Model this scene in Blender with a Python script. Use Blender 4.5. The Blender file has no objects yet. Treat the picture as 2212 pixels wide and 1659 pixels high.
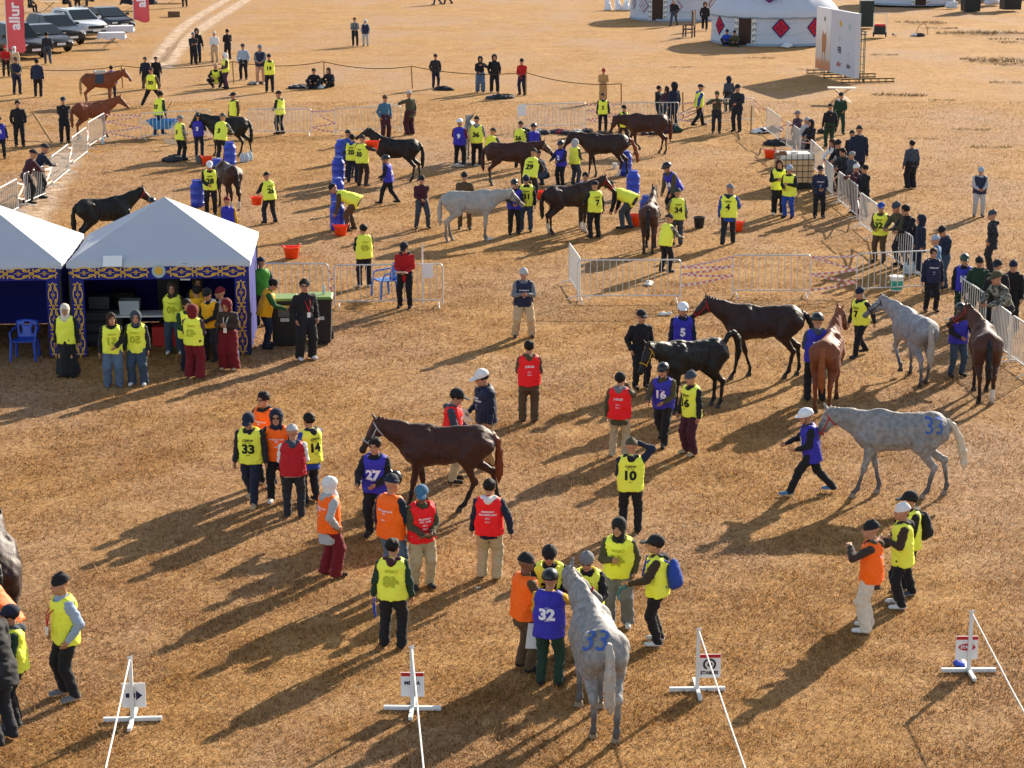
import bpy, math, random
import numpy as np
from mathutils import Vector, Matrix

random.seed(7)
RNG = np.random.default_rng(7)
sc = bpy.context.scene
COL = sc.collection
R = math.radians

# ------------------------------------------------------------------ camera, sky, sun, exposure
CAM_H = 10.5            # metres above the field
FOC = 4470.0            # focal length in picture units (picture 2212 units wide)
PW, PH = 2212.0, 1659.0
PITCH = R(13.9)
cd = bpy.data.cameras.new('camera'); cam = bpy.data.objects.new('camera', cd); COL.objects.link(cam)
cam.location = (0, 0, CAM_H); cam.rotation_euler = (math.pi/2 - PITCH, 0, 0)
cd.sensor_fit = 'HORIZONTAL'; cd.sensor_width = 36.0; cd.lens = FOC/PW*36.0
cd.clip_start = 0.5; cd.clip_end = 3000.0
sc.camera = cam

SUN_AZ = Vector((0.55, 0.835))          # horizontal direction towards the sun
SUN_EL = R(22.0)
w = bpy.data.worlds.new('World'); sc.world = w; w.use_nodes = True
wn = w.node_tree.nodes; wl = w.node_tree.links
bg = wn['Background']
sky = wn.new('ShaderNodeTexSky'); sky.sky_type = 'NISHITA'; sky.sun_disc = False
sky.sun_elevation = SUN_EL; sky.sun_rotation = math.atan2(SUN_AZ.x, SUN_AZ.y)
sky.altitude = 1500; sky.air_density = 1.0; sky.dust_density = 1.0; sky.ozone_density = 1.0
hs = wn.new('ShaderNodeHueSaturation'); hs.inputs['Saturation'].default_value = .62; wl.new(sky.outputs[0], hs.inputs['Color']); wl.new(hs.outputs[0], bg.inputs[0]); bg.inputs[1].default_value = 0.105
sd = bpy.data.lights.new('sun', 'SUN'); so = bpy.data.objects.new('sun', sd); COL.objects.link(so)
sd.energy = 5.0; sd.angle = R(0.55); sd.color = (1.0, 0.86, 0.68)
_L = Vector((-SUN_AZ.x*math.cos(SUN_EL), -SUN_AZ.y*math.cos(SUN_EL), -math.sin(SUN_EL)))
so.rotation_euler = _L.to_track_quat('-Z', 'Y').to_euler(); so.location = (30, 60, 40)
sc.view_settings.view_transform = 'Standard'; sc.view_settings.look = 'None'
sc.view_settings.exposure = 1.2; sc.view_settings.gamma = 1.0
sc.render.engine = 'CYCLES'
try:
    sc.cycles.use_denoising = True
    sc.cycles.max_bounces = 6; sc.cycles.diffuse_bounces = 3; sc.cycles.glossy_bounces = 3
    sc.cycles.transparent_max_bounces = 8
except Exception: pass

def G(u, v, z=0.0):
    """world point at height z met by the sight line through picture point (u, v)"""
    cp, sp = math.cos(PITCH), math.sin(PITCH)
    a, b = u-PW/2, PH/2-v
    d = (a, FOC*cp + b*sp, -FOC*sp + b*cp)
    t = (z-CAM_H)/d[2]
    return Vector((d[0]*t, d[1]*t, z))

def PX(p):
    """picture point of a world point (for checking)"""
    cp, sp = math.cos(PITCH), math.sin(PITCH)
    y, z = p[1], p[2]-CAM_H
    dep = y*cp - z*sp; up = y*sp + z*cp
    return (PW/2 + p[0]/dep*FOC, PH/2 - up/dep*FOC)

# ------------------------------------------------------------------ materials
MATS = {}
def srgb(h):
    h = h.lstrip('#'); c = [int(h[i:i+2], 16)/255 for i in (0, 2, 4)]
    return tuple(x/12.92 if x <= .04045 else ((x+.055)/1.055)**2.4 for x in c)

def _base(name):
    m = bpy.data.materials.new(name); m.use_nodes = True
    nt = m.node_tree; b = nt.nodes['Principled BSDF']
    return m, nt, b

def mat(name, col, rough=.7, var=.12, vs=14.0, bump=0.0, bs=90.0, metal=0.0, spec=.35, coat=0.0, trans=0.0, alpha=1.0, sheen=0.0, emit=None):
    """plain procedural material: base colour with fine noise variation and relief"""
    if name in MATS: return MATS[name]
    m, nt, b = _base(name); N = nt.nodes; L = nt.links
    tc = N.new('ShaderNodeTexCoord')
    no = N.new('ShaderNodeTexNoise'); no.inputs['Scale'].default_value = vs; no.inputs['Detail'].default_value = 4
    L.new(tc.outputs['Object'], no.inputs['Vector'])
    mx = N.new('ShaderNodeMix'); mx.data_type = 'RGBA'
    c = tuple(col)[:3]
    mx.inputs['A'].default_value = tuple(x*(1-var) for x in c)+(1,)
    mx.inputs['B'].default_value = tuple(min(1, x*(1+var)) for x in c)+(1,)
    L.new(no.outputs['Fac'], mx.inputs['Factor']); L.new(mx.outputs['Result'], b.inputs['Base Color'])
    b.inputs['Roughness'].default_value = rough; b.inputs['Metallic'].default_value = metal
    b.inputs['Specular IOR Level'].default_value = spec
    if coat: b.inputs['Coat Weight'].default_value = coat; b.inputs['Coat Roughness'].default_value = .05
    if sheen: b.inputs['Sheen Weight'].default_value = sheen; b.inputs['Sheen Roughness'].default_value = .5
    if alpha < 1: b.inputs['Alpha'].default_value = alpha
    if trans: b.inputs['Transmission Weight'].default_value = trans
    if emit: b.inputs['Emission Color'].default_value = tuple(emit)+(1,); b.inputs['Emission Strength'].default_value = 1
    if bump:
        n2 = N.new('ShaderNodeTexNoise'); n2.inputs['Scale'].default_value = bs; n2.inputs['Detail'].default_value = 5
        L.new(tc.outputs['Object'], n2.inputs['Vector'])
        bp = N.new('ShaderNodeBump'); bp.inputs['Strength'].default_value = bump; bp.inputs['Distance'].default_value = .02
        L.new(n2.outputs['Fac'], bp.inputs['Height']); L.new(bp.outputs['Normal'], b.inputs['Normal'])
    MATS[name] = m
    return m

CLOTH = dict(
    black='#1c1d21', dark='#26282e', navy='#1c2438', blue='#27479c', royal='#2b46a8', jean='#53677f', djean='#36475a',
    grey='#73767a', lgrey='#a9abab', white='#d8d9d8', brown='#54432f', dbrown='#3b2f28', olive='#4a4632', khaki='#b3a180',
    tan='#a5855a', beige='#c2a882', red='#b11c1e', dred='#6e1620', maroon='#43202a', purple='#463041', green='#2e5a2a', dgreen='#1f3a2b',
    teal='#3f6a86', cyan='#4c7ea3', yellow='#c2941d', camo='#5a5c50', cream='#cfc6b4', pink='#b98e78', orange='#ff5a10', coat='#b08a58',
    rose='#9a3238', slate='#3b4450', lblue='#93a6bb', plaid='#7b8088', hair='#17120f', bhair='#3a2418', grhair='#8d8b87')
def cloth(c, kind='c'):
    n = 'fabric_'+c
    if n in MATS: return MATS[n]
    if c == 'camo' or c == 'plaid':
        m, nt, b = _base(n); N = nt.nodes; L = nt.links
        tc = N.new('ShaderNodeTexCoord'); vo = N.new('ShaderNodeTexVoronoi' if c == 'plaid' else 'ShaderNodeTexNoise')
        vo.inputs['Scale'].default_value = 12 if c == 'plaid' else 9
        if c == 'camo': vo.inputs['Detail'].default_value = 3
        else: vo.distance = 'CHEBYCHEV'; vo.inputs['Randomness'].default_value = .15
        L.new(tc.outputs['Object'], vo.inputs['Vector'])
        cr = N.new('ShaderNodeValToRGB'); cr.color_ramp.interpolation = 'CONSTANT'
        e = cr.color_ramp.elements
        cols = ['#c9ccd0', '#5f666e', '#383d45', '#8d949b'] if c == 'plaid' else ['#2a2c26', '#5a5c50', '#8d8c80', '#3f4238']
        pos = [0, .25, .42, .6] if c == 'plaid' else [0, .42, .53, .62]
        e[0].position = 0; e[0].color = srgb(cols[0])+(1,)
        e[1].position = pos[1]; e[1].color = srgb(cols[1])+(1,)
        for k in (2, 3):
            x = e.new(pos[k]); x.color = srgb(cols[k])+(1,)
        L.new(vo.outputs['Distance' if c == 'plaid' else 'Fac'], cr.inputs['Fac']); L.new(cr.outputs['Color'], b.inputs['Base Color'])
        b.inputs['Roughness'].default_value = .85; MATS[n] = m; return m
    dk = c in ('hair', 'bhair', 'grhair')
    return mat(n, srgb(CLOTH[c]), rough=.75 if dk else .85, var=.22, vs=9, bump=.35, bs=70, sheen=.0 if dk else .06, spec=.3)

VESTC = dict(y='#eef650', o='#ff6a10', b='#3230a6', r='#f0181f', g='#4c9a2e', n='#1b2340', a='#f0b01a', rv='#b31522')
def vestmat(k):
    n = 'vest_'+k
    if n in MATS: return MATS[n]
    m, nt, b = _base(n); N = nt.nodes; L = nt.links
    c = srgb(VESTC[k])
    b.inputs['Base Color'].default_value = c+(1,); b.inputs['Roughness'].default_value = .62; b.inputs['Specular IOR Level'].default_value = .3
    tc = N.new('ShaderNodeTexCoord'); mp = N.new('ShaderNodeMapping'); mp.inputs['Scale'].default_value = (1, 1, .45)
    L.new(tc.outputs['Object'], mp.inputs['Vector'])
    no = N.new('ShaderNodeTexNoise'); no.inputs['Scale'].default_value = 16; no.inputs['Detail'].default_value = 3; no.inputs['Distortion'].default_value = .8
    L.new(mp.outputs['Vector'], no.inputs['Vector'])
    bp = N.new('ShaderNodeBump'); bp.inputs['Strength'].default_value = .55; bp.inputs['Distance'].default_value = .03
    L.new(no.outputs['Fac'], bp.inputs['Height']); L.new(bp.outputs['Normal'], b.inputs['Normal'])
    MATS[n] = m; return m

# ------------------------------------------------------------------ objects
def tag(o, label=None, cat=None, group=None, kind=None):
    if label: o['label'] = label
    if cat: o['category'] = cat
    if group: o['group'] = group
    if kind: o['kind'] = kind
    return o

def empty(name, loc=(0, 0, 0), rz=0.0, label=None, cat=None, group=None):
    o = bpy.data.objects.new(name, None); COL.objects.link(o)
    o.empty_display_size = .1
    o.location = loc; o.rotation_euler = (0, 0, rz)
    return tag(o, label, cat, group)

def link(name, me, parent=None):
    o = bpy.data.objects.new(name, me); COL.objects.link(o)
    if parent is not None: o.parent = parent
    return o

def fastmesh(name, V, F, mats, smooth=True, mi=None):
    """V (n,3) array; F (m,k) array, k = 3 or 4"""
    V = np.asarray(V, np.float32); F = np.asarray(F, np.int32)
    me = bpy.data.meshes.new(name)
    n, k = F.shape
    me.vertices.add(len(V)); me.vertices.foreach_set('co', V.ravel())
    me.loops.add(n*k); me.loops.foreach_set('vertex_index', F.ravel())
    me.polygons.add(n); me.polygons.foreach_set('loop_start', np.arange(0, n*k, k, dtype=np.int32))
    try: me.polygons.foreach_set('loop_total', np.full(n, k, np.int32))
    except Exception: pass
    me.polygons.foreach_set('use_smooth', np.full(n, smooth, bool))
    if mi is not None: me.polygons.foreach_set('material_index', np.asarray(mi, np.int32))
    for m in (mats if isinstance(mats, (list, tuple)) else [mats]): me.materials.append(m)
    me.update(calc_edges=True)
    return me

class MB:
    """collects plain shapes into one mesh"""
    def __init__(s): s.v = []; s.f = []; s.m = []
    def add(s, vs, fs, mi=0):
        o = len(s.v); s.v += [tuple(v) for v in vs]
        s.f += [tuple(i+o for i in f) for f in fs]; s.m += [mi]*len(fs); return s
    def box(s, c, d, rot=None, mi=0, taper=1.0):
        x, y, z = d[0]/2, d[1]/2, d[2]/2
        vs = [Vector((sx*x*(taper if sz > 0 else 1), sy*y*(taper if sz > 0 else 1), sz*z)) for sz in (-1, 1) for sx, sy in ((-1, -1), (1, -1), (1, 1), (-1, 1))]
        if rot is not None: vs = [rot @ v for v in vs]
        vs = [v+Vector(c) for v in vs]
        return s.add(vs, [(3, 2, 1, 0), (4, 5, 6, 7), (0, 1, 5, 4), (1, 2, 6, 5), (2, 3, 7, 6), (3, 0, 4, 7)], mi)
    def tube(s, pts, r, n=6, mi=0, cap=True, closed=False):
        pts = [Vector(p) for p in pts]; m = len(pts); rs = r if isinstance(r, (list, tuple)) else [r]*m
        vs = []; prev = None
        for i, p in enumerate(pts):
            if closed: t = pts[(i+1) % m]-pts[i-1]
            else: t = pts[min(i+1, m-1)]-pts[max(i-1, 0)]
            if t.length < 1e-9: t = Vector((0, 0, 1))
            t.normalize()
            if prev is None:
                a = Vector((0, 0, 1)) if abs(t.z) < .9 else Vector((1, 0, 0))
                x = t.cross(a).normalized()
            else:
                x = prev - t*prev.dot(t)
                x = x.normalized() if x.length > 1e-6 else t.orthogonal().normalized()
            prev = x; y = t.cross(x)
            for k in range(n):
                a = 2*math.pi*k/n; vs.append(p + (x*math.cos(a)+y*math.sin(a))*rs[i])
        fs = []
        for i in range(m if closed else m-1):
            j = (i+1) % m
            for k in range(n):
                fs.append((i*n+k, i*n+(k+1) % n, j*n+(k+1) % n, j*n+k))
        if cap and not closed: fs += [tuple(range(n-1, -1, -1)), tuple((m-1)*n+k for k in range(n))]
        return s.add(vs, fs, mi)
    def lathe(s, prof, n=20, c=(0, 0, 0), mi=0, ax='z', sx=1, sy=1):
        c = Vector(c); vs = []
        for r, z in prof:
            for k in range(n):
                a = 2*math.pi*k/n; p = (r*math.cos(a)*sx, r*math.sin(a)*sy, z)
                if ax == 'y': p = (p[0], p[2], p[1])
                if ax == 'x': p = (p[2], p[0], p[1])
                vs.append(c+Vector(p))
        fs = []
        for i in range(len(prof)-1):
            for k in range(n): fs.append((i*n+k, i*n+(k+1) % n, (i+1)*n+(k+1) % n, (i+1)*n+k))
        if prof[0][0] > 1e-4: fs.append(tuple(range(n-1, -1, -1)))
        if prof[-1][0] > 1e-4: fs.append(tuple((len(prof)-1)*n+k for k in range(n)))
        return s.add(vs, fs, mi)
    def mesh(s, name, mats, smooth=False):
        me = bpy.data.meshes.new(name); me.from_pydata(s.v, [], s.f)
        for m in (mats if isinstance(mats, (list, tuple)) else [mats]): me.materials.append(m)
        me.polygons.foreach_set('material_index', s.m)
        if smooth:
            me.polygons.foreach_set('use_smooth', [True]*len(s.f))
            try: me.set_sharp_from_angle(angle=R(40))
            except Exception: pass
        me.update(); return me
    def build(s, name, mats, parent=None, smooth=False):
        return link(name, s.mesh(name, mats, smooth), parent)

# ------------------------------------------------------------------ lettering
_TXT = {}
def text_mesh(s, bold=.03):
    """letters as flat triangles: cap height 1, centred on x, base line at 0"""
    key = (s, bold)
    if key in _TXT: return _TXT[key]
    cu = bpy.data.curves.new('lettering', 'FONT'); cu.body = s; cu.size = 1.0; cu.offset = bold; cu.resolution_u = 3
    ob = bpy.data.objects.new('lettering', cu)
    me = ob.to_mesh(); me.calc_loop_triangles()
    V = np.zeros(len(me.vertices)*3, np.float32); me.vertices.foreach_get('co', V); V = V.reshape(-1, 3)[:, :2].copy()
    T = np.zeros(len(me.loop_triangles)*3, np.int32); me.loop_triangles.foreach_get('vertices', T); T = T.reshape(-1, 3)
    ob.to_mesh_clear(); bpy.data.objects.remove(ob); bpy.data.curves.remove(cu)
    for _ in range(3):      # split long triangles so that letters follow a curved surface
        P = V[T]; e = np.stack([np.linalg.norm(P[:, (i+1) % 3]-P[:, i], axis=1) for i in range(3)], 1) if len(T) else np.zeros((0, 3))
        big = e.max(1) > .22 if len(T) else np.zeros(0, bool)
        if not big.any(): break
        out = [T[~big]]; V = list(map(tuple, V)); k = e[big].argmax(1); tb = T[big]; nv = len(V)
        mid = {}; new = []
        for t, i in zip(tb, k):
            p, q, r_ = t[i], t[(i+1) % 3], t[(i+2) % 3]; key_ = (min(p, q), max(p, q))
            if key_ not in mid: mid[key_] = len(V); V.append(((V[p][0]+V[q][0])/2, (V[p][1]+V[q][1])/2))
            m = mid[key_]; new += [(p, m, r_), (m, q, r_)]
        T = np.concatenate([out[0], np.array(new, np.int32)]); V = np.array(V, np.float32)
    if len(V):
        V[:, 0] -= (V[:, 0].min()+V[:, 0].max())/2; V /= .72
    # split long edges so that the letters can follow a curved surface
    _TXT[key] = (V, T); return V, T

def flat_text(name, s, m, parent, M, h, bold=.03):
    V, T = text_mesh(s, bold)
    P = [M @ Vector((x*h, y*h, 0)) for x, y in V]
    return link(name, fastmesh(name, [tuple(p) for p in P], T, m, False), parent)

# ------------------------------------------------------------------ implicit shapes -> one continuous mesh
class Field:
    def __init__(s, lo, hi, h, fine=None):
        s.ax = []
        for i in range(3):
            if fine is None or h <= fine[2]:
                s.ax.append(np.arange(lo[i], hi[i]+h, h, dtype=np.float32))
            else:
                a, b = fine[0][i], fine[1][i]; hf = fine[2]
                l = np.arange(a, lo[i]-h, -h)[::-1]; mfine = np.arange(a+hf, b, hf); r_ = np.arange(b, hi[i]+h, h)
                s.ax.append(np.concatenate([l, mfine, r_]).astype(np.float32))
        s.h = h; s.F = np.full([len(a) for a in s.ax], 1e3, np.float32)
    def sub(s, lo, hi):
        sl = []
        for i in range(3):
            a = max(0, int(np.searchsorted(s.ax[i], lo[i]))-1); b = min(len(s.ax[i]), int(np.searchsorted(s.ax[i], hi[i]))+2)
            if b-a < 1: return None
            sl.append(slice(a, b))
        X = s.ax[0][sl[0]][:, None, None]; Y = s.ax[1][sl[1]][None, :, None]; Z = s.ax[2][sl[2]][None, None, :]
        return tuple(sl), X, Y, Z
    def _join(s, sl, d, k, op):
        F = s.F[sl]
        if op == 'add':
            if k > 0:
                h = np.clip(.5+.5*(d-F)/k, 0, 1); s.F[sl] = d+(F-d)*h-k*h*(1-h)
            else: s.F[sl] = np.minimum(F, d)
        else:
            s.F[sl] = np.maximum(F, -d)
    def cone(s, a, b, ra, rb, k=.03, op='add', M=None):
        a = np.asarray(a, float); b = np.asarray(b, float)
        m = k+2.2*s.h; rr = max(ra, rb)+m
        if M is not None: rr = rr*1.02
        lo = np.minimum(a, b)-rr; hi = np.maximum(a, b)+rr
        g = s.sub(lo, hi)
        if g is None: return
        sl, X, Y, Z = g
        sc_ = 1.0
        if M is not None:
            M = np.asarray(M, float)
            X, Y, Z = (M[i, 0]*X+M[i, 1]*Y+M[i, 2]*Z for i in range(3)); a = M@a; b = M@b; sc_ = .75
        d = b-a; L2 = max(float(d@d), 1e-9)
        t = np.clip(((X-a[0])*d[0]+(Y-a[1])*d[1]+(Z-a[2])*d[2])/L2, 0, 1)
        q = np.sqrt((X-a[0]-t*d[0])**2+(Y-a[1]-t*d[1])**2+(Z-a[2]-t*d[2])**2)-(ra+t*(rb-ra))
        s._join(sl, (q*sc_).astype(np.float32), k, op)
    def ell(s, c, r, k=.03, op='add', Rm=None):
        c = np.asarray(c, float); r = np.asarray(r, float); sc_ = 1.0 if Rm is None else float(np.cbrt(np.linalg.det(Rm))); m = r.max()*sc_+k+2.2*s.h
        g = s.sub(c-m, c+m)
        if g is None: return
        sl, X, Y, Z = g; X = X-c[0]; Y = Y-c[1]; Z = Z-c[2]
        if Rm is not None:
            Q = np.linalg.inv(np.asarray(Rm)); X, Y, Z = (Q[i, 0]*X+Q[i, 1]*Y+Q[i, 2]*Z for i in range(3))
        k0 = np.sqrt((X/r[0])**2+(Y/r[1])**2+(Z/r[2])**2); k1 = np.sqrt((X/r[0]**2)**2+(Y/r[1]**2)**2+(Z/r[2]**2)**2)+1e-6
        s._join(sl, (sc_*k0*(k0-1)/k1).astype(np.float32), k, op)
    def plane(s, c, n):
        """keep the side that n points away from"""
        n = np.asarray(n, float); n = n/np.linalg.norm(n)
        d = (s.ax[0][:, None, None]-c[0])*n[0]+(s.ax[1][None, :, None]-c[1])*n[1]+(s.ax[2][None, None, :]-c[2])*n[2]
        s.F = np.maximum(s.F, d.astype(np.float32))
    def noise(s, amp, f, ph, st=(1, 1, 1)):
        X = s.ax[0][:, None, None]*f*st[0]; Y = s.ax[1][None, :, None]*f*st[1]; Z = s.ax[2][None, None, :]*f*st[2]
        s.F = s.F + (amp*(np.sin(X+.6*Z+ph)*np.sin(Z*1.1-.5*Y+ph*1.7)+.6*np.sin(2.1*Y+1.3*X+ph*.6)*np.sin(1.9*Z+.9*X+2*ph))).astype(np.float32)
    def sample(s, P):
        idx = []; fr = []
        for i in range(3):
            a = s.ax[i]; j = np.clip(np.searchsorted(a, P[..., i])-1, 0, len(a)-2)
            idx.append(j); fr.append(np.clip((P[..., i]-a[j])/(a[j+1]-a[j]), 0, 1))
        i, j, k = idx; x, y, z = fr; F = np.minimum(s.F, 1.0)
        def at(a, b, c): return F[i+a, j+b, k+c]
        return ((at(0, 0, 0)*(1-x)+at(1, 0, 0)*x)*(1-y)+(at(0, 1, 0)*(1-x)+at(1, 1, 0)*x)*y)*(1-z) + \
               ((at(0, 0, 1)*(1-x)+at(1, 0, 1)*x)*(1-y)+(at(0, 1, 1)*(1-x)+at(1, 1, 1)*x)*y)*z
    def nets(s):
        F = s.F; F[[0, -1]] = np.maximum(F[[0, -1]], .01); F[:, [0, -1]] = np.maximum(F[:, [0, -1]], .01); F[:, :, [0, -1]] = np.maximum(F[:, :, [0, -1]], .01)
        S = F < 0; nx, ny, nz = F.shape
        cnt = np.zeros((nx-1, ny-1, nz-1), np.int8)
        for a in (0, 1):
            for b in (0, 1):
                for c in (0, 1): cnt += S[a:nx-1+a, b:ny-1+b, c:nz-1+c]
        A = np.argwhere((cnt > 0) & (cnt < 8))
        if len(A) == 0: return np.zeros((0, 3)), np.zeros((0, 4), int)
        I, J, K = A.T; idm = np.full(cnt.shape, -1, np.int32); idm[I, J, K] = np.arange(len(A))
        pos = np.zeros((len(A), 3)); n = np.zeros(len(A))
        C = [np.stack([s.ax[i]], 0)[0] for i in range(3)]
        for ax_ in range(3):
            o = [(i, j) for i in (0, 1) for j in (0, 1)]
            for p, q in o:
                d0 = [0, 0, 0]; oth = [x for x in range(3) if x != ax_]; d0[oth[0]] = p; d0[oth[1]] = q
                d1 = list(d0); d1[ax_] = 1
                f0 = F[I+d0[0], J+d0[1], K+d0[2]]; f1 = F[I+d1[0], J+d1[1], K+d1[2]]
                c = (f0 < 0) != (f1 < 0)
                f0 = np.clip(f0, -.2, .2); f1 = np.clip(f1, -.2, .2)
                t = np.where(c, f0/np.where(f0 == f1, 1, f0-f1), 0)
                P0 = np.stack([C[0][I+d0[0]], C[1][J+d0[1]], C[2][K+d0[2]]], 1); P1 = np.stack([C[0][I+d1[0]], C[1][J+d1[1]], C[2][K+d1[2]]], 1)
                pos += np.where(c[:, None], P0+(P1-P0)*t[:, None], 0); n += c
        pos /= n[:, None]
        quads = []
        for ax_ in range(3):
            sl0 = [slice(1, -1)]*3; sl1 = [slice(1, -1)]*3
            sl0[ax_] = slice(0, -1); sl1[ax_] = slice(1, None)
            a = S[tuple(sl0)]; b = S[tuple(sl1)]
            E = np.argwhere(a != b)
            if len(E) == 0: continue
            off = np.array([1, 1, 1]); off[ax_] = 0; E = E+off
            u_, v_ = (ax_+1) % 3, (ax_+2) % 3
            def cell(du, dv):
                e = E.copy(); e[:, u_] -= du; e[:, v_] -= dv; return idm[e[:, 0], e[:, 1], e[:, 2]]
            q = np.stack([cell(1, 1), cell(0, 1), cell(0, 0), cell(1, 0)], 1)
            ins = S[E[:, 0], E[:, 1], E[:, 2]]
            q[~ins] = q[~ins][:, ::-1]
            quads.append(q)
        Q = np.concatenate(quads)
        return pos, Q[(Q >= 0).all(1)]

def nrm(v):
    v = np.asarray(v, float); return v/max(np.linalg.norm(v), 1e-9)
def ik(a, t, l1, l2, pole):
    """two-bone chain: middle joint and clamped end"""
    a = np.asarray(a, float); t = np.asarray(t, float); d = t-a; L = np.linalg.norm(d)
    m = (l1+l2)*.995
    if L > m: t = a+d/L*m; d = t-a; L = m
    n = d/max(L, 1e-6); x = (l1*l1-l2*l2+L*L)/(2*max(L, 1e-6)); y = math.sqrt(max(l1*l1-x*x, 0))
    p = np.asarray(pole, float); p = p-n*(p@n); p = nrm(p)
    return a+n*x+p*y, t
def rotz(a): c, s_ = math.cos(a), math.sin(a); return np.array([[c, -s_, 0], [s_, c, 0], [0, 0, 1]])
def rotx(a): c, s_ = math.cos(a), math.sin(a); return np.array([[1, 0, 0], [0, c, -s_], [0, s_, c]])
def roty(a): c, s_ = math.cos(a), math.sin(a); return np.array([[c, 0, s_], [0, 1, 0], [-s_, 0, c]])
# ------------------------------------------------------------------ people
SKIN = [mat('skin', srgb('#b07f63'), rough=.55, var=.08, vs=30), mat('face_features', srgb('#2a1a16'), rough=.5), mat('lips', srgb('#8a4c44'), rough=.5)]
SKIN2 = [mat('skin_dark', srgb('#7d543e'), rough=.55, var=.08, vs=30), SKIN[1], mat('lips_dark', srgb('#5e332c'), rough=.5)]
M_LENS = mat('dark_lens', srgb('#0c0c10'), rough=.15, spec=.6)
M_SOLE = mat('shoe_sole', srgb('#c9c9c4'), rough=.7)
M_PRK = mat('print_black', srgb('#15170f'), rough=.7)
M_PRW = mat('print_white', srgb('#e9e9f0'), rough=.7)
M_PRG = mat('print_ghost', srgb('#b3b828'), rough=.7)
M_PAPER = mat('paper', srgb('#e6e6e4'), rough=.8, var=.03)
HATS = {}

def _hand_template():
    V, F = [], []
    def tube(pts, rs, n=5, flat=1.0):
        o = len(V)
        for i, p in enumerate(pts):
            p = np.array(p, float)
            t = nrm(np.array(pts[min(i+1, len(pts)-1)], float)-np.array(pts[max(i-1, 0)], float))
            x = nrm(np.cross(t, [0, 1, 0])); y = np.cross(t, x)
            for k in range(n):
                a = 2*math.pi*k/n; V.append(p+(x*math.cos(a)+y*math.sin(a)*flat)*rs[i])
        for i in range(len(pts)-1):
            for k in range(n): F.append((o+i*n+k, o+i*n+(k+1) % n, o+(i+1)*n+(k+1) % n, o+(i+1)*n+k))
        for k in range(1, n-2, 2): F.append((o+(len(pts)-1)*n, o+(len(pts)-1)*n+k, o+(len(pts)-1)*n+k+1, o+(len(pts)-1)*n+(k+2) % n))
    # hand points along -z, palm faces +y (inward curl towards +y), thumb towards +x
    tube([(0, 0, .02), (0, 0, -.02), (.002, .002, -.06), (.002, .004, -.09)], [.024, .033, .041, .036], 8, .45)
    for i, (x, L) in enumerate(((.030, .066), (.010, .074), (-.011, .070), (-.030, .056))):
        tube([(x, .003, -.08), (x*1.08, .006, -.08-L*.45), (x*1.08, .022, -.08-L*.78), (x*1.04, .040, -.08-L*.92)], [.0105, .010, .009, .007])
    tube([(.026, .002, -.025), (.050, .010, -.055), (.055, .022, -.082), (.050, .034, -.10)], [.013, .012, .0105, .008])
    return np.array(V), np.array(F)
HANDV, HANDF = _hand_template()

ARM = dict(wg=(.17, -.06, -.50, 0),  # wrist offset from the shoulder (outward, forward, up), follows torso?
    dn=(.08, .03, -.545, 0), pk=(.055, .07, -.47, 1), fr=(-.10, .27, -.36, 1), ch=(-.10, .27, -.20, 1), ph=(-.08, .30, -.02, 0), up=(-.05, .10, .30, 0),
    rc=(.02, .48, -.16, 0), bk=(-.13, -.17, -.44, 1), ln=(-.07, .34, -.30, 0), hi=(.0, .22, .42, 0), lo=(.0, .10, -.53, 0), hip=(.05, .03, -.44, 1),
    sw=(.07, .24, -.47, 0), sb=(.09, -.20, -.48, 0), out=(.40, .10, -.28, 0), gr=(.02, .36, -.34, 0), cr=(-.20, .20, -.24, 1), kn=(-.02, .30, -.30, 0), eye=(-.10, .20, .10, 0))

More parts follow.
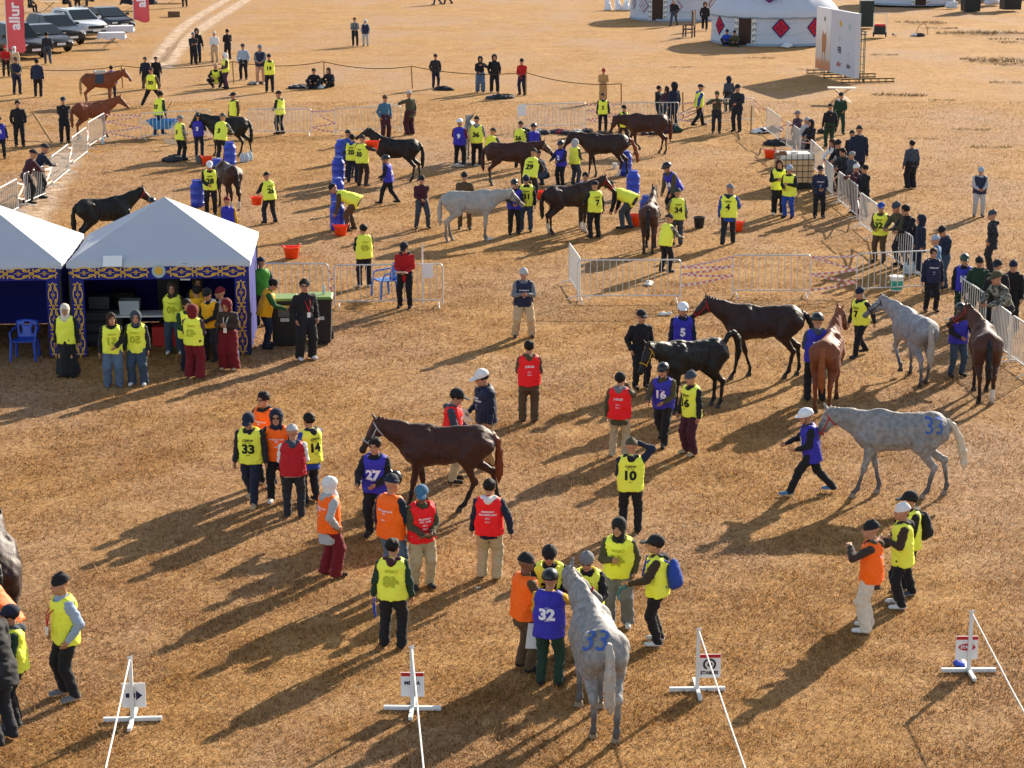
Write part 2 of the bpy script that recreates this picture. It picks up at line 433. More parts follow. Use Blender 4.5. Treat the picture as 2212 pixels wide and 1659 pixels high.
def person(u, v, yaw, label, J='black', T='black', V=None, H=('beanie', 'black'), pose='stand', L='dn', Rr='dn', h=1.74,
           S='black', lean=None, hy=0.0, hp=0.0, wide=0, hem=.82, fat=1.08, g=0, hd=None, skirt=False, skin=0, at=None, group=None, cat='person',
           vhem=0.0, lan=None, dz=0.0, xtra=None):
    loc = at if at is not None else G(u, v, dz)
    dist = (loc-Vector((0, 0, CAM_H))).length
    near = dist < 42; mid = dist < 75
    hb = .018 if near else (.023 if mid else .027)
    sc_ = np.array([1.10, 1.10, 1.0])*(h/1.74)
    rs = np.random.default_rng(abs(hash((round(u), round(v)))) % 99991)
    ph = rs.uniform(0, 6.28)
    root = empty('person', loc, R(yaw))
    tag(root, label, cat, group or {'y': 'people in yellow vests', 'o': 'people in orange vests', 'b': 'riders in blue vests', 'r': 'people in red vests'}.get(V[0] if V else '', 'people in plain clothes'))
    # ---- skeleton
    pel = np.array([0, 0, .95]); fl = np.array([-.11, 0, .085]); fr_ = np.array([.11, 0, .085]); ln_ = 2.0
    if pose == 'stand':
        j = rs.uniform(-.03, .05, 2); fl[1] += j[0]; fr_[1] += j[1]; fl[0] -= rs.uniform(0, .03); fr_[0] += rs.uniform(0, .03)
    elif pose == 'walk': pel[2] = .925; fl[:] = (-.09, .27, .085); fr_[:] = (.09, -.30, .12); ln_ = 6
    elif pose == 'walkr': pel[2] = .925; fl[:] = (-.09, -.30, .12); fr_[:] = (.09, .27, .085); ln_ = 6
    elif pose == 'stride': pel[2] = .88; fl[:] = (-.10, .40, .085); fr_[:] = (.10, -.42, .12); ln_ = 8
    elif pose == 'spread': pel[2] = .86; fl[:] = (-.40, -.10, .085); fr_[:] = (.36, .12, .085)
    elif pose == 'wide': fl[0] = -.19; fr_[0] = .19; pel[2] = .93
    elif pose == 'bend': pel[:] = (0, -.16, .90); fl[:] = (-.13, .05, .085); fr_[:] = (.13, -.08, .085); ln_ = 68
    elif pose == 'lean': pel[:] = (0, -.10, .92); fl[:] = (-.11, -.12, .085); fr_[:] = (.11, -.05, .085); ln_ = 24
    elif pose == 'squat': pel[:] = (0, -.14, .40); fl[:] = (-.14, .06, .085); fr_[:] = (.14, .02, .085); ln_ = 22
    elif pose == 'sit': pel[:] = (0, -.1, .14); fl[:] = (-.16, .50, .085); fr_[:] = (.16, .46, .085); ln_ = 14
    elif pose == 'chair': pel[:] = (0, -.1, .52); fl[:] = (-.12, .38, .085); fr_[:] = (.12, .36, .085); ln_ = 6
    if lean is not None: ln_ = lean
    la = R(ln_); sp = np.array([0, math.sin(la), math.cos(la)]); fw = np.array([0, math.cos(la), -math.sin(la)])
    def T3(x, y, z): return pel+np.array([x, 0, 0])+fw*y+sp*z
    hips = [pel+np.array([s*.088, 0, -.03]) for s in (-1, 1)]
    knees = []; ank = []
    for hpnt, f, s in ((hips[0], fl, -1), (hips[1], fr_, 1)):
        k_, e_ = ik(hpnt, f, .43, .43, (s*.15+(s*.5 if pose in ('squat', 'sit') else 0), 1, .05 if pose != 'sit' else .8)); knees.append(k_); ank.append(e_)
    shs = [T3(s*.165*min(fat, 1.12), -.005, .452) for s in (-1, 1)]
    elb = []; wri = []
    for s, sh, code in ((-1, shs[0], L), (1, shs[1], Rr)):
        o = ARM[code] if isinstance(code, str) else code
        if o[3]: t = sh+np.array([s*o[0], 0, 0])+fw*o[1]+sp*o[2]
        else: t = sh+np.array([s*o[0], o[1], o[2]])
        if code == 'dn': t = t+np.array([s*rs.uniform(-.01, .03), rs.uniform(-.03, .05), 0])
        pole = (s*.9, -.5, -.35) if code not in ('dn', 'lo', 'sw', 'sb') else (s*.25, -1, 0)
        if code in ('pk', 'bk', 'hip'): pole = (s*.42, -1, -.1)
        if code in ('fr', 'ch', 'cr', 'gr'): pole = (s*.55, -.55, -.6)
        if code in ('up', 'hi'): pole = (s*1., .1, .1)
        if code == 'eye': pole = (s*.6, .1, -1)
        e_, w_ = ik(sh, t, .285, .255, pole); elb.append(e_); wri.append(w_)
    neck0 = T3(0, -.01, .49); neck1 = neck0+nrm(sp*.8+np.array([0, .12, .2]))*.09
    Rh = 1.13*(rotz(R(hy)) @ rotx(-R(hp)-la*.45))
    HC = neck1+Rh@np.array([0, .02, .105])
    def hp_(x, y, z): return HC+Rh@np.array([x, y, z])
    # ---- body: one continuous surface
    pts = np.array([pel, *hips, *knees, *ank, *shs, *elb, *wri, HC, T3(0, 0, .5)])
    lo = pts.min(0)-.16; hi = pts.max(0)+.16; lo[2] = max(lo[2], -.02)
    hf = .0125 if near else (.017 if mid else .026)
    B = Field(lo, hi, .042 if near else .046, (HC-.16, HC+.185, hf))
    B.cone(T3(0, 0, .02), T3(0, 0, .40), .105, .12, .05)
    B.cone(T3(-.12, 0, .46), T3(.12, 0, .46), .05, .05, .05)
    for i in (0, 1):
        B.cone(hips[i], knees[i], .065, .05, .04); B.cone(knees[i], ank[i], .048, .036, .02); B.cone(ank[i], ank[i]+np.array([0, .10, -.045]), .034, .03, .02)
        B.cone(shs[i], elb[i], .047, .04, .03); B.cone(elb[i], wri[i], .038, .030, .02)
    B.cone(neck0-sp*.06, HC-Rh@np.array([0, .02, .03]), .056, .054, .03)
    B.ell(hp_(0, -.012, .045), (.074, .094, .088), .02, Rm=Rh)
    B.ell(hp_(0, .022, -.035), (.058, .068, .078), .03, Rm=Rh)
    B.cone(hp_(0, .082, .03), hp_(0, .104, -.014), .010, .017, .012)
    B.ell(hp_(0, .07, -.088), (.026, .022, .020), .02, Rm=Rh)
    for s in (-1, 1): B.ell(hp_(s*.074, -.008, .0), (.012, .022, .032), .006, Rm=Rh)
    bv, bf = B.nets(); mi = np.zeros(len(bf), int)
    extraV, extraF, extraM = [bv], [bf], [mi]; off = len(bv)
    for s, e_, w_ in ((-1, elb[0], wri[0]), (1, elb[1], wri[1])):
        d = nrm(w_-e_); inw = np.array([-s*.9, .25, 0.05]); y = nrm(inw-d*(inw@d)); z = -d; x = np.cross(y, z)
        M = np.stack([x, y, z], 1); hv = HANDV.copy()
        fwdx = np.array([0, 1, 0])@x
        if fwdx < 0: hv[:, 0] *= -1; ff = HANDF[:, ::-1]
        else: ff = HANDF
        extraV.append((M@hv.T).T+w_); extraF.append(ff+off); extraM.append(np.zeros(len(ff), int)); off += len(hv)
    if mid:
        def blob(c, r, m):
            nonlocal off
            vv = []; ffs = []
            for i, (rr, zz) in enumerate(((.35, -.9), (.9, -.35), (.9, .35), (.35, .9))):
                for k in range(6):
                    a = math.pi*k/3; vv.append(np.array([rr*math.cos(a)*r[0], zz*r[1], rr*math.sin(a)*r[2]]))
            for i in range(3):
                for k in range(6): ffs.append((i*6+k, i*6+(k+1) % 6, (i+1)*6+(k+1) % 6, (i+1)*6+k))
            ffs += [(18, 19, 20, 21), (18, 21, 22, 23)]
            vv = (Rh@np.array(vv).T).T+c
            extraV.append(vv); extraF.append(np.array(ffs)[:, ::-1]+off); extraM.append(np.full(len(ffs), m)); off += len(vv)
        for s in (-1, 1):
            blob(hp_(s*.030, .079, .012), (.012, .009, .0055), 1); blob(hp_(s*.032, .083, .032), (.018, .008, .0045), 1)
        blob(hp_(0, .088, -.055), (.021, .008, .006), 2)
    sk = SKIN2 if skin else SKIN
    link('body', fastmesh('body', np.concatenate(extraV)*sc_, np.concatenate(extraF), sk, True, np.concatenate(extraM)), root)
    def emit(name, fld, m, par=root, smooth=True):
        vv, ff = fld.nets()
        if len(ff) == 0: return None
        return link(name, fastmesh(name, vv*sc_, ff, m, smooth), par)
    # ---- trousers or skirt
    D = Field(lo-.02, hi+.02, hb)
    sq = np.diag([1, 1/.78, 1])
    if T:
        if skirt:
            D.cone(pel+np.array([0, 0, .08]), np.array([pel[0], pel[1]+.0, .14]), .155, .27, .0, M=np.diag([1, 1.02, 1])); D.plane((0, 0, .05), (0, 0, -1)); D.noise(.016, 16, ph, (1.6, 1.6, .12))
        else:
            wd = .02*wide
            D.cone(pel+np.array([-.055, 0, .0]), pel+np.array([.055, 0, .0]), .115*fat, .115*fat, .04)
            D.cone(pel, T3(0, 0, .10), .13*fat, .135*fat, .03, M=np.diag([1, 1.15, 1]))
            for i in (0, 1):
                D.cone(hips[i], knees[i], .106*fat+wd*.6, .079+wd, .03); D.cone(knees[i], ank[i]+np.array([0, -.01, -.02]), .078+wd, .067+wd*1.4, .03)
            D.noise(.008, 24, ph); D.noise(.005, 52, ph+1, (.5, .5, 1.2))
            D.plane((0, 0, .035), (0, 0, -1))
        emit('skirt' if skirt else 'trousers', D, cloth(T))
    # ---- jacket
    D = Field(lo-.05, hi+.05, hb)
    hz = hem-.95   # below the pelvis joint along the spine
    tq = np.array([[1, 0, 0], [0, 1/.74, 0], [0, 0, 1]]) if ln_ < 30 else None
    def torso(D, inf, bot):
        r1, r2, r3 = .158*fat+inf, .152*fat+inf, .178+inf
        if tq is None:
            r1 *= .86; r2 *= .86; r3 *= .86
        D.cone(T3(0, .0, min(bot, -.02)), T3(0, 0, .18), r1+(.02 if bot < -.25 else 0), r2, .03, M=tq)
        D.cone(T3(0, 0, .18), T3(0, .005, .36), r2, r3, .05, M=tq)
        D.cone(T3(-.115, -.008, .435), T3(0, -.008, .462), .070+inf, .078+inf, .06); D.cone(T3(.115, -.008, .435), T3(0, -.008, .462), .070+inf, .078+inf, .06)
        D.cone(T3(0, -.01, .47), T3(0, -.005, .525), .085+inf*.5, .066+inf*.5, .03)
    torso(D, 0, hz)
    D.plane(T3(0, 0, hz), -sp)
    for i in (0, 1):
        D.cone(shs[i], elb[i], .073, .063, .035); D.cone(elb[i], wri[i], .062, .047, .02)
    D.noise(.008, 22, ph+2); D.noise(.0055, 46, ph, (.6, .6, 1.1))
    if hd: pass
    D.plane(HC-Rh@np.array([0, 0, .09])+0*sp, Rh@np.array([0, 0, 1.])) if False else None
    emit('coat' if hem < .6 else 'jacket', D, cloth(J))
    # ---- shoes
    sm = cloth(S)
    for i in (0, 1):
        a = ank[i]; lift = a[2]-.085
        c0 = np.array([a[0], a[1]-.035, .048+lift]); c1 = np.array([a[0]+(-.02 if i == 0 else .02), a[1]+.155, .036+lift])
        D = Field(np.minimum(c0, c1)-.08, np.maximum(c0, c1)+np.array([.08, .08, .11]), .016 if near else .024)
        D.cone(c0, c1, .050, .043, .02); D.cone(c0+np.array([0, .01, .01]), a+np.array([0, 0, .03]), .046, .045, .02); D.plane((0, 0, .004+lift), (0, 0, -1))
        vv, ff = D.nets()
        ms = (vv[ff].mean(1)[:, 2] < .03+lift).astype(int) if S in ('white', 'lgrey', 'grey', 'slate', 'cyan') else np.zeros(len(ff), int)
        link('shoe', fastmesh('shoe', vv*sc_, ff, [sm, M_SOLE], True, ms), root)
    # ---- vest
    if V:
        k = V[0]
        D = Field(lo-.06, hi+.06, hb)
        torso(D, .034, hz-.02-vhem); D.cone(T3(-.05, 0, .05), T3(-.07, 0, .34), .165, .14, .03, M=tq); D.cone(T3(.05, 0, .05), T3(.07, 0, .34), .165, .14, .03, M=tq)
        bot = -.115-vhem
        D.cone(T3(0, .0, bot-.02), T3(0, .0, .12), .205*fat, .185*fat, .04, M=np.array([[1, 0, 0], [0, 1/.80, 0], [0, 0, 1]]) if tq is not None else None)
        D.plane(T3(0, 0, bot), -sp+np.array([rs.uniform(-.06, .06), rs.uniform(-.05, .05), 0]))
        for i in (0, 1):
            s = -1 if i == 0 else 1
            D.cone(shs[i]+np.array([s*.055, 0, .02]), elb[i], .070, .064, 0, 'sub'); D.cone(elb[i], wri[i], .062, .052, 0, 'sub')
            D.cone(wri[i], wri[i]+nrm(wri[i]-elb[i])*.16, .045, .045, 0, 'sub')
        D.cone(T3(0, .02, .46), T3(0, .05, .62), .088, .13, 0, 'sub')
        D.noise(.007, 17, ph+3, (1.2, 1.2, .6)); D.noise(.004, 44, ph+4)
        vo = emit('vest', D, vestmat(k))
        if vo and len(V) > 1 and dist < 125:
            lines = V[1]; tv, tf, off2 = [], [], 0
            tm = M_PRK
            for (s, zc, hh, bold) in lines:
                if s.startswith('~'): s = s[1:]; mir = -1; tm = M_PRG
                else: mir = 1
                if k in 'brongv' and k != 'y' or k == 'rv': tm = M_PRW
                if dist > 75 and hh < .06: continue
                tv2, tt = text_mesh(s, bold)
                for side in (1, -1):
                    x = tv2[:, 0]*hh*mir*(-side)*-1; x = tv2[:, 0]*hh*mir*(-1 if side == 1 else 1); z = zc+tv2[:, 1]*hh
                    base = pel+np.stack([x, 0*x, 0*x], 1)+z[:, None]*sp
                    st = np.linspace(.34, .02, 65)
                    P = base[:, None, :]+(side*fw)[None, None, :]*st[None, :, None]
                    f = D.sample(P); hit = f < 0; ok = hit.any(1); ix = hit.argmax(1)
                    ixp = np.maximum(ix-1, 0); f1 = f[np.arange(len(x)), ix]; f0 = f[np.arange(len(x)), ixp]
                    tt_ = np.clip(f0/np.where(f0 == f1, 1, f0-f1), 0, 1); ds = st[ixp]+(st[ix]-st[ixp])*tt_+.011
                    if not ok.any(): continue
                    med = np.median(ds[ok]); ok &= np.abs(ds-med) < .13
                    pv = base+(side*fw)[None, :]*ds[:, None]
                    fo = tt[ok[tt].all(1)]
                    if side == 1 or mir == -1: fo = fo[:, ::-1]
                    tv.append(pv); tf.append(fo+off2); off2 += len(pv)
            if tf and sum(len(q) for q in tf):
                link('vest_print', fastmesh('vest_print', np.concatenate(tv)*sc_, np.concatenate(tf), tm, False), vo)['kind'] = 'stuff'
    # ---- head wear and hair
    kind, hc = H
    def hf_(r=.2, hh=None):
        return Field(HC-r*1.12, HC+r*1.12, hh or (.0125 if near else (.017 if mid else .024)))
    hm = cloth(hc) if hc in CLOTH else None
    def hairpiece(col='hair', long=False):
        D = hf_(.2 if not long else .34)
        D.ell(hp_(0, -.020, .054), (.090, .104, .100), .01, Rm=Rh)
        D.ell(hp_(0, .115, -.045), (.085, .085, .125), 0, 'sub', Rm=Rh)
        D.plane(hp_(0, -.02, -.07), Rh@np.array([0, .15, -1]))
        if long:
            D.cone(hp_(0, -.075, -.02), hp_(0, -.085, -.26), .075, .05, .03); D.cone(hp_(-.075, .0, 0), hp_(-.085, .045, -.22), .028, .02, .02); D.cone(hp_(.075, .0, 0), hp_(.085, .045, -.22), .028, .02, .02)
        D.noise(.008, 48, ph)
        emit('hair', D, cloth(col))
    if kind in ('hair', 'long'): hairpiece(hc, kind == 'long')
    elif kind == 'beanie':
        D = hf_(); D.ell(hp_(0, -.012, .058), (.088, .106, .108), .01, Rm=Rh); D.plane(hp_(0, 0, .042), Rh@np.array([0, -.28, -1])); D.cone(hp_(0, -.02, .15), hp_(0, -.03, .165), .03, .02, .02); D.noise(.003, 40, ph)
        b_ = emit('beanie', D, hm)
        D = hf_(); D.ell(hp_(0, -.014, .052), (.094, .112, .102), .01, Rm=Rh); D.plane(hp_(0, 0, .038), Rh@np.array([0, -.28, -1])); D.plane(hp_(0, 0, .082), Rh@np.array([0, .28, 1]))
        emit('cuff', D, hm, b_)
    elif kind == 'cap':
        D = hf_(.24); D.ell(hp_(0, -.016, .058), (.096, .114, .110), .01, Rm=Rh); D.plane(hp_(0, 0, .042), Rh@np.array([0, -.12, -1]))
        D.ell(hp_(0, .125, .050), (.070, .085, .014), .012, Rm=Rh@rotx(R(-10)))
        emit('cap', D, hm); hairpiece('hair') if near else None
    elif kind in ('helmet',):
        M_ = mat('helmet_'+hc, srgb({'black': '#16181c', 'white': '#dcdfe4', 'green': '#1d3a2c'}[hc]), rough=.35, spec=.5, var=.05)
        D = hf_(.24); D.ell(hp_(0, -.008, .060), (.105, .130, .118), .01, Rm=Rh); D.plane(hp_(0, 0, .030), Rh@np.array([0, -.12, -1]))
        D.ell(hp_(0, .125, .040), (.075, .050, .014), .015, Rm=Rh)
        o_ = emit('riding_helmet', D, M_)
        if mid:
            mb = MB()
            for s in (-1, 1): mb.tube([Vector(hp_(s*.088, .01, .035)*sc_), Vector(hp_(s*.078, .02, -.05)*sc_), Vector(hp_(s*.03, .06, -.115)*sc_)], .006, 5)
            mb.build('chin_strap', cloth('black'), o_)
    elif kind == 'hood':
        D = hf_(.26); D.ell(hp_(0, -.03, .035), (.112, .128, .140), .01, Rm=Rh); D.cone(hp_(0, -.045, -.03), hp_(0, -.03, -.16), .108, .10, .03)
        D.ell(hp_(0, .135, -.005), (.074, .125, .105), 0, 'sub', Rm=Rh); D.noise(.005, 34, ph)
        emit('hood', D, hm)
    elif kind == 'scarf':
        D = hf_(.3); D.ell(hp_(0, -.015, .035), (.098, .116, .125), .01, Rm=Rh); D.cone(hp_(0, -.01, -.06), hp_(0, .015, -.19), .09, .11, .04)
        D.ell(hp_(0, .125, -.012), (.060, .08, .088), 0, 'sub', Rm=Rh); D.noise(.004, 34, ph)
        emit('headscarf', D, hm)
    elif kind == 'beaniehood':   # beanie over a balaclava
        D = hf_(.26); D.ell(hp_(0, -.015, .045), (.096, .114, .118), .01, Rm=Rh); D.cone(hp_(0, -.02, -.05), hp_(0, -.01, -.16), .088, .09, .03)
        D.ell(hp_(0, .13, -.015), (.055, .085, .065), 0, 'sub', Rm=Rh); D.noise(.003, 34, ph)
        emit('balaclava', D, hm)
    if hd:   # hood lying on the shoulders
        D = Field(neck0-.26, neck0+.26, hb*.8)
        D.cone(T3(-.085, -.035, .53), T3(0, -.10, .50), .050, .068, .03); D.cone(T3(.085, -.035, .53), T3(0, -.10, .50), .050, .068, .03)
        D.cone(T3(-.085, -.035, .53), T3(-.05, .06, .49), .05, .035, .03); D.cone(T3(.085, -.035, .53), T3(.05, .06, .49), .05, .035, .03)
        D.noise(.004, 40, ph); emit('hood', D, cloth(hd))
    if g and mid:
        mb = MB()
        for s in (-1, 1): mb.tube([Vector(hp_(s*.030+dx, .094, .013+dzz)*sc_) for dx, dzz in ((-.02, .008), (.02, .009))], .011 if g == 2 else .006, 5)
        mb.tube([Vector(hp_(-.074, .0, .02)*sc_), Vector(hp_(-.055, .085, .018)*sc_), Vector(hp_(.055, .085, .018)*sc_), Vector(hp_(.074, .0, .02)*sc_)], .004, 4)
        mb.build('glasses', M_LENS, root)
    if lan:
        mb = MB(); dd = .205*fat if V else .17*fat
        mb.tube([Vector(T3(-.07, .05, .50)*sc_), Vector(T3(-.04, dd, .33)*sc_), Vector(T3(0, dd+.015, .16)*sc_)], .009, 4); mb.tube([Vector(T3(.07, .05, .50)*sc_), Vector(T3(.04, dd, .33)*sc_), Vector(T3(0, dd+.015, .16)*sc_)], .009, 4)
        l_ = mb.build('lanyard', cloth(lan), root)
        MB().box(tuple(T3(0, dd+.025, .10)*sc_), (.075, .008, .11)).build('badge', M_PAPER, l_)
    root['_h'] = h
    J_ = dict(root=root, wl=wri[0]*sc_, wr=wri[1]*sc_, T3=lambda x, y, z: T3(x, y, z)*sc_, HC=HC*sc_, sp=sp, fw=fw, el=elb[0]*sc_, er=elb[1]*sc_, yaw=R(yaw), loc=loc, sc=sc_, sh=[s*sc_ for s in shs])
    def world(p): return Vector(loc)+Vector(rotz(R(yaw))@np.asarray(p, float))
    J_['w'] = world
    del root['_h']
    return J_

def Y(n, top='CREW', ghost=False):
    p = '~' if ghost else ''
    L = [(p+n, .125, .165, .05)]
    L.append((p+top, .345, .048, .03))
    if not ghost: L += [('FEI  allur', .305, .026, .0), ('allur', .07, .030, .0)]
    return ('y', L)
def BLU(n): return ('b', [(n, .15, .165, .05), ('allur', .12, .025, 0), ('allur', .32, .024, 0)])
def RED(a, b=None):
    L = [(a, .30, .044 if not b else .030, .03), ('allur', .19, .034, 0), ('allur', .13, .034, 0)]
    if b: L.insert(1, (b, .25, .030, .03))
    return ('r', L)
def VET(): return ('o', [('VETERINARIAN', .31, .028, .03), ('FEI', .265, .03, .03), ('allur', .17, .03, 0)])
def STW(n='STEWARD'): return ('n', [(n, .31, .036, .03), ('allur', .20, .028, 0), ('allur', .14, .028, 0)])
# ------------------------------------------------------------------ horses
def coat(name, base, pts, belly=None, dap=0.0, rough=.42, wet=0.0):
    n = 'coat_'+name
    if n in MATS: return MATS[n]
    m, nt, b = _base(n); N = nt.nodes; L = nt.links
    at = N.new('ShaderNodeAttribute'); at.attribute_name = 'points'
    tc = N.new('ShaderNodeTexCoord')
    n1 = N.new('ShaderNodeTexNoise'); n1.inputs['Scale'].default_value = 2.6; n1.inputs['Detail'].default_value = 4; L.new(tc.outputs['Object'], n1.inputs['Vector'])
    mx = N.new('ShaderNodeMix'); mx.data_type = 'RGBA'
    mx.inputs['A'].default_value = tuple(x*.62 for x in srgb(base))+(1,); mx.inputs['B'].default_value = tuple(min(1, x*1.3) for x in srgb(base))+(1,)
    L.new(n1.outputs['Fac'], mx.inputs['Factor'])
    col = mx.outputs['Result']
    if dap:
        v = N.new('ShaderNodeTexNoise'); v.inputs['Scale'].default_value = 13; v.inputs['Detail'].default_value = 5; v.inputs['Distortion'].default_value = .5; L.new(tc.outputs['Object'], v.inputs['Vector'])
        cr = N.new('ShaderNodeValToRGB'); cr.color_ramp.elements[0].position = .38; cr.color_ramp.elements[1].position = .62
        cr.color_ramp.elements[0].color = (1-dap, 1-dap, 1-dap*.95, 1); cr.color_ramp.elements[1].color = (1, 1, 1, 1)
        L.new(v.outputs['Fac'], cr.inputs['Fac'])
        m2 = N.new('ShaderNodeMix'); m2.data_type = 'RGBA'; m2.blend_type = 'MULTIPLY'; m2.inputs['Factor'].default_value = 1
        L.new(col, m2.inputs['A']); L.new(cr.outputs['Color'], m2.inputs['B']); col = m2.outputs['Result']
    m3 = N.new('ShaderNodeMix'); m3.data_type = 'RGBA'
    L.new(at.outputs['Fac'], m3.inputs['Factor']); L.new(col, m3.inputs['A']); m3.inputs['B'].default_value = srgb(pts)+(1,)
    L.new(m3.outputs['Result'], b.inputs['Base Color'])
    b.inputs['Roughness'].default_value = rough; b.inputs['Specular IOR Level'].default_value = .32
    rr = N.new('ShaderNodeMapRange'); rr.inputs['To Min'].default_value = rough-.12; rr.inputs['To Max'].default_value = rough+.22; n3 = N.new('ShaderNodeTexNoise'); n3.inputs['Scale'].default_value = 7; n3.inputs['Detail'].default_value = 5; L.new(tc.outputs['Object'], n3.inputs['Vector']); L.new(n3.outputs['Fac'], rr.inputs['Value']); L.new(rr.outputs['Result'], b.inputs['Roughness'])
    b.inputs['Sheen Weight'].default_value = .05
    n2 = N.new('ShaderNodeTexNoise'); n2.inputs['Scale'].default_value = 60; n2.inputs['Detail'].default_value = 4; L.new(tc.outputs['Object'], n2.inputs['Vector'])
    mp = N.new('ShaderNodeMapping'); mp.inputs['Scale'].default_value = (1, .3, 1); L.new(tc.outputs['Object'], mp.inputs['Vector']); L.new(mp.outputs['Vector'], n2.inputs['Vector'])
    bp = N.new('ShaderNodeBump'); bp.inputs['Strength'].default_value = .35; bp.inputs['Distance'].default_value = .02
    L.new(n2.outputs['Fac'], bp.inputs['Height']); L.new(bp.outputs['Normal'], b.inputs['Normal'])
    MATS[n] = m; return m
COATS = dict(bay=('#3c1f15', '#0f0b0a', 0), dbay=('#2d1a14', '#0b0908', 0), black=('#15130f', '#0a0908', 0), chest=('#7a3f20', '#4a2413', 0), brown=('#4a2a1c', '#150e0b', 0),
             grey=('#92918f', '#38373a', .34), wgrey=('#a6a39c', '#45423f', .16), dgrey=('#96969a', '#303034', .3))
HAIRC = dict(bay='#3a1a0d', dbay='#120d0b', black='#0b0a09', chest='#7c431e', brown='#1d100b', grey='#8d8a84', wgrey='#a8a197', dgrey='#55555a')
M_HOOF = mat('hoof_horn', srgb('#3a332c'), rough=.6)
M_HOOFL = mat('hoof_pale', srgb('#8a7d6c'), rough=.6)

def horse(front, hind, label, c='bay', neck=40, ny=0, head=48, hyaw=0, sw=(0, 0, 0, 0), h=1.0, tail='down', halter=None, yaw=None, dist=None, mark=None, blaze=False,
          bell=True, socks=(0, 0, 0, 0), lift=-1, tailc=None, lead=None, saddle=None, patch=False):
    a = G(*front); b_ = G(*hind)
    d = a-b_; yw = math.atan2(-d.x, d.y) if yaw is None else R(yaw)
    loc = (a+b_)/2
    if yaw is not None and dist == 'hind': loc = b_+Vector((-math.sin(yw), math.cos(yw), 0))*.62*h
    if yaw is not None and dist == 'front': loc = a-Vector((-math.sin(yw), math.cos(yw), 0))*.58*h
    root = empty('horse', loc, yw, label, 'horse', 'horses')
    h = np.array([1, .94, 1])*h
    dd = loc.length; hb = .021 if dd < 42 else (.027 if dd < 65 else .034)
    rs = np.random.default_rng(int(abs(front[0]*7+front[1]*3))); ph = rs.uniform(0, 6)
    ne = R(neck); na = R(ny)
    ndir = np.array([-math.sin(na)*math.cos(ne), math.cos(na)*math.cos(ne), math.sin(ne)])
    NB = np.array([0, .52, 1.24]); poll = NB+ndir*.72
    hz = R(-head); ha = na+R(hyaw)
    hdir = np.array([-math.sin(ha)*math.cos(hz), math.cos(ha)*math.cos(hz), math.sin(hz)])
    muz = poll+hdir*.50
    hs = nrm(np.cross(hdir, [0, 0, 1])) if abs(hdir[2]) < .97 else np.array([1., 0, 0]); hu = np.cross(hs, hdir)  # hu: up of the face
    # legs: key points, each swung fore or aft
    legs = []
    for i, s in ((0, -1), (1, 1)):
        q = R(sw[i]); top = np.array([s*.15, .44, .95])
        K = [np.array([s*.145, .46, .84]), np.array([s*.135, .455, .50]), np.array([s*.13, .445, .155]), np.array([s*.13, .495, .045])]
        def rot(p, o, a_): dy, dz_ = p[1]-o[1], p[2]-o[2]; return np.array([p[0], o[1]+dy*math.cos(a_)-dz_*math.sin(a_), o[2]+dy*math.sin(a_)+dz_*math.cos(a_)])
        K = [rot(p, top, q) for p in K]
        if lift == i: K[2] = rot(K[2], K[1], R(-55)); K[3] = rot(K[3]+0, K[1], R(-55)); K[1][1] += .10; K[1][2] += .06
        dzl = .045-K[3][2] if lift != i else 0
        for j in (1, 2, 3): K[j][2] += dzl*(j/3)
        legs.append((top, K))
    for i, s in ((2, -1), (3, 1)):
        q = R(sw[i]); top = np.array([s*.15, -.56, 1.08])
        K = [np.array([s*.165, -.40, .90]), np.array([s*.14, -.74, .56]), np.array([s*.13, -.715, .155]), np.array([s*.13, -.655, .045])]
        K = [rot(p, top, q) for p in K]
        if lift == i: K[3][2] += .04; K[3][1] -= .05
        dzl = .045-K[3][2] if lift != i else 0
        for j in (1, 2, 3): K[j][2] += dzl*(j/3)
        legs.append((top, K))
    pts = np.array([poll, muz, NB, [0, -.95, 1.4], [.3, 0, 0], [-.3, 0, 1.5]]+[k for t, K in legs for k in K])
    lo = pts.min(0)-.22; hi = pts.max(0)+.24; lo[2] = 0.0
    D = Field(lo, hi, hb)
    D.ell((0, .40, 1.10), (.24, .34, .345), .08); D.ell((0, .04, 1.10), (.262, .56, .30), .10)
    D.ell((0, -.36, 1.20), (.22, .40, .225), .07); D.ell((0, -.60, 1.19), (.24, .30, .255), .07)
    D.ell((0, .34, 1.37), (.065, .26, .14), .07); D.cone((0, .2, 1.40), (0, -.55, 1.40), .05, .07, .10); D.cone((0, -.66, 1.36), (0, -.86, 1.20), .10, .08, .1)
    cN = np.diag([1/.58, 1, 1])@rotz(-na)
    D.cone(np.array([0, .40, 1.20]), NB+ndir*.38, .285, .18, .10, M=cN); D.cone(NB+ndir*.38, poll-ndir*.02, .18, .122, .06, M=cN)
    D.cone(np.array([0, .56, 1.10]), NB+ndir*.30, .20, .15, .10, M=cN)
    hp = lambda t, u_, s_=0: poll+hdir*t+hu*u_+hs*s_
    D.cone(hp(0, .0), hp(.22, -.015), .098, .094, .05); D.cone(hp(.20, -.01), hp(.50, -.015), .080, .052, .05); D.cone(hp(.08, -.085), hp(.26, -.07), .088, .05, .05)
    D.ell(hp(.53, -.018), (.055, .055, .058), .04); D.cone(hp(.50, -.06), hp(.53, -.062), .03, .028, .02)
    for s in (-1, 1):
        e0 = hp(-.03, .06, s*.05); D.cone(e0, e0+hu*.13-hdir*.06+hs*s*.025, .036, .012, .02)
        D.ell(hp(.13, .045, s*.075), (.022, .022, .022), .03)
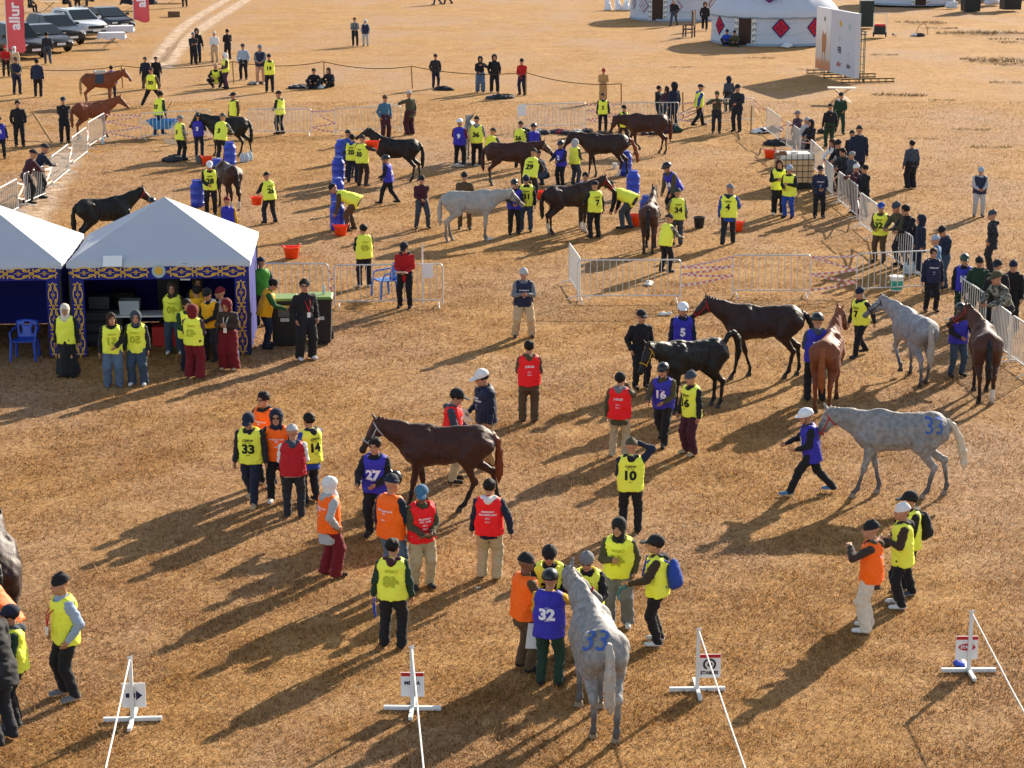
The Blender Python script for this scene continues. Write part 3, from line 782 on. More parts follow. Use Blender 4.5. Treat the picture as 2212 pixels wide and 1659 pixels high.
    for i, (top, K) in enumerate(legs):
        s = -1 if i % 2 == 0 else 1
        if i < 2:
            D.cone((s*.12, .36, 1.26), (s*.15, .50, 1.0), .13, .125, .08); D.cone((s*.15, .46, 1.0), K[0], .12, .092, .06)
            D.cone(K[0], K[1], .088, .052, .05); D.ell(K[1], (.05, .052, .062), .03); D.cone(K[1], K[2], .042, .034, .02); D.ell(K[2], (.042, .046, .046), .02); D.cone(K[2], K[3]+np.array([0, -.01, .03]), .036, .042, .02)
        else:
            D.cone((s*.12, -.60, 1.20), K[0], .20, .135, .08); D.cone((s*.13, -.76, 1.12), K[0]+np.array([0, -.12, -.05]), .13, .10, .08)
            D.cone(K[0], K[1], .118, .056, .05); D.ell(K[1]+np.array([0, -.015, .01]), (.046, .062, .07), .03); D.cone(K[1], K[2], .048, .036, .02); D.ell(K[2], (.043, .047, .048), .02); D.cone(K[2], K[3]+np.array([0, -.01, .03]), .038, .043, .02)
    for s in (-1, 1):   # hip point, shoulder point, jaw, ribs and the hollow before the haunch
        D.ell((s*.185, -.44, 1.30), (.05, .09, .06), .06); D.ell((s*.15, .66, 1.06), (.07, .07, .09), .06); D.ell(hp(.10, -.075, s*.045), (.045, .075, .075), .03)
        D.ell((s*.30, -.33, 1.13), (.085, .10, .16), .0, 'sub') if False else None
        for q in range(5): D.cone((s*.215, .22-q*.11, 1.26), (s*.245, .16-q*.11, .98), .035, .03, .045)
        D.cone((s*.115, .30, 1.38), (s*.175, .56, 1.06), .07, .075, .05); D.cone((s*.19, -.70, 1.12), (s*.175, -.52, .86), .085, .07, .05)
    D.noise(.0065, 15, ph); D.noise(.003, 38, ph+1)
    vv, ff = D.nets()
    base, ptc, dap = COATS[c]
    me = fastmesh('body', vv*h, ff, coat(c, base, ptc, dap=dap, rough=.5 if c in ('black', 'dbay', 'bay') else .6), True)
    # darker points: lower legs and muzzle belong to the coat itself
    P = np.clip((.52-vv[:, 2])/.22, 0, 1)
    dm = np.linalg.norm(vv-muz, axis=1); P = np.maximum(P, np.clip((.16-dm)/.12, 0, 1)*.8)
    if c == 'chest': P *= .5
    if c in ('grey', 'wgrey', 'dgrey'): P = np.maximum(P*.75, np.clip((.26-np.linalg.norm(vv-(poll+hdir*.38), axis=1))/.2, 0, .5))
    at = me.attributes.new('points', 'FLOAT', 'POINT'); at.data.foreach_set('value', P.astype(np.float32))
    bo = link('body', me, root)
    # hooves
    for i, (top, K) in enumerate(legs):
        f = K[3]; n = nrm(K[2]-K[3]); mb = MB()
        z0 = f[2]-.045
        mb.lathe([(.064, .0), (.062, .012), (.047, .075), (.03, .085)], 10, c=(f[0], f[1]+.015, z0)); o = mb
        for k in range(len(o.v)):
            x, y, z = o.v[k]; o.v[k] = (x*h[0], (y-.022*(z-z0)/.08)*h[1], z*h[2])
        mb.build('hoof', M_HOOFL if (c in ('grey', 'wgrey') or socks[i]) else M_HOOF, root, True)
        if socks[i]:
            E = Field(K[2]-.12, K[2]+np.array([.12, .14, .18]), .016); E.cone(K[2]+(K[1]-K[2])*.35, K[2], .044, .046, .02); E.ell(K[2], (.048, .052, .054), .02); E.cone(K[2], K[3]+np.array([0, -.01, .03]), .042, .048, .02)
            v2, f2 = E.nets(); link('white_sock', fastmesh('white_sock', v2*h, f2, mat('white_hair', srgb('#c9c2b8'), rough=.7)), root)
    # hair
    hm = mat('horsehair_'+(tailc or c), srgb(tailc) if tailc and tailc.startswith('#') else srgb(HAIRC[tailc or c]), rough=.5, var=.4, vs=30, bump=.5, bs=80)
    E = Field(lo, hi, hb*.8)
    nn = 11
    sd_ = nrm(np.cross(ndir, [0, 0, 1])); upn = np.cross(sd_, ndir)
    for k in range(nn):
        t = k/(nn-1); r0 = (.115+(.165-.115)*abs(1-t))
        p0 = NB+ndir*(.06+.68*t)+upn*(r0*1.04 if t > .02 else r0+.03)
        q0 = p0+sd_*(.055+.02*math.sin(k*2.2+ph))-upn*(.05+.05*abs(math.sin(k*1.7+ph))*(1 if c != 'bay' else .6))
        E.cone(p0, q0, .030, .024, .012)
    p0 = hp(.0, .09); E.cone(p0, hp(.14, .085), .03, .016, .02)
    v2, f2 = E.nets()
    if len(f2): link('mane', fastmesh('mane', v2*h, f2, hm), root)
    if tail == 'up': tp = [(0, -.86, 1.34), (0, -.98, 1.50), (.02, -1.12, 1.52), (.03, -1.24, 1.38), (.03, -1.28, 1.12), (.03, -1.24, .86)]
    elif tail == 'out': tp = [(0, -.86, 1.32), (0, -.98, 1.24), (.0, -1.10, 1.02), (.0, -1.17, .80), (0, -1.20, .60), (0, -1.19, .48)]
    elif tail == 'side': tp = [(0, -.86, 1.30), (.02, -.94, 1.16), (.05, -.97, .95), (.09, -.97, .75), (.12, -.96, .60), (.13, -.95, .50)]
    else: tp = [(0, -.86, 1.32), (0, -.95, 1.20), (0, -.985, 1.0), (0, -.985, .80), (.01, -.975, .60), (.02, -.97, .46)]
    tp = np.array(tp); tr = [.05, .052, .062, .072, .060, .016]
    E = Field(tp.min(0)-.14, tp.max(0)+.14, .018 if dd < 60 else .024)
    for k in range(5): E.cone(tp[k], tp[k+1], tr[k], tr[k+1], .03)
    E.noise(.011, 52, ph, (1.5, 1.0, .12)); E.noise(.006, 110, ph, (1.3, 1.0, .08))
    v2, f2 = E.nets(); link('tail', fastmesh('tail', v2*h, f2, hm), root)
    for s in (-1, 1):
        mb = MB(); p = hp(.13, .045, s*.088); mb.lathe([(.001, -.016), (.013, -.009), (.016, 0), (.013, .009), (.001, .016)], 8, c=tuple(p*h)); mb.build('eye', M_LENS, root, True)
        mb = MB(); p = hp(.55, -.005, s*.032); mb.lathe([(.001, -.012), (.012, -.004), (.012, .004), (.001, .012)], 6, c=tuple(p*h)); mb.build('nostril', SKIN[1], root, True)
    if blaze:
        E = Field(np.minimum(poll, muz)-.2, np.maximum(poll, muz)+.2, .014)
        E.cone(hp(.08, .074), hp(.50, .032), .030, .035, .01)
        v2, f2 = E.nets(); link('blaze', fastmesh('blaze', v2*h, f2, mat('white_hair', srgb('#c9c2b8'), rough=.7)), root)
    if halter:
        hmat = cloth(halter); mb = MB()
        def ring(t, ru, rd, rsd, tilt=0):
            ps = []
            for k in range(14):
                a_ = 2*math.pi*k/14; uu = math.sin(a_); ps.append(Vector((hp(t+tilt*uu, (ru if uu > 0 else rd)*uu-.02, rsd*math.cos(a_)))*h))
            return ps
        mb.tube(ring(.36, .092, .085, .078), .011, 5, closed=True)
        ha_ = mb.build('halter', hmat, root)
        mb = MB(); mb.tube(ring(.06, .115, .17, .108, -.05), .011, 5, closed=True); mb.build('cheek_strap', hmat, ha_)
        for s in (-1, 1):
            mb = MB(); mb.tube([Vector(hp(.36, -.02, s*.08)*h), Vector(hp(.2, -.02, s*.098)*h), Vector(hp(.06, .0, s*.106)*h)], .010, 5); mb.build('side_strap', hmat, ha_)
    if lead is not None:
        c0 = root_world = Vector(loc)+Vector(rotz(yw)@(hp(.38, -.11)*h)); e = Vector(lead[0]); mb = MB()
        m_ = [c0+(e-c0)*t+Vector((0, 0, -.22*math.sin(math.pi*t)*lead[2])) for t in np.linspace(0, 1, 9)]
        inv = rotz(-yw); mb.tube([Vector(inv@np.array(p-Vector(loc))) for p in m_], .010, 5); mb.build('lead_rope', cloth(lead[1]), root)
    if saddle:
        E = Field((-.4, -.4, .7), (.4, .5, 1.7), .03)
        E.ell((0, .02, 1.13), (.30, .46, .325), .02); E.plane((0, 0, 1.0), (0, 0, -1)); E.plane((0, .36, 0), (0, 1, .1)); E.plane((0, -.34, 0), (0, -1, 0))
        v2, f2 = E.nets(); sp_ = link('saddle_pad', fastmesh('saddle_pad', v2*h, f2, cloth('slate')), root)
        E = Field((-.4, -.4, 1.1), (.4, .5, 1.8), .025); E.cone((0, .22, 1.52), (0, -.2, 1.50), .09, .10, .03); E.ell((0, -.24, 1.54), (.17, .08, .07), .03); E.ell((0, .26, 1.56), (.08, .06, .08), .03)
        v2, f2 = E.nets(); link('saddle', fastmesh('saddle', v2*h, f2, mat('saddle_leather', srgb('#b9b3a8'), rough=.5)), root)
    if mark:
        s_, side, pm = mark
        tv2, tt = text_mesh(s_, .0)
        out = []
        for (x, z) in tv2*.27:
            if side == 'top':   # on the croup, read from behind and above
                nv = nrm([-.35, -.62, .70]); rt = nrm(np.cross([0, 0, 1.], -nv)) * 1.0; upv = np.cross(rt, -nv) * -1.0
                if upv[2] < 0: upv = -upv
                if rt[0] < 0: rt = -rt
                o3 = np.array([-.115, -.72, 1.13])+rt*x+upv*z*1.1; tt_ = np.linspace(.8, -.4, 120); Pp = o3[None]+tt_[:, None]*nv[None]
                f_ = D.sample(Pp); k = int((f_ < 0).argmax()); out.append(tuple(Pp[k]+nv*.022))
            else:
                sx = -1 if side == 'left' else 1
                py_, pz = -.60+x*(-1 if sx == -1 else 1)*1.0, 1.18+z; xx = np.linspace(.5, 0, 90)*sx; Pp = np.stack([xx, np.full(90, py_), np.full(90, pz)], 1)
                f_ = D.sample(Pp); k = int((f_ < 0).argmax()); out.append((xx[k]+sx*.010, py_, pz))
        link('painted_number', fastmesh('painted_number', np.array(out)*h, tt if side != 'left' else tt, pm, False), root)['kind'] = 'stuff'
    return dict(root=root, loc=loc, yaw=yw, muz=Vector(loc)+Vector(rotz(yw)@(muz*h)), chin=Vector(loc)+Vector(rotz(yw)@(hp(.38, -.11)*h)))
M_SPRAY = mat('blue_spray', srgb('#3a5ea6'), rough=.8, var=.3, vs=40)
# ------------------------------------------------------------------ the field
def field_colour(nt):
    """colour of the dry steppe turf, shared by soil and blades (world coordinates)"""
    N = nt.nodes; L = nt.links
    ge = N.new('ShaderNodeNewGeometry')
    def noise(sc_, det, rough=.55, dist=0.0, st=None):
        n = N.new('ShaderNodeTexNoise'); n.inputs['Scale'].default_value = sc_; n.inputs['Detail'].default_value = det; n.inputs['Roughness'].default_value = rough; n.inputs['Distortion'].default_value = dist
        src = ge.outputs['Position']
        if st:
            mp = N.new('ShaderNodeMapping'); mp.inputs['Scale'].default_value = st; L.new(src, mp.inputs['Vector']); src = mp.outputs['Vector']
        L.new(src, n.inputs['Vector']); return n.outputs['Fac']
    def ramp(f, stops):
        c = N.new('ShaderNodeValToRGB'); e = c.color_ramp.elements
        e[0].position, e[0].color = stops[0][0], srgb(stops[0][1])+(1,); e[1].position, e[1].color = stops[-1][0], srgb(stops[-1][1])+(1,)
        for p, q in stops[1:-1]: x = e.new(p); x.color = srgb(q)+(1,)
        L.new(f, c.inputs['Fac']); return c.outputs['Color']
    def mix(a, b, f, mode='MIX'):
        m = N.new('ShaderNodeMix'); m.data_type = 'RGBA'; m.blend_type = mode
        L.new(a, m.inputs['A']); L.new(b, m.inputs['B'])
        if isinstance(f, float): m.inputs['Factor'].default_value = f
        else: L.new(f, m.inputs['Factor'])
        return m.outputs['Result']
    c = ramp(noise(.35, 6, .62), [(.30, '#b08a58'), (.47, '#c39d69'), (.58, '#d0aa76'), (.72, '#dcbd8f')])
    c2 = ramp(noise(1.7, 5, .65, .3), [(.30, '#a5804e'), (.50, '#c79c63'), (.68, '#dcba88')])
    c = mix(c, c2, .5)
    worn = ramp(noise(.16, 4, .6, .4, (1, .55, 1)), [(.46, '#000000'), (.66, '#ffffff')])
    c = mix(c, ramp(noise(9, 3), [(.3, '#b59474'), (.7, '#d2b394')]), worn)
    orange = ramp(noise(.55, 4, .6, .6), [(.55, '#000000'), (.72, '#a0a0a0')])
    c = mix(c, ramp(noise(14, 3), [(.3, '#9a6a2c'), (.7, '#bf8a45')]), orange)
    return c, noise, ramp, mix

def ground_material():
    m, nt, b = _base('dry_turf'); N = nt.nodes; L = nt.links
    c, noise, ramp, mix = field_colour(nt)
    fine = noise(55, 6, .75, .6)
    c = mix(c, ramp(fine, [(.30, '#4a3a28'), (.45, '#c8baa6'), (.58, '#ffffff')]), 1.0, 'MULTIPLY')
    c = mix(c, ramp(noise(9, 5, .7, .5, (1, .6, 1)), [(.32, '#9a8a78'), (.52, '#ffffff')]), .8, 'MULTIPLY')
    L.new(c, b.inputs['Base Color']); b.inputs['Roughness'].default_value = .95; b.inputs['Specular IOR Level'].default_value = .1
    bp = N.new('ShaderNodeBump'); bp.inputs['Strength'].default_value = .85; bp.inputs['Distance'].default_value = .04
    L.new(noise(30, 6, .75, .5), bp.inputs['Height'])
    b2 = N.new('ShaderNodeBump'); b2.inputs['Strength'].default_value = .5; b2.inputs['Distance'].default_value = .12
    L.new(noise(3.2, 5, .7, .4), b2.inputs['Height']); L.new(bp.outputs['Normal'], b2.inputs['Normal'])
    L.new(b2.outputs['Normal'], b.inputs['Normal'])
    return m

def build_ground():
    # finer mesh in view with shallow bumps of the steppe, one sheet to the horizon
    ys = np.concatenate([[-300, -50, 0, 12], np.arange(18, 60, 1.2), np.arange(60, 260, 3.0), [320, 420, 600, 1000, 1800]])
    xs = np.concatenate([[-1500, -600, -250, -120, -80], np.arange(-60, 60.1, 2.0), [80, 120, 250, 600, 1500]])
    Xg, Yg = np.meshgrid(xs, ys, indexing='ij')
    Z = -.010+.009*np.sin(Xg*.9+.3*Yg)*np.sin(Yg*.7)
    far = np.clip((Yg-95)/60, 0, 1)*np.clip((Xg-14)/14, 0, 1)
    Z = Z - far*.10 + far*(.10*np.sin(Xg*.55+.2*Yg)*np.sin(Yg*.35+1)+.05*np.sin(Xg*1.3)*np.sin(Yg*.8))
    Z = np.minimum(Z, .0)
    V = np.stack([Xg, Yg, Z], -1).reshape(-1, 3); nx, ny = Xg.shape
    I = np.arange(nx-1)[:, None]*ny+np.arange(ny-1)[None]
    F = np.stack([I, I+ny, I+ny+1, I+1], -1).reshape(-1, 4)
    o = link('ground', fastmesh('ground', V, F, ground_material())); tag(o, 'dry golden trampled steppe grass field under everything', 'ground', kind='structure')

def build_grass():
    m, nt, b = _base('dry_grass_blade'); N = nt.nodes; L = nt.links
    c, noise, ramp, mix = field_colour(nt)
    at = N.new('ShaderNodeAttribute'); at.attribute_name = 'tone'
    c = mix(c, ramp(at.outputs['Fac'], [(0, '#6b573c'), (.35, '#cdb994'), (.7, '#fff2da'), (1.0, '#fffef4')]), 1.0, 'MULTIPLY')
    L.new(c, b.inputs['Base Color']); b.inputs['Roughness'].default_value = .7; b.inputs['Specular IOR Level'].default_value = .25
    tr = N.new('ShaderNodeBsdfTranslucent'); L.new(c, tr.inputs['Color'])
    ms = N.new('ShaderNodeMixShader'); ms.inputs['Fac'].default_value = .35
    L.new(b.outputs['BSDF'], ms.inputs[1]); L.new(tr.outputs['BSDF'], ms.inputs[2]); L.new(ms.outputs['Shader'], N['Material Output'].inputs['Surface'])
    bands = [(21.5, 30, 1150, 1.0), (30, 40, 720, 1.15), (40, 54, 400, 1.4), (54, 75, 210, 1.6), (75, 98, 110, 1.8)]
    Ps = []; Ss = []
    for y0, y1, dens, s in bands:
        hw = lambda y: y*.262+1.5
        area = (hw(y0)+hw(y1))*(y1-y0); n = int(area*dens)
        yy = RNG.uniform(y0, y1, n*2); xx = RNG.uniform(-hw(y1), hw(y1), n*2); k = np.abs(xx) < hw(yy); 
        # tufts: gather blades in patches of uneven density
        q = np.sin(xx*2.3+1.1*np.sin(yy*1.9))*np.sin(yy*2.7+1.3*np.sin(xx*1.3)); k &= RNG.uniform(0, 1, n*2) < .62+.38*q
        P = np.stack([xx[k], yy[k]], 1)[:n]; Ps.append(P); Ss.append(np.full(len(P), s))
    P = np.concatenate(Ps); S = np.concatenate(Ss); n = len(P)
    ln = RNG.uniform(.045, .11, n)*S**.75; wd = RNG.uniform(.007, .016, n)*S**.9
    ang = RNG.uniform(0, 2*math.pi, n); el = (np.abs(RNG.normal(.42, .32, n))/S**.8).clip(.05, 1.2)
    tall = (RNG.uniform(0, 1, n) < .003) & (S < 1.5); ln[tall] *= 2.0; el[tall] = 1.1
    dx, dy = np.cos(ang), np.sin(ang)
    base = np.stack([P[:, 0], P[:, 1], np.full(n, -.012)], 1)
    side = np.stack([-dy, dx, 0*dx], 1)*wd[:, None]/2
    tip = base+np.stack([dx*np.cos(el), dy*np.cos(el), np.sin(el)], 1)*ln[:, None]
    V = np.stack([base-side, base+side, tip], 1).reshape(-1, 3); F = np.arange(3*n).reshape(-1, 3)
    me = fastmesh('grass', V, F, m, False)
    t = np.repeat(RNG.uniform(0, 1, n), 3); a = me.attributes.new('tone', 'FLOAT', 'POINT'); a.data.foreach_set('value', t.astype(np.float32))
    tag(link('grass', me), 'short dry straw-coloured grass blades covering the field', 'grass', kind='stuff')
    return n

def track(pts, wdt, name, label):
    """pale worn wheel rut laid on the turf"""
    m = MATS.get('rut')
    if m is None:
        m, nt, b = _base('rut'); N = nt.nodes; L = nt.links
        c, noise, ramp, mix = field_colour(nt)
        L.new(ramp(noise(6, 4), [(.3, '#b89a7c'), (.7, '#d6bda0')]), b.inputs['Base Color']); b.inputs['Roughness'].default_value = .95
        at = N.new('ShaderNodeAttribute'); at.attribute_name = 'edge'
        mm = N.new('ShaderNodeMath'); mm.operation = 'MULTIPLY'; L.new(at.outputs['Fac'], mm.inputs[0])
        cr = N.new('ShaderNodeValToRGB'); cr.color_ramp.elements[0].position = .25; cr.color_ramp.elements[1].position = .60; L.new(noise(1.6, 4, .6), cr.inputs['Fac']); L.new(cr.outputs['Color'], mm.inputs[1])
        L.new(mm.outputs[0], b.inputs['Alpha']); MATS['rut'] = m
    P = [G(*p) for p in pts]; V = []; E = []
    Q = []
    for i in range(len(P)-1):
        for k in range(8): Q.append(P[i].lerp(P[i+1], k/8))
    Q.append(P[-1])
    for i, p in enumerate(Q):
        t = (Q[min(i+1, len(Q)-1)]-Q[max(i-1, 0)]).normalized(); n = Vector((-t.y, t.x, 0))
        for s, e in ((-1, 0), (-.4, .9), (.4, .9), (1, 0)):
            V.append((p.x+n.x*s*wdt, p.y+n.y*s*wdt, .010)); E.append(e)
    F = [(i*4+k, i*4+k+1, (i+1)*4+k+1, (i+1)*4+k) for i in range(len(Q)-1) for k in range(3)]
    me = fastmesh(name, np.array(V), np.array(F), m); a = me.attributes.new('edge', 'FLOAT', 'POINT'); a.data.foreach_set('value', E)
    tag(link(name, me), label, 'track', kind='structure')

build_ground(); NBLADES = build_grass()
track([(560, -22), (532, 0), (480, 32), (428, 66), (395, 95), (370, 124), (352, 150)], .75, 'dirt_track', 'pale worn wheel rut curving across the grass beside the parked cars')
track([(520, -22), (489, 0), (440, 28), (399, 55), (372, 82), (353, 110), (338, 135)], .65, 'dirt_track', 'second pale wheel rut running beside the other one')
track([(150, 330), (115, 390), (80, 450), (40, 520)], .8, 'dirt_track', 'worn brown trodden strip along the barrier row')

# ------------------------------------------------------------------ crowd barriers and tape
M_GALV = mat('white_galvanised', srgb('#cfcfcb'), rough=.45, metal=.25, var=.1, vs=5)
_BAR = {}
def barrier(a, b, label, group, z=1.08, n=None, gapn=.16):
    A = G(a[0], a[1], z); B = G(b[0], b[1], z); d = B-A; Lm = math.hypot(d.x, d.y); rz = math.atan2(d.y, d.x)
    o = empty('crowd_barrier', (A.x, A.y, 0), rz, label, 'barrier', group)
    mb = MB(); r = .019
    def arc(cx, cz, a0, a1): return [(cx+.09*math.cos(t), 0, cz+.09*math.sin(t)) for t in np.linspace(a0, a1, 5)]
    path = [(0, 0, .04)]+arc(.09, z-.09, math.pi, math.pi/2)+arc(Lm-.09, z-.09, math.pi/2, 0)+[(Lm, 0, .04)]
    mb.tube(path, r, 8); mb.build('frame', M_GALV, o, True)
    mb = MB(); mb.tube([(0, 0, .17), (Lm, 0, .17)], r*.85, 8); mb.build('bottom_rail', M_GALV, o, True)
    k = n or max(3, int(round(Lm/gapn))-1)
    if z not in _BAR: _BAR[z] = MB().tube([(0, 0, .17), (0, 0, z-.005)], .0105, 6).mesh('bar', M_GALV, True)
    for i in range(k):
        q = link('bar', _BAR[z], o); q.location = (Lm*(i+1)/(k+1), 0, 0)
    for x in (.10, Lm-.10):
        mb = MB(); mb.tube([(x, -.30, .015), (x, -.15, .075), (x, 0, .10), (x, .15, .075), (x, .30, .015)], .016, 6); mb.build('foot', M_GALV, o, True)
    return A, B

M_TR = mat('tape_red', srgb('#d0736a'), rough=.5); M_TW = mat('tape_white', srgb('#e6dcd4'), rough=.5)
def tape(pts, label, wdt=.055, group='striped barrier tapes'):
    """one striped tape along world points, red and white in turn"""
    V = []; F = []; mi = []
    pts = [Vector(p) for p in pts]; acc = 0; tw = 0
    for i in range(len(pts)-1):
        a, b = pts[i], pts[i+1]; L_ = (b-a).length; n = max(2, int(L_/.085))
        for k in range(n):
            p0 = a.lerp(b, k/n); p1 = a.lerp(b, (k+1)/n)
            sg = lambda t: Vector((0, 0, -.03*L_*.5*math.sin(math.pi*t)))
            p0 = p0+sg(k/n); p1 = p1+sg((k+1)/n); o = len(V)
            t0, t1 = .5+.5*math.cos(k/n*5+i), .5+.5*math.cos((k+1)/n*5+i)
            dn = Vector((0, 0, -1)); sd_ = Vector((.3, -.3, 0))
            w0 = (dn*(.45+.55*t0)+sd_*(1-t0)).normalized()*wdt; w1 = (dn*(.45+.55*t1)+sd_*(1-t1)).normalized()*wdt
            V += [tuple(p0), tuple(p1), tuple(p1+w1), tuple(p0+w0)]; F.append((o, o+1, o+2, o+3)); mi.append(acc % 2); acc += 1
    o = link('barrier_tape', fastmesh('barrier_tape', np.array(V), np.array(F), [M_TR, M_TW], False, mi)); tag(o, label, 'tape', group); return o

LB = 'white steel crowd barrier in the row where two dark-capped men lean'
rowA = 'barriers in the row along the trodden strip'
ends = []
for a, b in (((-12, 412), (36, 386)), ((51, 375), (95, 358)), ((111, 338), (147, 311)), ((155, 297), (186, 275)), ((190, 264), (225, 244))):
    ends.append(barrier(a, b, LB, rowA, n=11))
def zig(B, A, zs, label):
    pts = []
    for i, z in enumerate(zs): q = B if i % 2 == 0 else A; pts.append((q.x, q.y-.03, z))
    return tape(pts, label)
for i in range(4): zig(ends[i][1], ends[i+1][0], (1.0, .75, .5, .3), 'slack striped tape linking two barriers in the row of leaning men')
rowB = 'barriers in the row behind the wash area'
b6 = barrier((304, 245), (453, 237), 'white steel crowd barrier behind the blue wheelbarrow', rowB)
zig(ends[4][1], b6[0], (1.05, 1.03, .75, .55, .35, .1), 'red and white tape zigzag between leaning-men row and wheelbarrow barrier')
b7 = barrier((536, 236), (672, 235), 'white steel crowd barrier before lone crew man in black cap', rowB)
b8 = barrier((723, 234), (865, 228), 'white steel crowd barrier before man in pale blue jacket', rowB)
zig(b7[1], b8[0], (1.0, 1.02, 1.0, .5, .35, .12), 'sagging striped tape between crew man and blue jacket man barriers')
b9 = barrier((1121, 226), (1265, 222), 'white steel crowd barrier with white notice sheet and saddles below', rowB)
b10 = barrier((1341, 222), (1466, 221), 'white steel crowd barrier before three people in dark coats', rowB)
zig(b9[1], b10[0], (1.05, 1.06, .78, .62, .4, .2), 'tangled striped tape beside the small crew member numbered 2')
b11 = barrier((1520, 215), (1628, 212), 'white steel crowd barrier under crossed arms of olive jacket person', rowB)
zig(b10[1], b11[0], (1.05, 1.05, .6, .75, .35, .2), 'striped tape zigzag where man with blue sleeves walks past')
rowC = 'barriers in the long row of spectators'
LC = 'white steel crowd barrier in the long row lined by spectators'
rc = []
for a, b in (((1657, 232), (1685, 252)), ((1700, 261), (1730, 281)), ((1752, 301), (1778, 325)), ((1784, 345), (1800, 360)), ((1812, 370), (1853, 401)), ((1859, 416), (1894, 441)), ((1912, 474), (1972, 511))):
    rc.append(barrier(a, b, LC, rowC, n=12))
zig(b11[1], rc[0][0], (1.05, 1.0, .8, .25), 'striped tape at the corner of the two barrier rows')
for i in range(6): zig(rc[i][1], rc[i+1][0], (1.02, 1.0, .7, .4, .25), 'slack striped tape linking two barriers of the spectator row')
rowD = 'barriers in the row facing the judges'
b24 = barrier((1230, 525), (1253, 558), 'white steel crowd barrier turned end-on at the corner of its row', rowD, n=12)
b25 = barrier((1248, 562), (1471, 561), 'white steel crowd barrier with a pale scrap lying behind it', rowD)
b19 = barrier((1584, 551), (1752, 551), 'white steel crowd barrier standing between two zigzag tapes', rowD)
b20 = barrier((1853, 548), (2017, 541), 'white steel crowd barrier with a green-labelled white bucket behind', rowD)
zig(b25[1], b19[0], (.92, 1.07, .92, .83, .74, .58, .45), 'red and white tape zigzag right of the scrap-backed barrier')
zig(b19[1], b20[0], (1.06, 1.06, 1.06, .70, .62, .38, .2), 'red and white tape zigzag beside the green-labelled bucket')
barrier((2070, 596), (2131, 635), 'white steel crowd barrier with paper notice, before green coat man', 'barriers at the field edge', n=12)
barrier((2145, 650), (2184, 678), 'white steel crowd barrier under the camouflage jacket man\'s arms', 'barriers at the field edge', n=12)
barrier((2188, 681), (2235, 712), 'white steel crowd barrier past the camouflage jacket man', 'barriers at the field edge', n=12)
b26 = barrier((549, 569), (709, 570), 'white steel crowd barrier behind the wheeled bins', rowD)
b27 = barrier((722, 573), (956, 570), 'white steel crowd barrier with clipboard sheets and blue chair behind', rowD)
zig(b26[1], b27[0], (.95, .8, .7, .55, .5, .4, .35, .25), 'bunched striped tape hanging beside the wheeled bins')

def notice(a, b, t, w_, h_, z, name, label):
    """paper hung on a barrier between world points a, b"""
    p = a.lerp(b, t); d = (b-a); rz = math.atan2(d.y, d.x)
    o = MB().box((0, 0, 0), (w_, .006, h_)).build(name, M_PAPER); o.location = (p.x, p.y-.035, z); o.rotation_euler = (0, 0, rz); tag(o, label, 'sheet'); return o
notice(b27[0], b27[1], .86, .28, .36, .92, 'notice_sheet', 'white paper sheet clipped to barrier behind the blue chair')
notice(b9[0], b9[1], .04, .36, .44, .84, 'notice_sheet', 'pale notice sheet hung at barrier end above the saddles')
nn = G(2070, 596, 1.08); o = MB().box((0, 0, 0), (.3, .006, .5)).build('notice_sheet', M_PAPER); o.location = (nn.x+.22, nn.y-.26, .80); o.rotation_euler = (0, 0, -.9); tag(o, 'white notice with red heading on barrier before green coat man', 'sheet')
q = MB().box((0, -.005, .2), (.3, .004, .1)).build('heading', mat('sign_red', srgb('#b81f25'), rough=.6), o)
pt = G(912, 560, 1.3); o = MB().tube([(0, 0, .02), (0, 0, 1.55)], .022, 8).build('white_pole', M_GALV); o.location = (G(913, 662).x, b27[0].lerp(b27[1], .8).y+.18, 0); tag(o, 'slim white pole standing upright behind the barrier beside red jacket man', 'pole')

# ------------------------------------------------------------------ rope fence on stakes
M_WOOD = mat('stake_wood', srgb('#9a7746'), rough=.8, var=.2, vs=20); M_ROPE = mat('dark_rope', srgb('#4a3a28'), rough=.9); M_WROPE = mat('white_rope', srgb('#dcdad4'), rough=.7)
stk = [(505, 180), (700, 180), (891, 191), (1136, 206), (1342, 233), (1476, 254), (1622, 286)]
tops = []
M_ = MB().tube([(0, 0, 0), (0, 0, 1.12)], .032, 7).mesh('fence_stake', M_WOOD, True)
p0 = G(265, 190)
for i, (u, v) in enumerate([(265, 190)]+stk):
    p = G(u, v); o = link('fence_stake', M_); o.location = p; o.rotation_euler = (0, R(random.uniform(-3, 3)), 0)
    tag(o, 'thin wooden stake carrying the dark rope across the field', 'stake', 'rope fence stakes'); tops.append(p+Vector((0, 0, 1.10)))
def rope(pts, sag, r, m, label, name='rope', group=None):
    mb = MB(); P = []
    for i in range(len(pts)-1):
        for k in range(10):
            t = k/10; q = Vector(pts[i]).lerp(Vector(pts[i+1]), t); q.z -= sag*4*t*(1-t); P.append(q)
    P.append(Vector(pts[-1])); mb.tube(P, r, 5); o = mb.build(name, m, None, True); tag(o, label, 'rope', group); return o
rope([G(-10, 172)+Vector((0, 0, .9)), G(45, 188)+Vector((0, 0, .95)), tops[0]], .18, .020, M_ROPE, 'dark rope running from the parked cars to the first stake')
rope(tops[:6], .22, .020, M_ROPE, 'dark rope sagging from stake to stake across the field')
mb = MB(); a = G(112, 307); b = G(75, 290)+Vector((0, 0, .85)); mb.tube([tuple(a), tuple(b)], .045, 7); o = mb.build('leaning_stake', M_WOOD, None, True); tag(o, 'thick wooden stake leaning over with rope at its tip', 'stake')
mb = MB(); mb.tube([tuple(b), tuple(G(20, 300)+Vector((0, 0, .5))), tuple(G(-10, 300)+Vector((0, 0, .55)))], .015, 5); tag(mb.build('rope', M_ROPE, None, True), 'short rope tied to the leaning stake by man in black', 'rope')
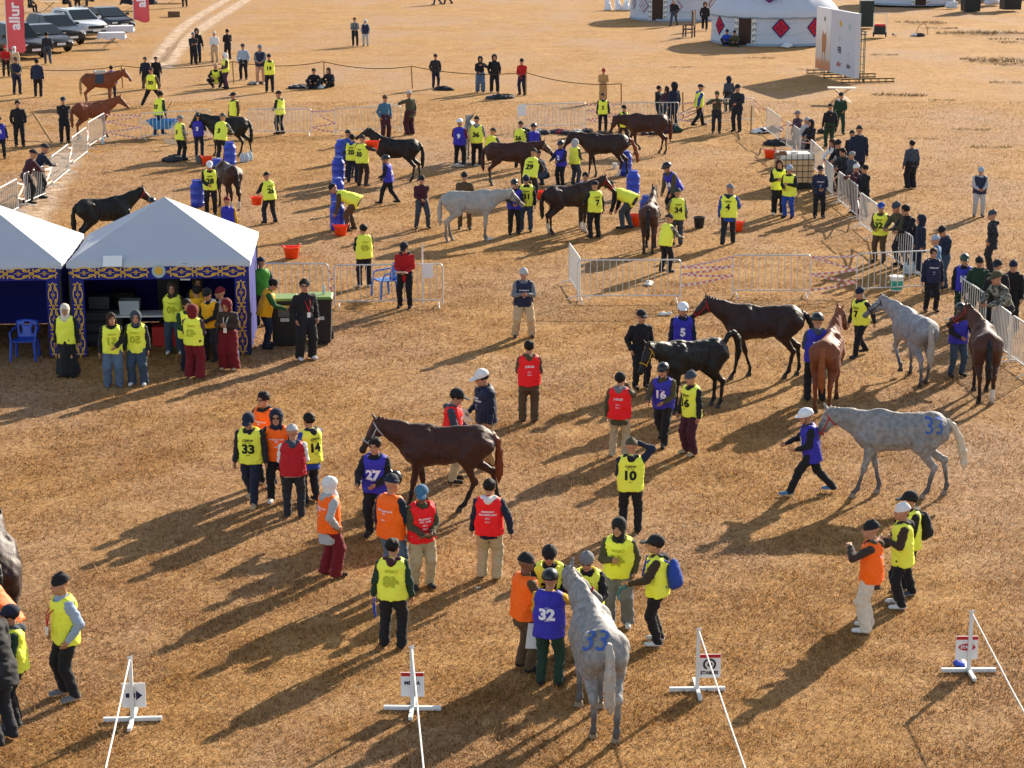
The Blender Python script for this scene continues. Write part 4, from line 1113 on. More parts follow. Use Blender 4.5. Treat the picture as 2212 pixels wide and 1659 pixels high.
# ------------------------------------------------------------------ gazebos
M_CANV = mat('white_canvas', srgb('#b4b9c2'), rough=.75, var=.05, vs=3, bump=.25, bs=14)
M_BLUEC = mat('blue_canvas', srgb('#1c2278'), rough=.8, var=.15, vs=4, bump=.2, bs=10)
M_GOLD = mat('gold_print', srgb('#d3a63c'), rough=.7)
M_STEEL = mat('dark_steel', srgb('#2c2e30'), rough=.5, metal=.4)
M_EMB = mat('emblem_pale', srgb('#9fb4b8'), rough=.7)

def ribbon(mb, pts, wd, to3, off):
    P = [np.array(p, float) for p in pts]; n = len(P); vs = []
    for i in range(n):
        t = nrm(P[min(i+1, n-1)]-P[max(i-1, 0)]); q = np.array([-t[1], t[0]])
        ww = wd*(.35+.65*math.sin(math.pi*min(max(i/(n-1), .08), .92))) if wd > 0 else -wd
        vs += [to3(P[i]+q*ww/2, off), to3(P[i]-q*ww/2, off)]
    mb.add(vs, [(2*i, 2*i+1, 2*i+3, 2*i+2) for i in range(n-1)])

def ornament(parent, O, ex, ez, en, length, height, cells, vertical=False, skip=None):
    """scrolling gold motif along a strip; O corner, ex along, ez across, en outward normal"""
    O, ex, ez, en = (Vector(x) for x in (O, ex, ez, en)); mb = MB(); cw = length/cells; hh = height*.84
    for c in range(cells):
        if skip and skip[0] <= c < skip[1]: continue
        def to3(p, off, c=c): return O+ex*((c+p[0])*cw)+ez*(height/2+p[1]*hh)+en*off
        s = np.linspace(0, 1, 22)
        for sg in (1, -1):
            ribbon(mb, [(t, sg*.46*math.sin(math.pi*t)**.9 if c % 2 == 0 or True else 0) for t in s], .10*1.0, lambda p, o: to3((p[0], p[1]), o), .006)
            for m_ in (0, 1):   # spirals from both ends
                sp_ = []
                for t in np.linspace(0, 1, 16):
                    a = t*3.9*math.pi/2; r_ = .17*(1-.8*t); x = .22+r_*math.cos(a+2.4)*1.0; y = .30+r_*math.sin(a+2.4)*1.2
                    sp_.append(((x if m_ == 0 else 1-x), sg*y))
                ribbon(mb, sp_, .085, to3, .009)
            ribbon(mb, [(.5, 0), (.5+.05, sg*.10), (.5, sg*.20), (.5-.05, sg*.10), (.5, 0)], -.04, to3, .008)
            ribbon(mb, [(.5-sg*.05, 0), (.5-sg*.18, 0)], .09, to3, .010)
        d = [(0, .13), (.09, 0), (0, -.13), (-.09, 0), (0, .13)]
        ribbon(mb, d, -.05, to3, .010)
    o = mb.build('ornament', M_GOLD, parent); o['kind'] = 'stuff'; return o

def gazebo(FL, FR, depth, peakz, label, eave=2.08, emblem=True):
    """open-fronted pavilion: FL and FR are the front corners on the ground"""
    FL, FR = Vector(FL), Vector(FR); d = FR-FL; W = d.length; rz = math.atan2(d.y, d.x)
    root = empty('gazebo', FL, rz, label, 'tent', 'pavilion tents'); D = depth
    # roof: four sagging slopes
    n = 14
    cx, cy = W/2, D/2; cor = [(-.06, -.06), (W+.06, -.06), (W+.06, D+.06), (-.06, D+.06)]
    for i in range(4):
        a, b = cor[i], cor[(i+1) % 4]; V = []; F = []
        for r_ in range(n+1):
            t = r_/n
            for k in range(n+1):
                s = k/n; ex_ = a[0]+(b[0]-a[0])*s, a[1]+(b[1]-a[1])*s
                x = ex_[0]+(cx-ex_[0])*t; y = ex_[1]+(cy-ex_[1])*t
                edge = 4*s*(1-s)
                z = eave+.06+(peakz-eave-.06)*t - .07*edge*math.sin(math.pi*t)**1 - .035*edge*(1-t)
                z += .012*math.sin(s*37+i*2)*math.exp(-t*3)*edge + .010*math.sin(s*17+t*9+i)*edge*(1-t)
                V.append((x, y, z))
        for r_ in range(n):
            for k in range(n): F.append((r_*(n+1)+k, r_*(n+1)+k+1, (r_+1)*(n+1)+k+1, (r_+1)*(n+1)+k))
        # lip hanging from the eave
        o = len(V)
        for k in range(n+1):
            s = k/n; V.append((a[0]+(b[0]-a[0])*s, a[1]+(b[1]-a[1])*s, eave-.05-.02*math.sin(s*20)))
        for k in range(n): F.append((o+k, o+k+1, k+1, k))
        link('roof_panel', fastmesh('roof_panel', np.array(V), np.array(F), M_CANV), root)
    for x, y in ((0, 0), (W, 0), (W, D), (0, D)):
        MB().box((x, y, eave/2), (.05, .05, eave)).build('post', M_STEEL, root)
    v_ = MB().box((W/2, -.05, eave-.15), (W, .012, .34)).build('valance', M_BLUEC, root)
    cells = 6
    ornament(v_, (0.04, -.058, eave-.31), (1, 0, 0), (0, 0, 1), (0, -1, 0), W/2-.26, .30, 3)
    ornament(v_, (W/2+.22, -.058, eave-.31), (1, 0, 0), (0, 0, 1), (0, -1, 0), W/2-.26, .30, 3)
    if emblem:
        e = MB().lathe([(.15, -.008), (.15, .004), (.12, .008)], 28, c=(W/2, -.066, eave-.14), ax='y').build('emblem', M_EMB, v_)
        mb = MB(); mb.lathe([(.085, -.004), (.07, .004)], 16, c=(W/2, -.080, eave-.13), ax='y', sx=1, sy=.5); mb.build('emblem_centre', M_GOLD, v_) if False else MB().lathe([(.09, -.003), (.085, .003)], 20, c=(W/2, -.080, eave-.13), ax='y').build('emblem_medal', M_GOLD, root)
    for sgn, x in ((0, .03), (1, W-.29)):
        c_ = MB().box((x+.13, -.04, (eave-.32)/2+.02), (.28, .012, eave-.36)).build('corner_drape', M_BLUEC, root)
        ornament(c_, (x+.26, -.049, .05), (0, 0, 1), (-1, 0, 0), (0, -1, 0), eave-.42, .26, 3)
    MB().box((W/2, D-.02, eave/2), (W, .012, eave)).build('back_wall', M_BLUEC, root)
    for x in (.0, W):
        mb = MB(); nn_ = 16; V = []
        for k in range(nn_+1):
            y = D*k/nn_; V += [(x+.03*math.sin(k*1.9), y, .02), (x, y, eave)]
        mb.add(V, [(2*k, 2*k+2, 2*k+3, 2*k+1) for k in range(nn_)]); mb.build('side_wall', M_BLUEC, root)
    return root, W

T1L, T1R = G(160, 772), G(541, 766)
tent1, W1 = gazebo(T1L, T1R, 3.7, 3.30, 'white peaked pavilion with blue valance sheltering the refreshment table')
ax1 = (T1R-T1L).normalized(); 
T2R = T1L-ax1*.22; T2L = T2R-ax1*W1
tent2, _ = gazebo(T2L, T2R, 3.7, 3.30, 'white peaked pavilion with blue valance beside the refreshment pavilion, blue chair inside', emblem=False)
def in1(x, y, z=0): return Vector(T1L)+ax1*x+Vector((-ax1.y, ax1.x, 0))*y+Vector((0, 0, z))
rz1 = math.atan2(ax1.y, ax1.x)
# contents of the pavilion
def thing(mb, name, m, loc, label, cat, rz=0, smooth=False, group=None):
    o = mb.build(name, m, None, smooth); o.location = loc; o.rotation_euler = (0, 0, rz); tag(o, label, cat, group); return o
t = empty('serving_table', in1(1.75, 1.15), rz1, 'long white-topped serving table inside the pavilion', 'table')
MB().box((0, 0, .73), (2.2, .62, .035)).build('table_top', M_PAPER, t)
for x in (-1, 1):
    for y in (-1, 1): MB().box((x*1.0, y*.25, .355), (.04, .04, .71)).build('leg', M_STEEL, t)
thing(MB().box((0, 0, .22), (.62, .42, .44)), 'red_crate', mat('red_plastic', srgb('#b3231c'), rough=.5), in1(1.95, 1.2), 'red plastic crate under the serving table', 'crate', rz1)
thing(MB().box((0, 0, .16), (.42, .34, .32), taper=1.1), 'white_bin', mat('pale_plastic', srgb('#b9c3c9'), rough=.4), in1(1.15, 1.12, .75), 'pale plastic tub standing on the serving table', 'tub', rz1)
thing(MB().lathe([(.02, 0), (.14, .015), (.17, .03)], 18), 'plate', mat('white_ware', srgb('#d8d8d6'), rough=.3), in1(2.2, 1.05, .75), 'white plate of flatbread on the serving table', 'plate', smooth=True)
thing(MB().lathe([(.10, .0), (.13, .03), (.08, .06), (.02, .07)], 14, sx=1.4), 'flatbread', mat('bread', srgb('#a5652d'), rough=.8), in1(2.25, 1.12, .78), 'golden flatbread heaped on the white plate', 'bread', smooth=True)
thing(MB().lathe([(.035, 0), (.042, .11)], 12), 'cup', M_STEEL, in1(2.62, 1.05, .75), 'dark drinking cup standing on the serving table', 'cup', smooth=True)
r_ = empty('equipment_rack', in1(.55, 1.35), rz1, 'black steel rack of amplifiers left of the serving table', 'rack')
MB().box((0, 0, .42), (.85, .6, .84)).build('cabinet', M_STEEL, r_)
for k in range(3): MB().box((0, -.306, .2+k*.25), (.76, .012, .16)).build('drawer', mat('dark_panel', srgb('#3b4144'), rough=.4), r_)
thing(MB().box((0, 0, .14), (.46, .36, .28)), 'amplifier', mat('dark_panel', srgb('#3b4144'), rough=.4), in1(.45, 1.35, .85), 'black amplifier box on top of the equipment rack', 'amplifier', rz1)
for x, hgt, nm, lb in ((.85, .95, 'loudspeaker', 'tall black loudspeaker at the back of the pavilion'), (1.9, 1.35, 'dark_cabinet', 'tall dark cabinet against the blue back wall')):
    thing(MB().box((0, 0, hgt/2), (.5, .45, hgt)), nm, M_STEEL, in1(x, 2.7), lb, 'cabinet', rz1)
jug = empty('water_jug', in1(.86, .45), rz1, 'white plastic water jug with handle on the ground by the rack', 'jug')
MB().lathe([(.09, 0), (.10, .02), (.085, .36), (.06, .38)], 14).build('jug_body', mat('white_ware', srgb('#d8d8d6'), rough=.3), jug, True)
MB().tube([(.085, 0, .32), (.16, 0, .30), (.16, 0, .14), (.09, 0, .12)], .016, 6).build('handle', MATS['white_ware'], jug, True)
thing(MB().box((0, 0, 0), (.22, .05, .10)), 'lamp', M_PAPER, in1(2.5, .25, 1.72), 'small pale lamp hanging under the valance', 'lamp', rz1)
thing(MB().box((0, 0, 0), (.22, .01, .2)), 'note', mat('brown_card', srgb('#7d6a55'), rough=.9), in1(W1-.5, 3.64, 1.45), 'brown card pinned on the blue back wall', 'card', rz1)
thing(MB().box((0, 0, 0), (.42, .3, .008)), 'paper_sheet', M_PAPER, in1(.95, -.03, 2.17), 'white sheet lying on the pavilion roof edge', 'sheet', rz1+.1).rotation_euler = (R(42), 0, rz1)

def plastic_chair(loc, rz, m, label):
    c = empty('plastic_chair', loc, rz, label, 'chair')
    for x, y in ((-.23, -.2), (.23, -.2), (-.25, .22), (.25, .22)):
        mb = MB(); mb.tube([(x*1.12, y*1.15, 0), (x, y, .42)], [.03, .036], 6); mb.build('leg', m, c, True)
    V = []; F = []
    for i in range(7):
        for j in range(7): x = -.25+.5*i/6; y = -.23+.45*j/6; V.append((x, y, .42-.02*math.cos(x*6)+.015*(y > .2)))
    F = [(i*7+j, i*7+j+1, (i+1)*7+j+1, (i+1)*7+j) for i in range(6) for j in range(6)]
    o = link('seat', fastmesh('seat', np.array(V), np.array(F), m), c); so_ = o.modifiers.new('t', 'SOLIDIFY'); so_.thickness = .02
    bk = MB()
    for k in range(9):   # fan of back slats inside a hooped frame
        pass
    V = []; F = []
    for i in range(9):
        for j in range(8):
            a = -1+2*i/8; t = j/7; x = a*(.20+.06*t); y = -.23-.10*t+.03*(1-a*a); z = .42+.42*t*(1-.10*a*a)
            V.append((x, y, z))
    F = [(i*8+j, i*8+j+1, (i+1)*8+j+1, (i+1)*8+j) for i in range(8) for j in range(7) if not (i in (1, 6) and 1 < j < 5) and not (i in (3, 4) and j == 5)]
    o = link('backrest', fastmesh('backrest', np.array(V), np.array(F), m), c); so_ = o.modifiers.new('t', 'SOLIDIFY'); so_.thickness = .018
    for s in (-1, 1):
        MB().tube([(s*.25, -.28, .66), (s*.29, -.1, .64), (s*.29, .15, .62), (s*.26, .22, .42)], .022, 6).build('armrest', m, c, True)
    return c
M_CHB = mat('blue_plastic', srgb('#2748a8'), rough=.35, spec=.5); M_CHC = mat('bright_blue_plastic', srgb('#2f6fc4'), rough=.35, spec=.5)
plastic_chair(G(56, 775), R(180), M_CHB, 'blue plastic armchair standing empty inside the pavilion')
ch = plastic_chair(G(832, 640), R(120), M_CHC, 'bright blue plastic armchair behind the barrier beside red jacket man')

# wheeled bins
M_BIN = mat('bin_black', srgb('#202120'), rough=.5); M_LIDG = mat('bin_lid_green', srgb('#6f8a3a'), rough=.5); M_STK = mat('bin_sticker', srgb('#b9bcbc'), rough=.6); M_STY = mat('bin_yellow', srgb('#d9a51e'), rough=.6)
def bin_(u, v, rz, label, yel):
    b = empty('wheeled_bin', G(u, v), rz, label, 'bin', 'wheeled bins')
    MB().box((0, 0, .52), (.50, .56, .98), taper=1.16).build('bin_body', M_BIN, b)
    l_ = MB(); l_.box((0, 0, 1.035), (.62, .70, .05)); l_.build('rim', M_BIN, b)
    mb = MB(); mb.box((0, .0, 1.085), (.62, .68, .05), taper=.9); mb.build('lid', M_LIDG, b)
    MB().tube([(-.24, .40, 1.02), (.24, .40, 1.02)], .02, 8).build('handle', M_BIN, b)
    for s in (-1, 1): MB().lathe([(.03, -.025), (.10, -.025), (.10, .025), (.03, .025)], 16, c=(s*.27, .27, .10), ax='x').build('wheel', M_STEEL, b)
    MB().box((.02, -.320, .62), (.20, .006, .08)).build('sticker', M_STK, b)
    flat_text('sticker_lettering', '1 TAMAK', M_PRK, b, Matrix.Translation((.02, -.3245, .61)) @ Matrix.Rotation(R(90), 4, 'X'), .03) if False else None
    if yel:
        MB().box((0, -.335, .93), (.26, .006, .06)).build('yellow_strip', M_STY, b); MB().box((.0, -.332, .78), (.26, .006, .18)).build('grey_panel', mat('bin_grey', srgb('#5a5d5c'), rough=.5), b)
    return b
bin_(616, 742, R(4), 'black wheeled bin with yellow strip that a man writes on', True)
bin_(692, 738, R(2), 'black wheeled bin with a water bottle on its green lid', False)
M_PET = mat('clear_plastic', srgb('#b9ccd6'), rough=.15, spec=.5, alpha=.75)
def bottle(loc, label, h_=.24, r=.035, group=None):
    return thing(MB().lathe([(r*.9, 0), (r, .02), (r, h_*.6), (r*.6, h_*.78), (r*.38, h_*.86), (r*.38, h_), (.001, h_+.002)], 12), 'water_bottle', M_PET, loc, label, 'bottle', 0, True, group)
bl = G(692, 738); bottle((bl.x+.10, bl.y+.06, 1.112), 'clear water bottle standing on a bin lid')
for k, (u, v) in enumerate(((524, 350), (533, 349), (541, 346))): bottle(G(u, v), 'large clear water bottle on the grass behind the black horse', .36, .10, 'water bottles beside the black horse')
bottle(G(222, 311), 'lone water bottle at the foot of the last barrier', .3, .07)
bottle(G(2196, 668)+Vector((0, 0, .0)), 'water bottle held low by the black jacket spectator', .3, .05)
for k, (u, v) in enumerate(((1955, 590), (1964, 592), (1972, 588))): bottle(G(u, v), 'clear water bottle at the foot of the spectator barrier', .3, .07, 'bottles at spectator barrier')
bottle(G(508, 778), 'large water bottle on ground by woman in red trousers', .34, .10)

# barrels and tubs
M_BAR = mat('blue_barrel', srgb('#2a44b4'), rough=.38, spec=.5, var=.1); M_TUB = mat('orange_tub', srgb('#f4430f'), rough=.45); M_BKT = mat('black_bucket', srgb('#1b1c1c'), rough=.5)
_bp = MB().lathe([(.19, 0), (.215, .03), (.22, .12), (.235, .14), (.22, .16), (.225, .40), (.238, .42), (.225, .44), (.22, .62), (.235, .65), (.215, .70), (.16, .77), (.155, .80), (.165, .81), (.165, .85), (.14, .86), (.001, .855)], 26).mesh('shell', M_BAR, True)
_bh = MB().tube([(-.13, 0, .84), (-.13, 0, .88), (.13, 0, .88), (.13, 0, .84)], .014, 6).mesh('carry_handle', M_BAR, True)
_bc = MB().lathe([(.05, 0), (.05, .03), (.001, .032)], 14).mesh('cap', mat('white_cap', srgb('#c4c8d0'), rough=.5), True)
def barrel(u, v, label, group, s=1.0, lid=1, rz=0):
    b = empty('water_barrel', G(u, v), rz, label, 'barrel', group); b.scale = (s, s, s)
    link('shell', _bp, b); o = link('carry_handle', _bh, b); o.rotation_euler = (0, 0, .4)
    if lid: o = link('cap', _bc, b); o.location = (.06, -.05, .855)
    return b
for u, v in ((737, 352), (731, 392), (729, 441)): barrel(u, v, 'blue plastic barrel in the line of four beside the crew numbered 30', 'blue barrels in a line', rz=u)
barrel(729, 496, 'blue plastic barrel that a bending crew man reaches round', 'blue barrels in a line')
barrel(427, 446, 'blue plastic barrel alone on the grass beside crew number 28', 'blue barrels', lid=0)
barrel(497, 357, 'blue plastic barrel in front of the black horse\'s hind legs', 'blue barrels', lid=0)
barrel(470, 396, 'blue plastic barrel half hidden behind the white-capped crew man', 'blue barrels')
barrel(1367, 424, 'blue plastic barrel near the crew member bending over a tub', 'blue barrels', lid=0)
barrel(1351, 378, 'blue plastic barrel behind the tail of a dark bay horse', 'blue barrels')
barrel(1397, 482, 'blue plastic barrel beyond the small brown horse\'s head', 'blue barrels')
_tp = MB().lathe([(.15, .0), (.16, .01), (.205, .27), (.222, .275), (.222, .29), (.20, .29), (.155, .03), (.001, .03)], 24).mesh('tub_shell', M_TUB, True)
_th = MB().tube([(.20, -.07, .28), (.23, -.05, .33), (.24, 0, .345), (.23, .05, .33), (.20, .07, .28)], .016, 6).mesh('grip', M_TUB, True)
def tub(loc, label, s=1.0, rz=0, m=None, tilt=None):
    b = empty('tub', loc, rz, label, 'bucket', 'orange tubs'); b.scale = (s, s, s)
    if tilt: b.rotation_euler = (tilt, 0, rz)
    link('tub_shell', _tp, b); link('grip', _th, b); o = link('grip', _th, b); o.rotation_euler = (0, 0, math.pi)
    return b
tub(G(736, 508), 'orange rubber tub before the bending crew man at the barrels')
tub(G(630, 557), 'orange rubber tub alone on open grass behind the pavilion', 1.1, .5)
tub(G(447, 355), 'orange rubber tub behind the crew member in white-fronted cap')
tub(G(1164, 430), 'orange rubber tub beside crew number 31', .95)
tub(G(1372, 487), 'orange rubber tub under the bending crew member', 1.15)
tub(G(1592, 499), 'orange rubber tub carried low beside crew number 4', .95)
tub(G(1662, 341), 'orange rubber tub beside the caged water tank', 1.0)
_kb = MB().lathe([(.13, 0), (.175, .32), (.185, .32), (.185, .335), (.165, .335), (.125, .02), (.001, .02)], 20)
thing(_kb, 'black_bucket', M_BKT, G(1510, 492), 'black plastic bucket on the grass between two crew members', 'bucket', 0, True)
thing(MB().lathe([(.13, 0), (.16, .26), (.17, .26), (.15, .27), (.12, .02), (.001, .02)], 18), 'grey_bucket', mat('grey_plastic', srgb('#5d6468'), rough=.5), G(431, 352), 'grey bucket beside the orange tub of crew with camouflage', 'bucket', 0, True)
wb = empty('white_bucket', G(1936, 628), 0, 'white bucket with green label behind the barrier', 'bucket')
MB().lathe([(.15, 0), (.185, .36), (.195, .36), (.195, .39), (.001, .395)], 20).build('bucket_body', mat('white_ware', srgb('#d8d8d6'), rough=.3), wb, True)
MB().lathe([(.155, .05), (.182, .28)], 20).build('label_band', mat('green_label', srgb('#2f9c84'), rough=.5), wb, True); wb.children[1].scale = (1.02, 1.02, 1)
thing(MB().lathe([(.08, 0), (.09, .2), (.001, .205)], 14), 'white_can', mat('white_ware', srgb('#d8d8d6'), rough=.3), G(1328, 364), 'small white can on grass by the blue barrel', 'can', 0, True)

# caged water tank
ib = empty('caged_water_tank', G(1714, 404), R(4), 'caged white water tank with ochre water beside the spectator row', 'tank')
M_TANK = mat('tank_plastic', srgb('#d9b489'), rough=.45, var=.1, vs=3); M_TANKT = mat('tank_top', srgb('#d8d4ca'), rough=.45)
mb = MB(); mb.box((0, 0, .62), (1.12, .92, .80)); mb.build('tank', M_TANK, ib); mb = MB(); mb.box((0, 0, 1.10), (1.12, .92, .155), taper=.94); mb.build('tank_top', M_TANKT, ib)
MB().lathe([(.13, 1.18), (.13, 1.23), (.001, 1.235)], 18).build('filler_cap', M_TANKT, ib, True)
MB().box((0, 0, .09), (1.2, 1.0, .14)).build('pallet', M_STEEL, ib)
M_CAGE = mat('cage_wire', srgb('#4c4a36'), rough=.5, metal=.3)
for k in range(7):
    x = -.585+1.17*k/6
    for y in (-.485, .485): MB().tube([(x, y, .17), (x, y, 1.2)], .011, 5).build('cage_bar', M_CAGE, ib)
for k in range(1, 5):
    y = -.485+.97*k/5
    for x in (-.585, .585): MB().tube([(x, y, .17), (x, y, 1.2)], .011, 5).build('cage_bar', M_CAGE, ib)
for k in range(6):
    z = .2+k*.2; MB().tube([(-.585, -.485, z), (.585, -.485, z), (.585, .485, z), (-.585, .485, z)], .012, 5, closed=True).build('cage_ring', M_CAGE if k < 5 else M_GALV, ib)
thing(MB().box((0, 0, .05), (.45, .10, .10)).box((.1, .05, .11), (.2, .12, .06)), 'driftwood', mat('old_wood', srgb('#7c5d45'), rough=.9), G(1690, 340, 1.25)+Vector((0, .5, 0)), 'piece of brown wood on top of the caged water tank', 'wood', .4)

# wheelbarrow
wbx = empty('wheelbarrow', G(352, 296), R(-100), 'bright blue wheelbarrow with wooden shafts behind the barrier', 'wheelbarrow')
M_WB = mat('barrow_blue', srgb('#2f7fbf'), rough=.4); mb = MB(); V = [(-.30, -.25, .35), (.30, -.25, .35), (.25, .35, .35), (-.25, .35, .35), (-.42, -.55, .72), (.42, -.55, .72), (.40, .62, .72), (-.40, .62, .72)]
mb.add(V, [(3, 2, 1, 0), (0, 1, 5, 4), (1, 2, 6, 5), (2, 3, 7, 6), (3, 0, 4, 7)]); mb.build('tray', M_WB, wbx)
MB().lathe([(.06, -.03), (.19, -.04), (.19, .04), (.06, .03)], 18, c=(0, .72, .19), ax='x').build('wheel', M_STEEL, wbx, True)
for s in (-1, 1):
    MB().tube([(s*.08, .72, .2), (s*.24, .3, .36), (s*.28, -.95, .62)], .022, 6).build('shaft', M_GALV, wbx, True); MB().tube([(s*.22, -.3, .36), (s*.24, -.36, .0)], .02, 6).build('stand', M_GALV, wbx, True)
sh = thing(MB().tube([(0, 0, 0), (.5, .1, .9)], .02, 6), 'shovel', M_WOOD, G(352, 296)+Vector((-.1, 0, .55)), 'wooden shovel handle sticking out of the blue wheelbarrow', 'shovel')

# gear heaps
def heap(u, v, cols, s, label, cat='gear', seed=0):
    """soft luggage, blankets and saddles dumped on the grass"""
    rs = np.random.default_rng(int(u*3+v)); root = empty('riding_gear', G(u, v), rs.uniform(0, 3), label, cat, 'gear lying on the grass')
    nm = ['blanket', 'bag', 'saddle', 'rug']
    for i, c in enumerate(cols):
        a = rs.uniform(0, 6.28); d = s*.38*(i > 0); x, y = d*math.cos(a), d*math.sin(a); L_ = s*rs.uniform(.28, .42)
        D = Field((x-L_*1.6, y-L_*1.6, -.06), (x+L_*1.6, y+L_*1.6, L_*1.6+.1), .035)
        D.ell((x, y, .04), (L_*1.15, L_*.85, L_*.34), .05, Rm=rotz(a)); t = rotz(a)@np.array([L_*.5, 0, 0])
        D.cone((x-t[0], y-t[1], L_*.30), (x+t[0], y+t[1], L_*.22), L_*.30, L_*.22, .08)
        D.noise(.03*s, 13, a); D.noise(.014, 34, a+1); D.plane((0, 0, .0), (0, 0, -1))
        v2, f2 = D.nets(); link(nm[i % 4], fastmesh(nm[i % 4], v2, f2, cloth(c)), root)
    return root
heap(553, 181, ['dark', 'black', 'grey'], .7, 'dark bags and straps on grass behind crew number 19')
heap(650, 190, ['navy', 'maroon', 'white', 'navy'], .9, 'navy and maroon rugs heaped before the two seated people')
heap(690, 190, ['white', 'black', 'rose', 'grey'], .8, 'white and black tack bags heaped beside the seated woman')
heap(955, 194, ['black', 'dark', 'olive', 'orange'], .9, 'dark tack heap with orange strap by the man in dark jacket')
heap(1083, 213, ['dark', 'slate', 'black'], 1.0, 'dark saddle and tack heap before the hooded pair')
heap(1138, 285, ['navy', 'black'], .7, 'navy saddle cloth heap under the notice barrier')
heap(1171, 287, ['black', 'lgrey', 'dark'], .8, 'black saddle with pale trim beside navy saddle cloth')
heap(1216, 288, ['rose', 'slate', 'dark'], .9, 'saddle on a dull rose cloth behind the barrier')
heap(1262, 287, ['dark', 'cream', 'black'], .9, 'dark saddle with cream flap beside the rose cloth saddle')
heap(1300, 289, ['dark', 'brown'], .6, 'small brown tack bundle at the end of the saddle row')
heap(1455, 284, ['dgreen', 'black', 'maroon'], 1.1, 'dark green holdall at the feet of three people in dark coats')
heap(1395, 290, ['purple', 'dark'], .7, 'purple-brown blankets behind the bay horse with low head')
heap(385, 345, ['black', 'black', 'dark'], 1.0, 'black blanket pile with cardboard on grass by camouflage crew')
heap(1660, 285, ['dark', 'maroon', 'white', 'black'], 1.1, 'mixed bags dumped at the corner of the spectator row')
heap(1700, 312, ['black', 'dark', 'dred'], 1.1, 'black bags behind the caged water tank')
heap(1778, 286, ['black', 'dred', 'lgrey'], .8, 'black and red rucksacks on grass behind hooded spectators')
thing(MB().box((0, 0, 0), (.5, .4, .02)), 'cardboard', mat('brown_card', srgb('#7d6a55'), rough=.9), G(368, 322)+Vector((0, 0, .3)), 'bent cardboard sheet on the black blanket pile', 'cardboard', .5).rotation_euler = (.5, .2, .5)

def litter(u, v, s, label, c='#d8d2c6', flat=.25):
    rs = np.random.default_rng(int(u+v)); D = Field((-s*1.5, -s*1.5, -.02), (s*1.5, s*1.5, s), s*.14)
    D.ell((0, 0, s*flat*.5), (s, s*.55, s*flat), .02); D.noise(s*.14, 9/s*.4, rs.uniform(0, 6)); D.plane((0, 0, 0), (0, 0, -1)); v2, f2 = D.nets()
    if len(f2): o = link('litter_scrap', fastmesh('litter_scrap', v2, f2, mat('litter_'+c, srgb(c), rough=.7))); o.location = G(u, v); o.rotation_euler = (0, 0, rs.uniform(0, 3)); tag(o, label, 'litter')
litter(1402, 615, .22, 'crumpled white wrapper lying behind the scrap-backed barrier'); litter(1436, 680, .20, 'white rag lying before the barrier beside man in black', flat=.2)
litter(1700, 102, .6, 'white sheet bundle on grass before the near yurt', '#cfd4da'); litter(1033, 1270, .05, 'tiny white paper on grass behind the ground jury president')
litter(1055, 518, .16, 'wet pale scrap by the white horse\'s front hooves'); litter(998, 358, .5, 'pale soapy puddle foam under the washed grey horse', '#bcb0a0', .06); litter(1035, 358, .3, 'pale foam patch by crew number 36', '#bcb0a0', .06)

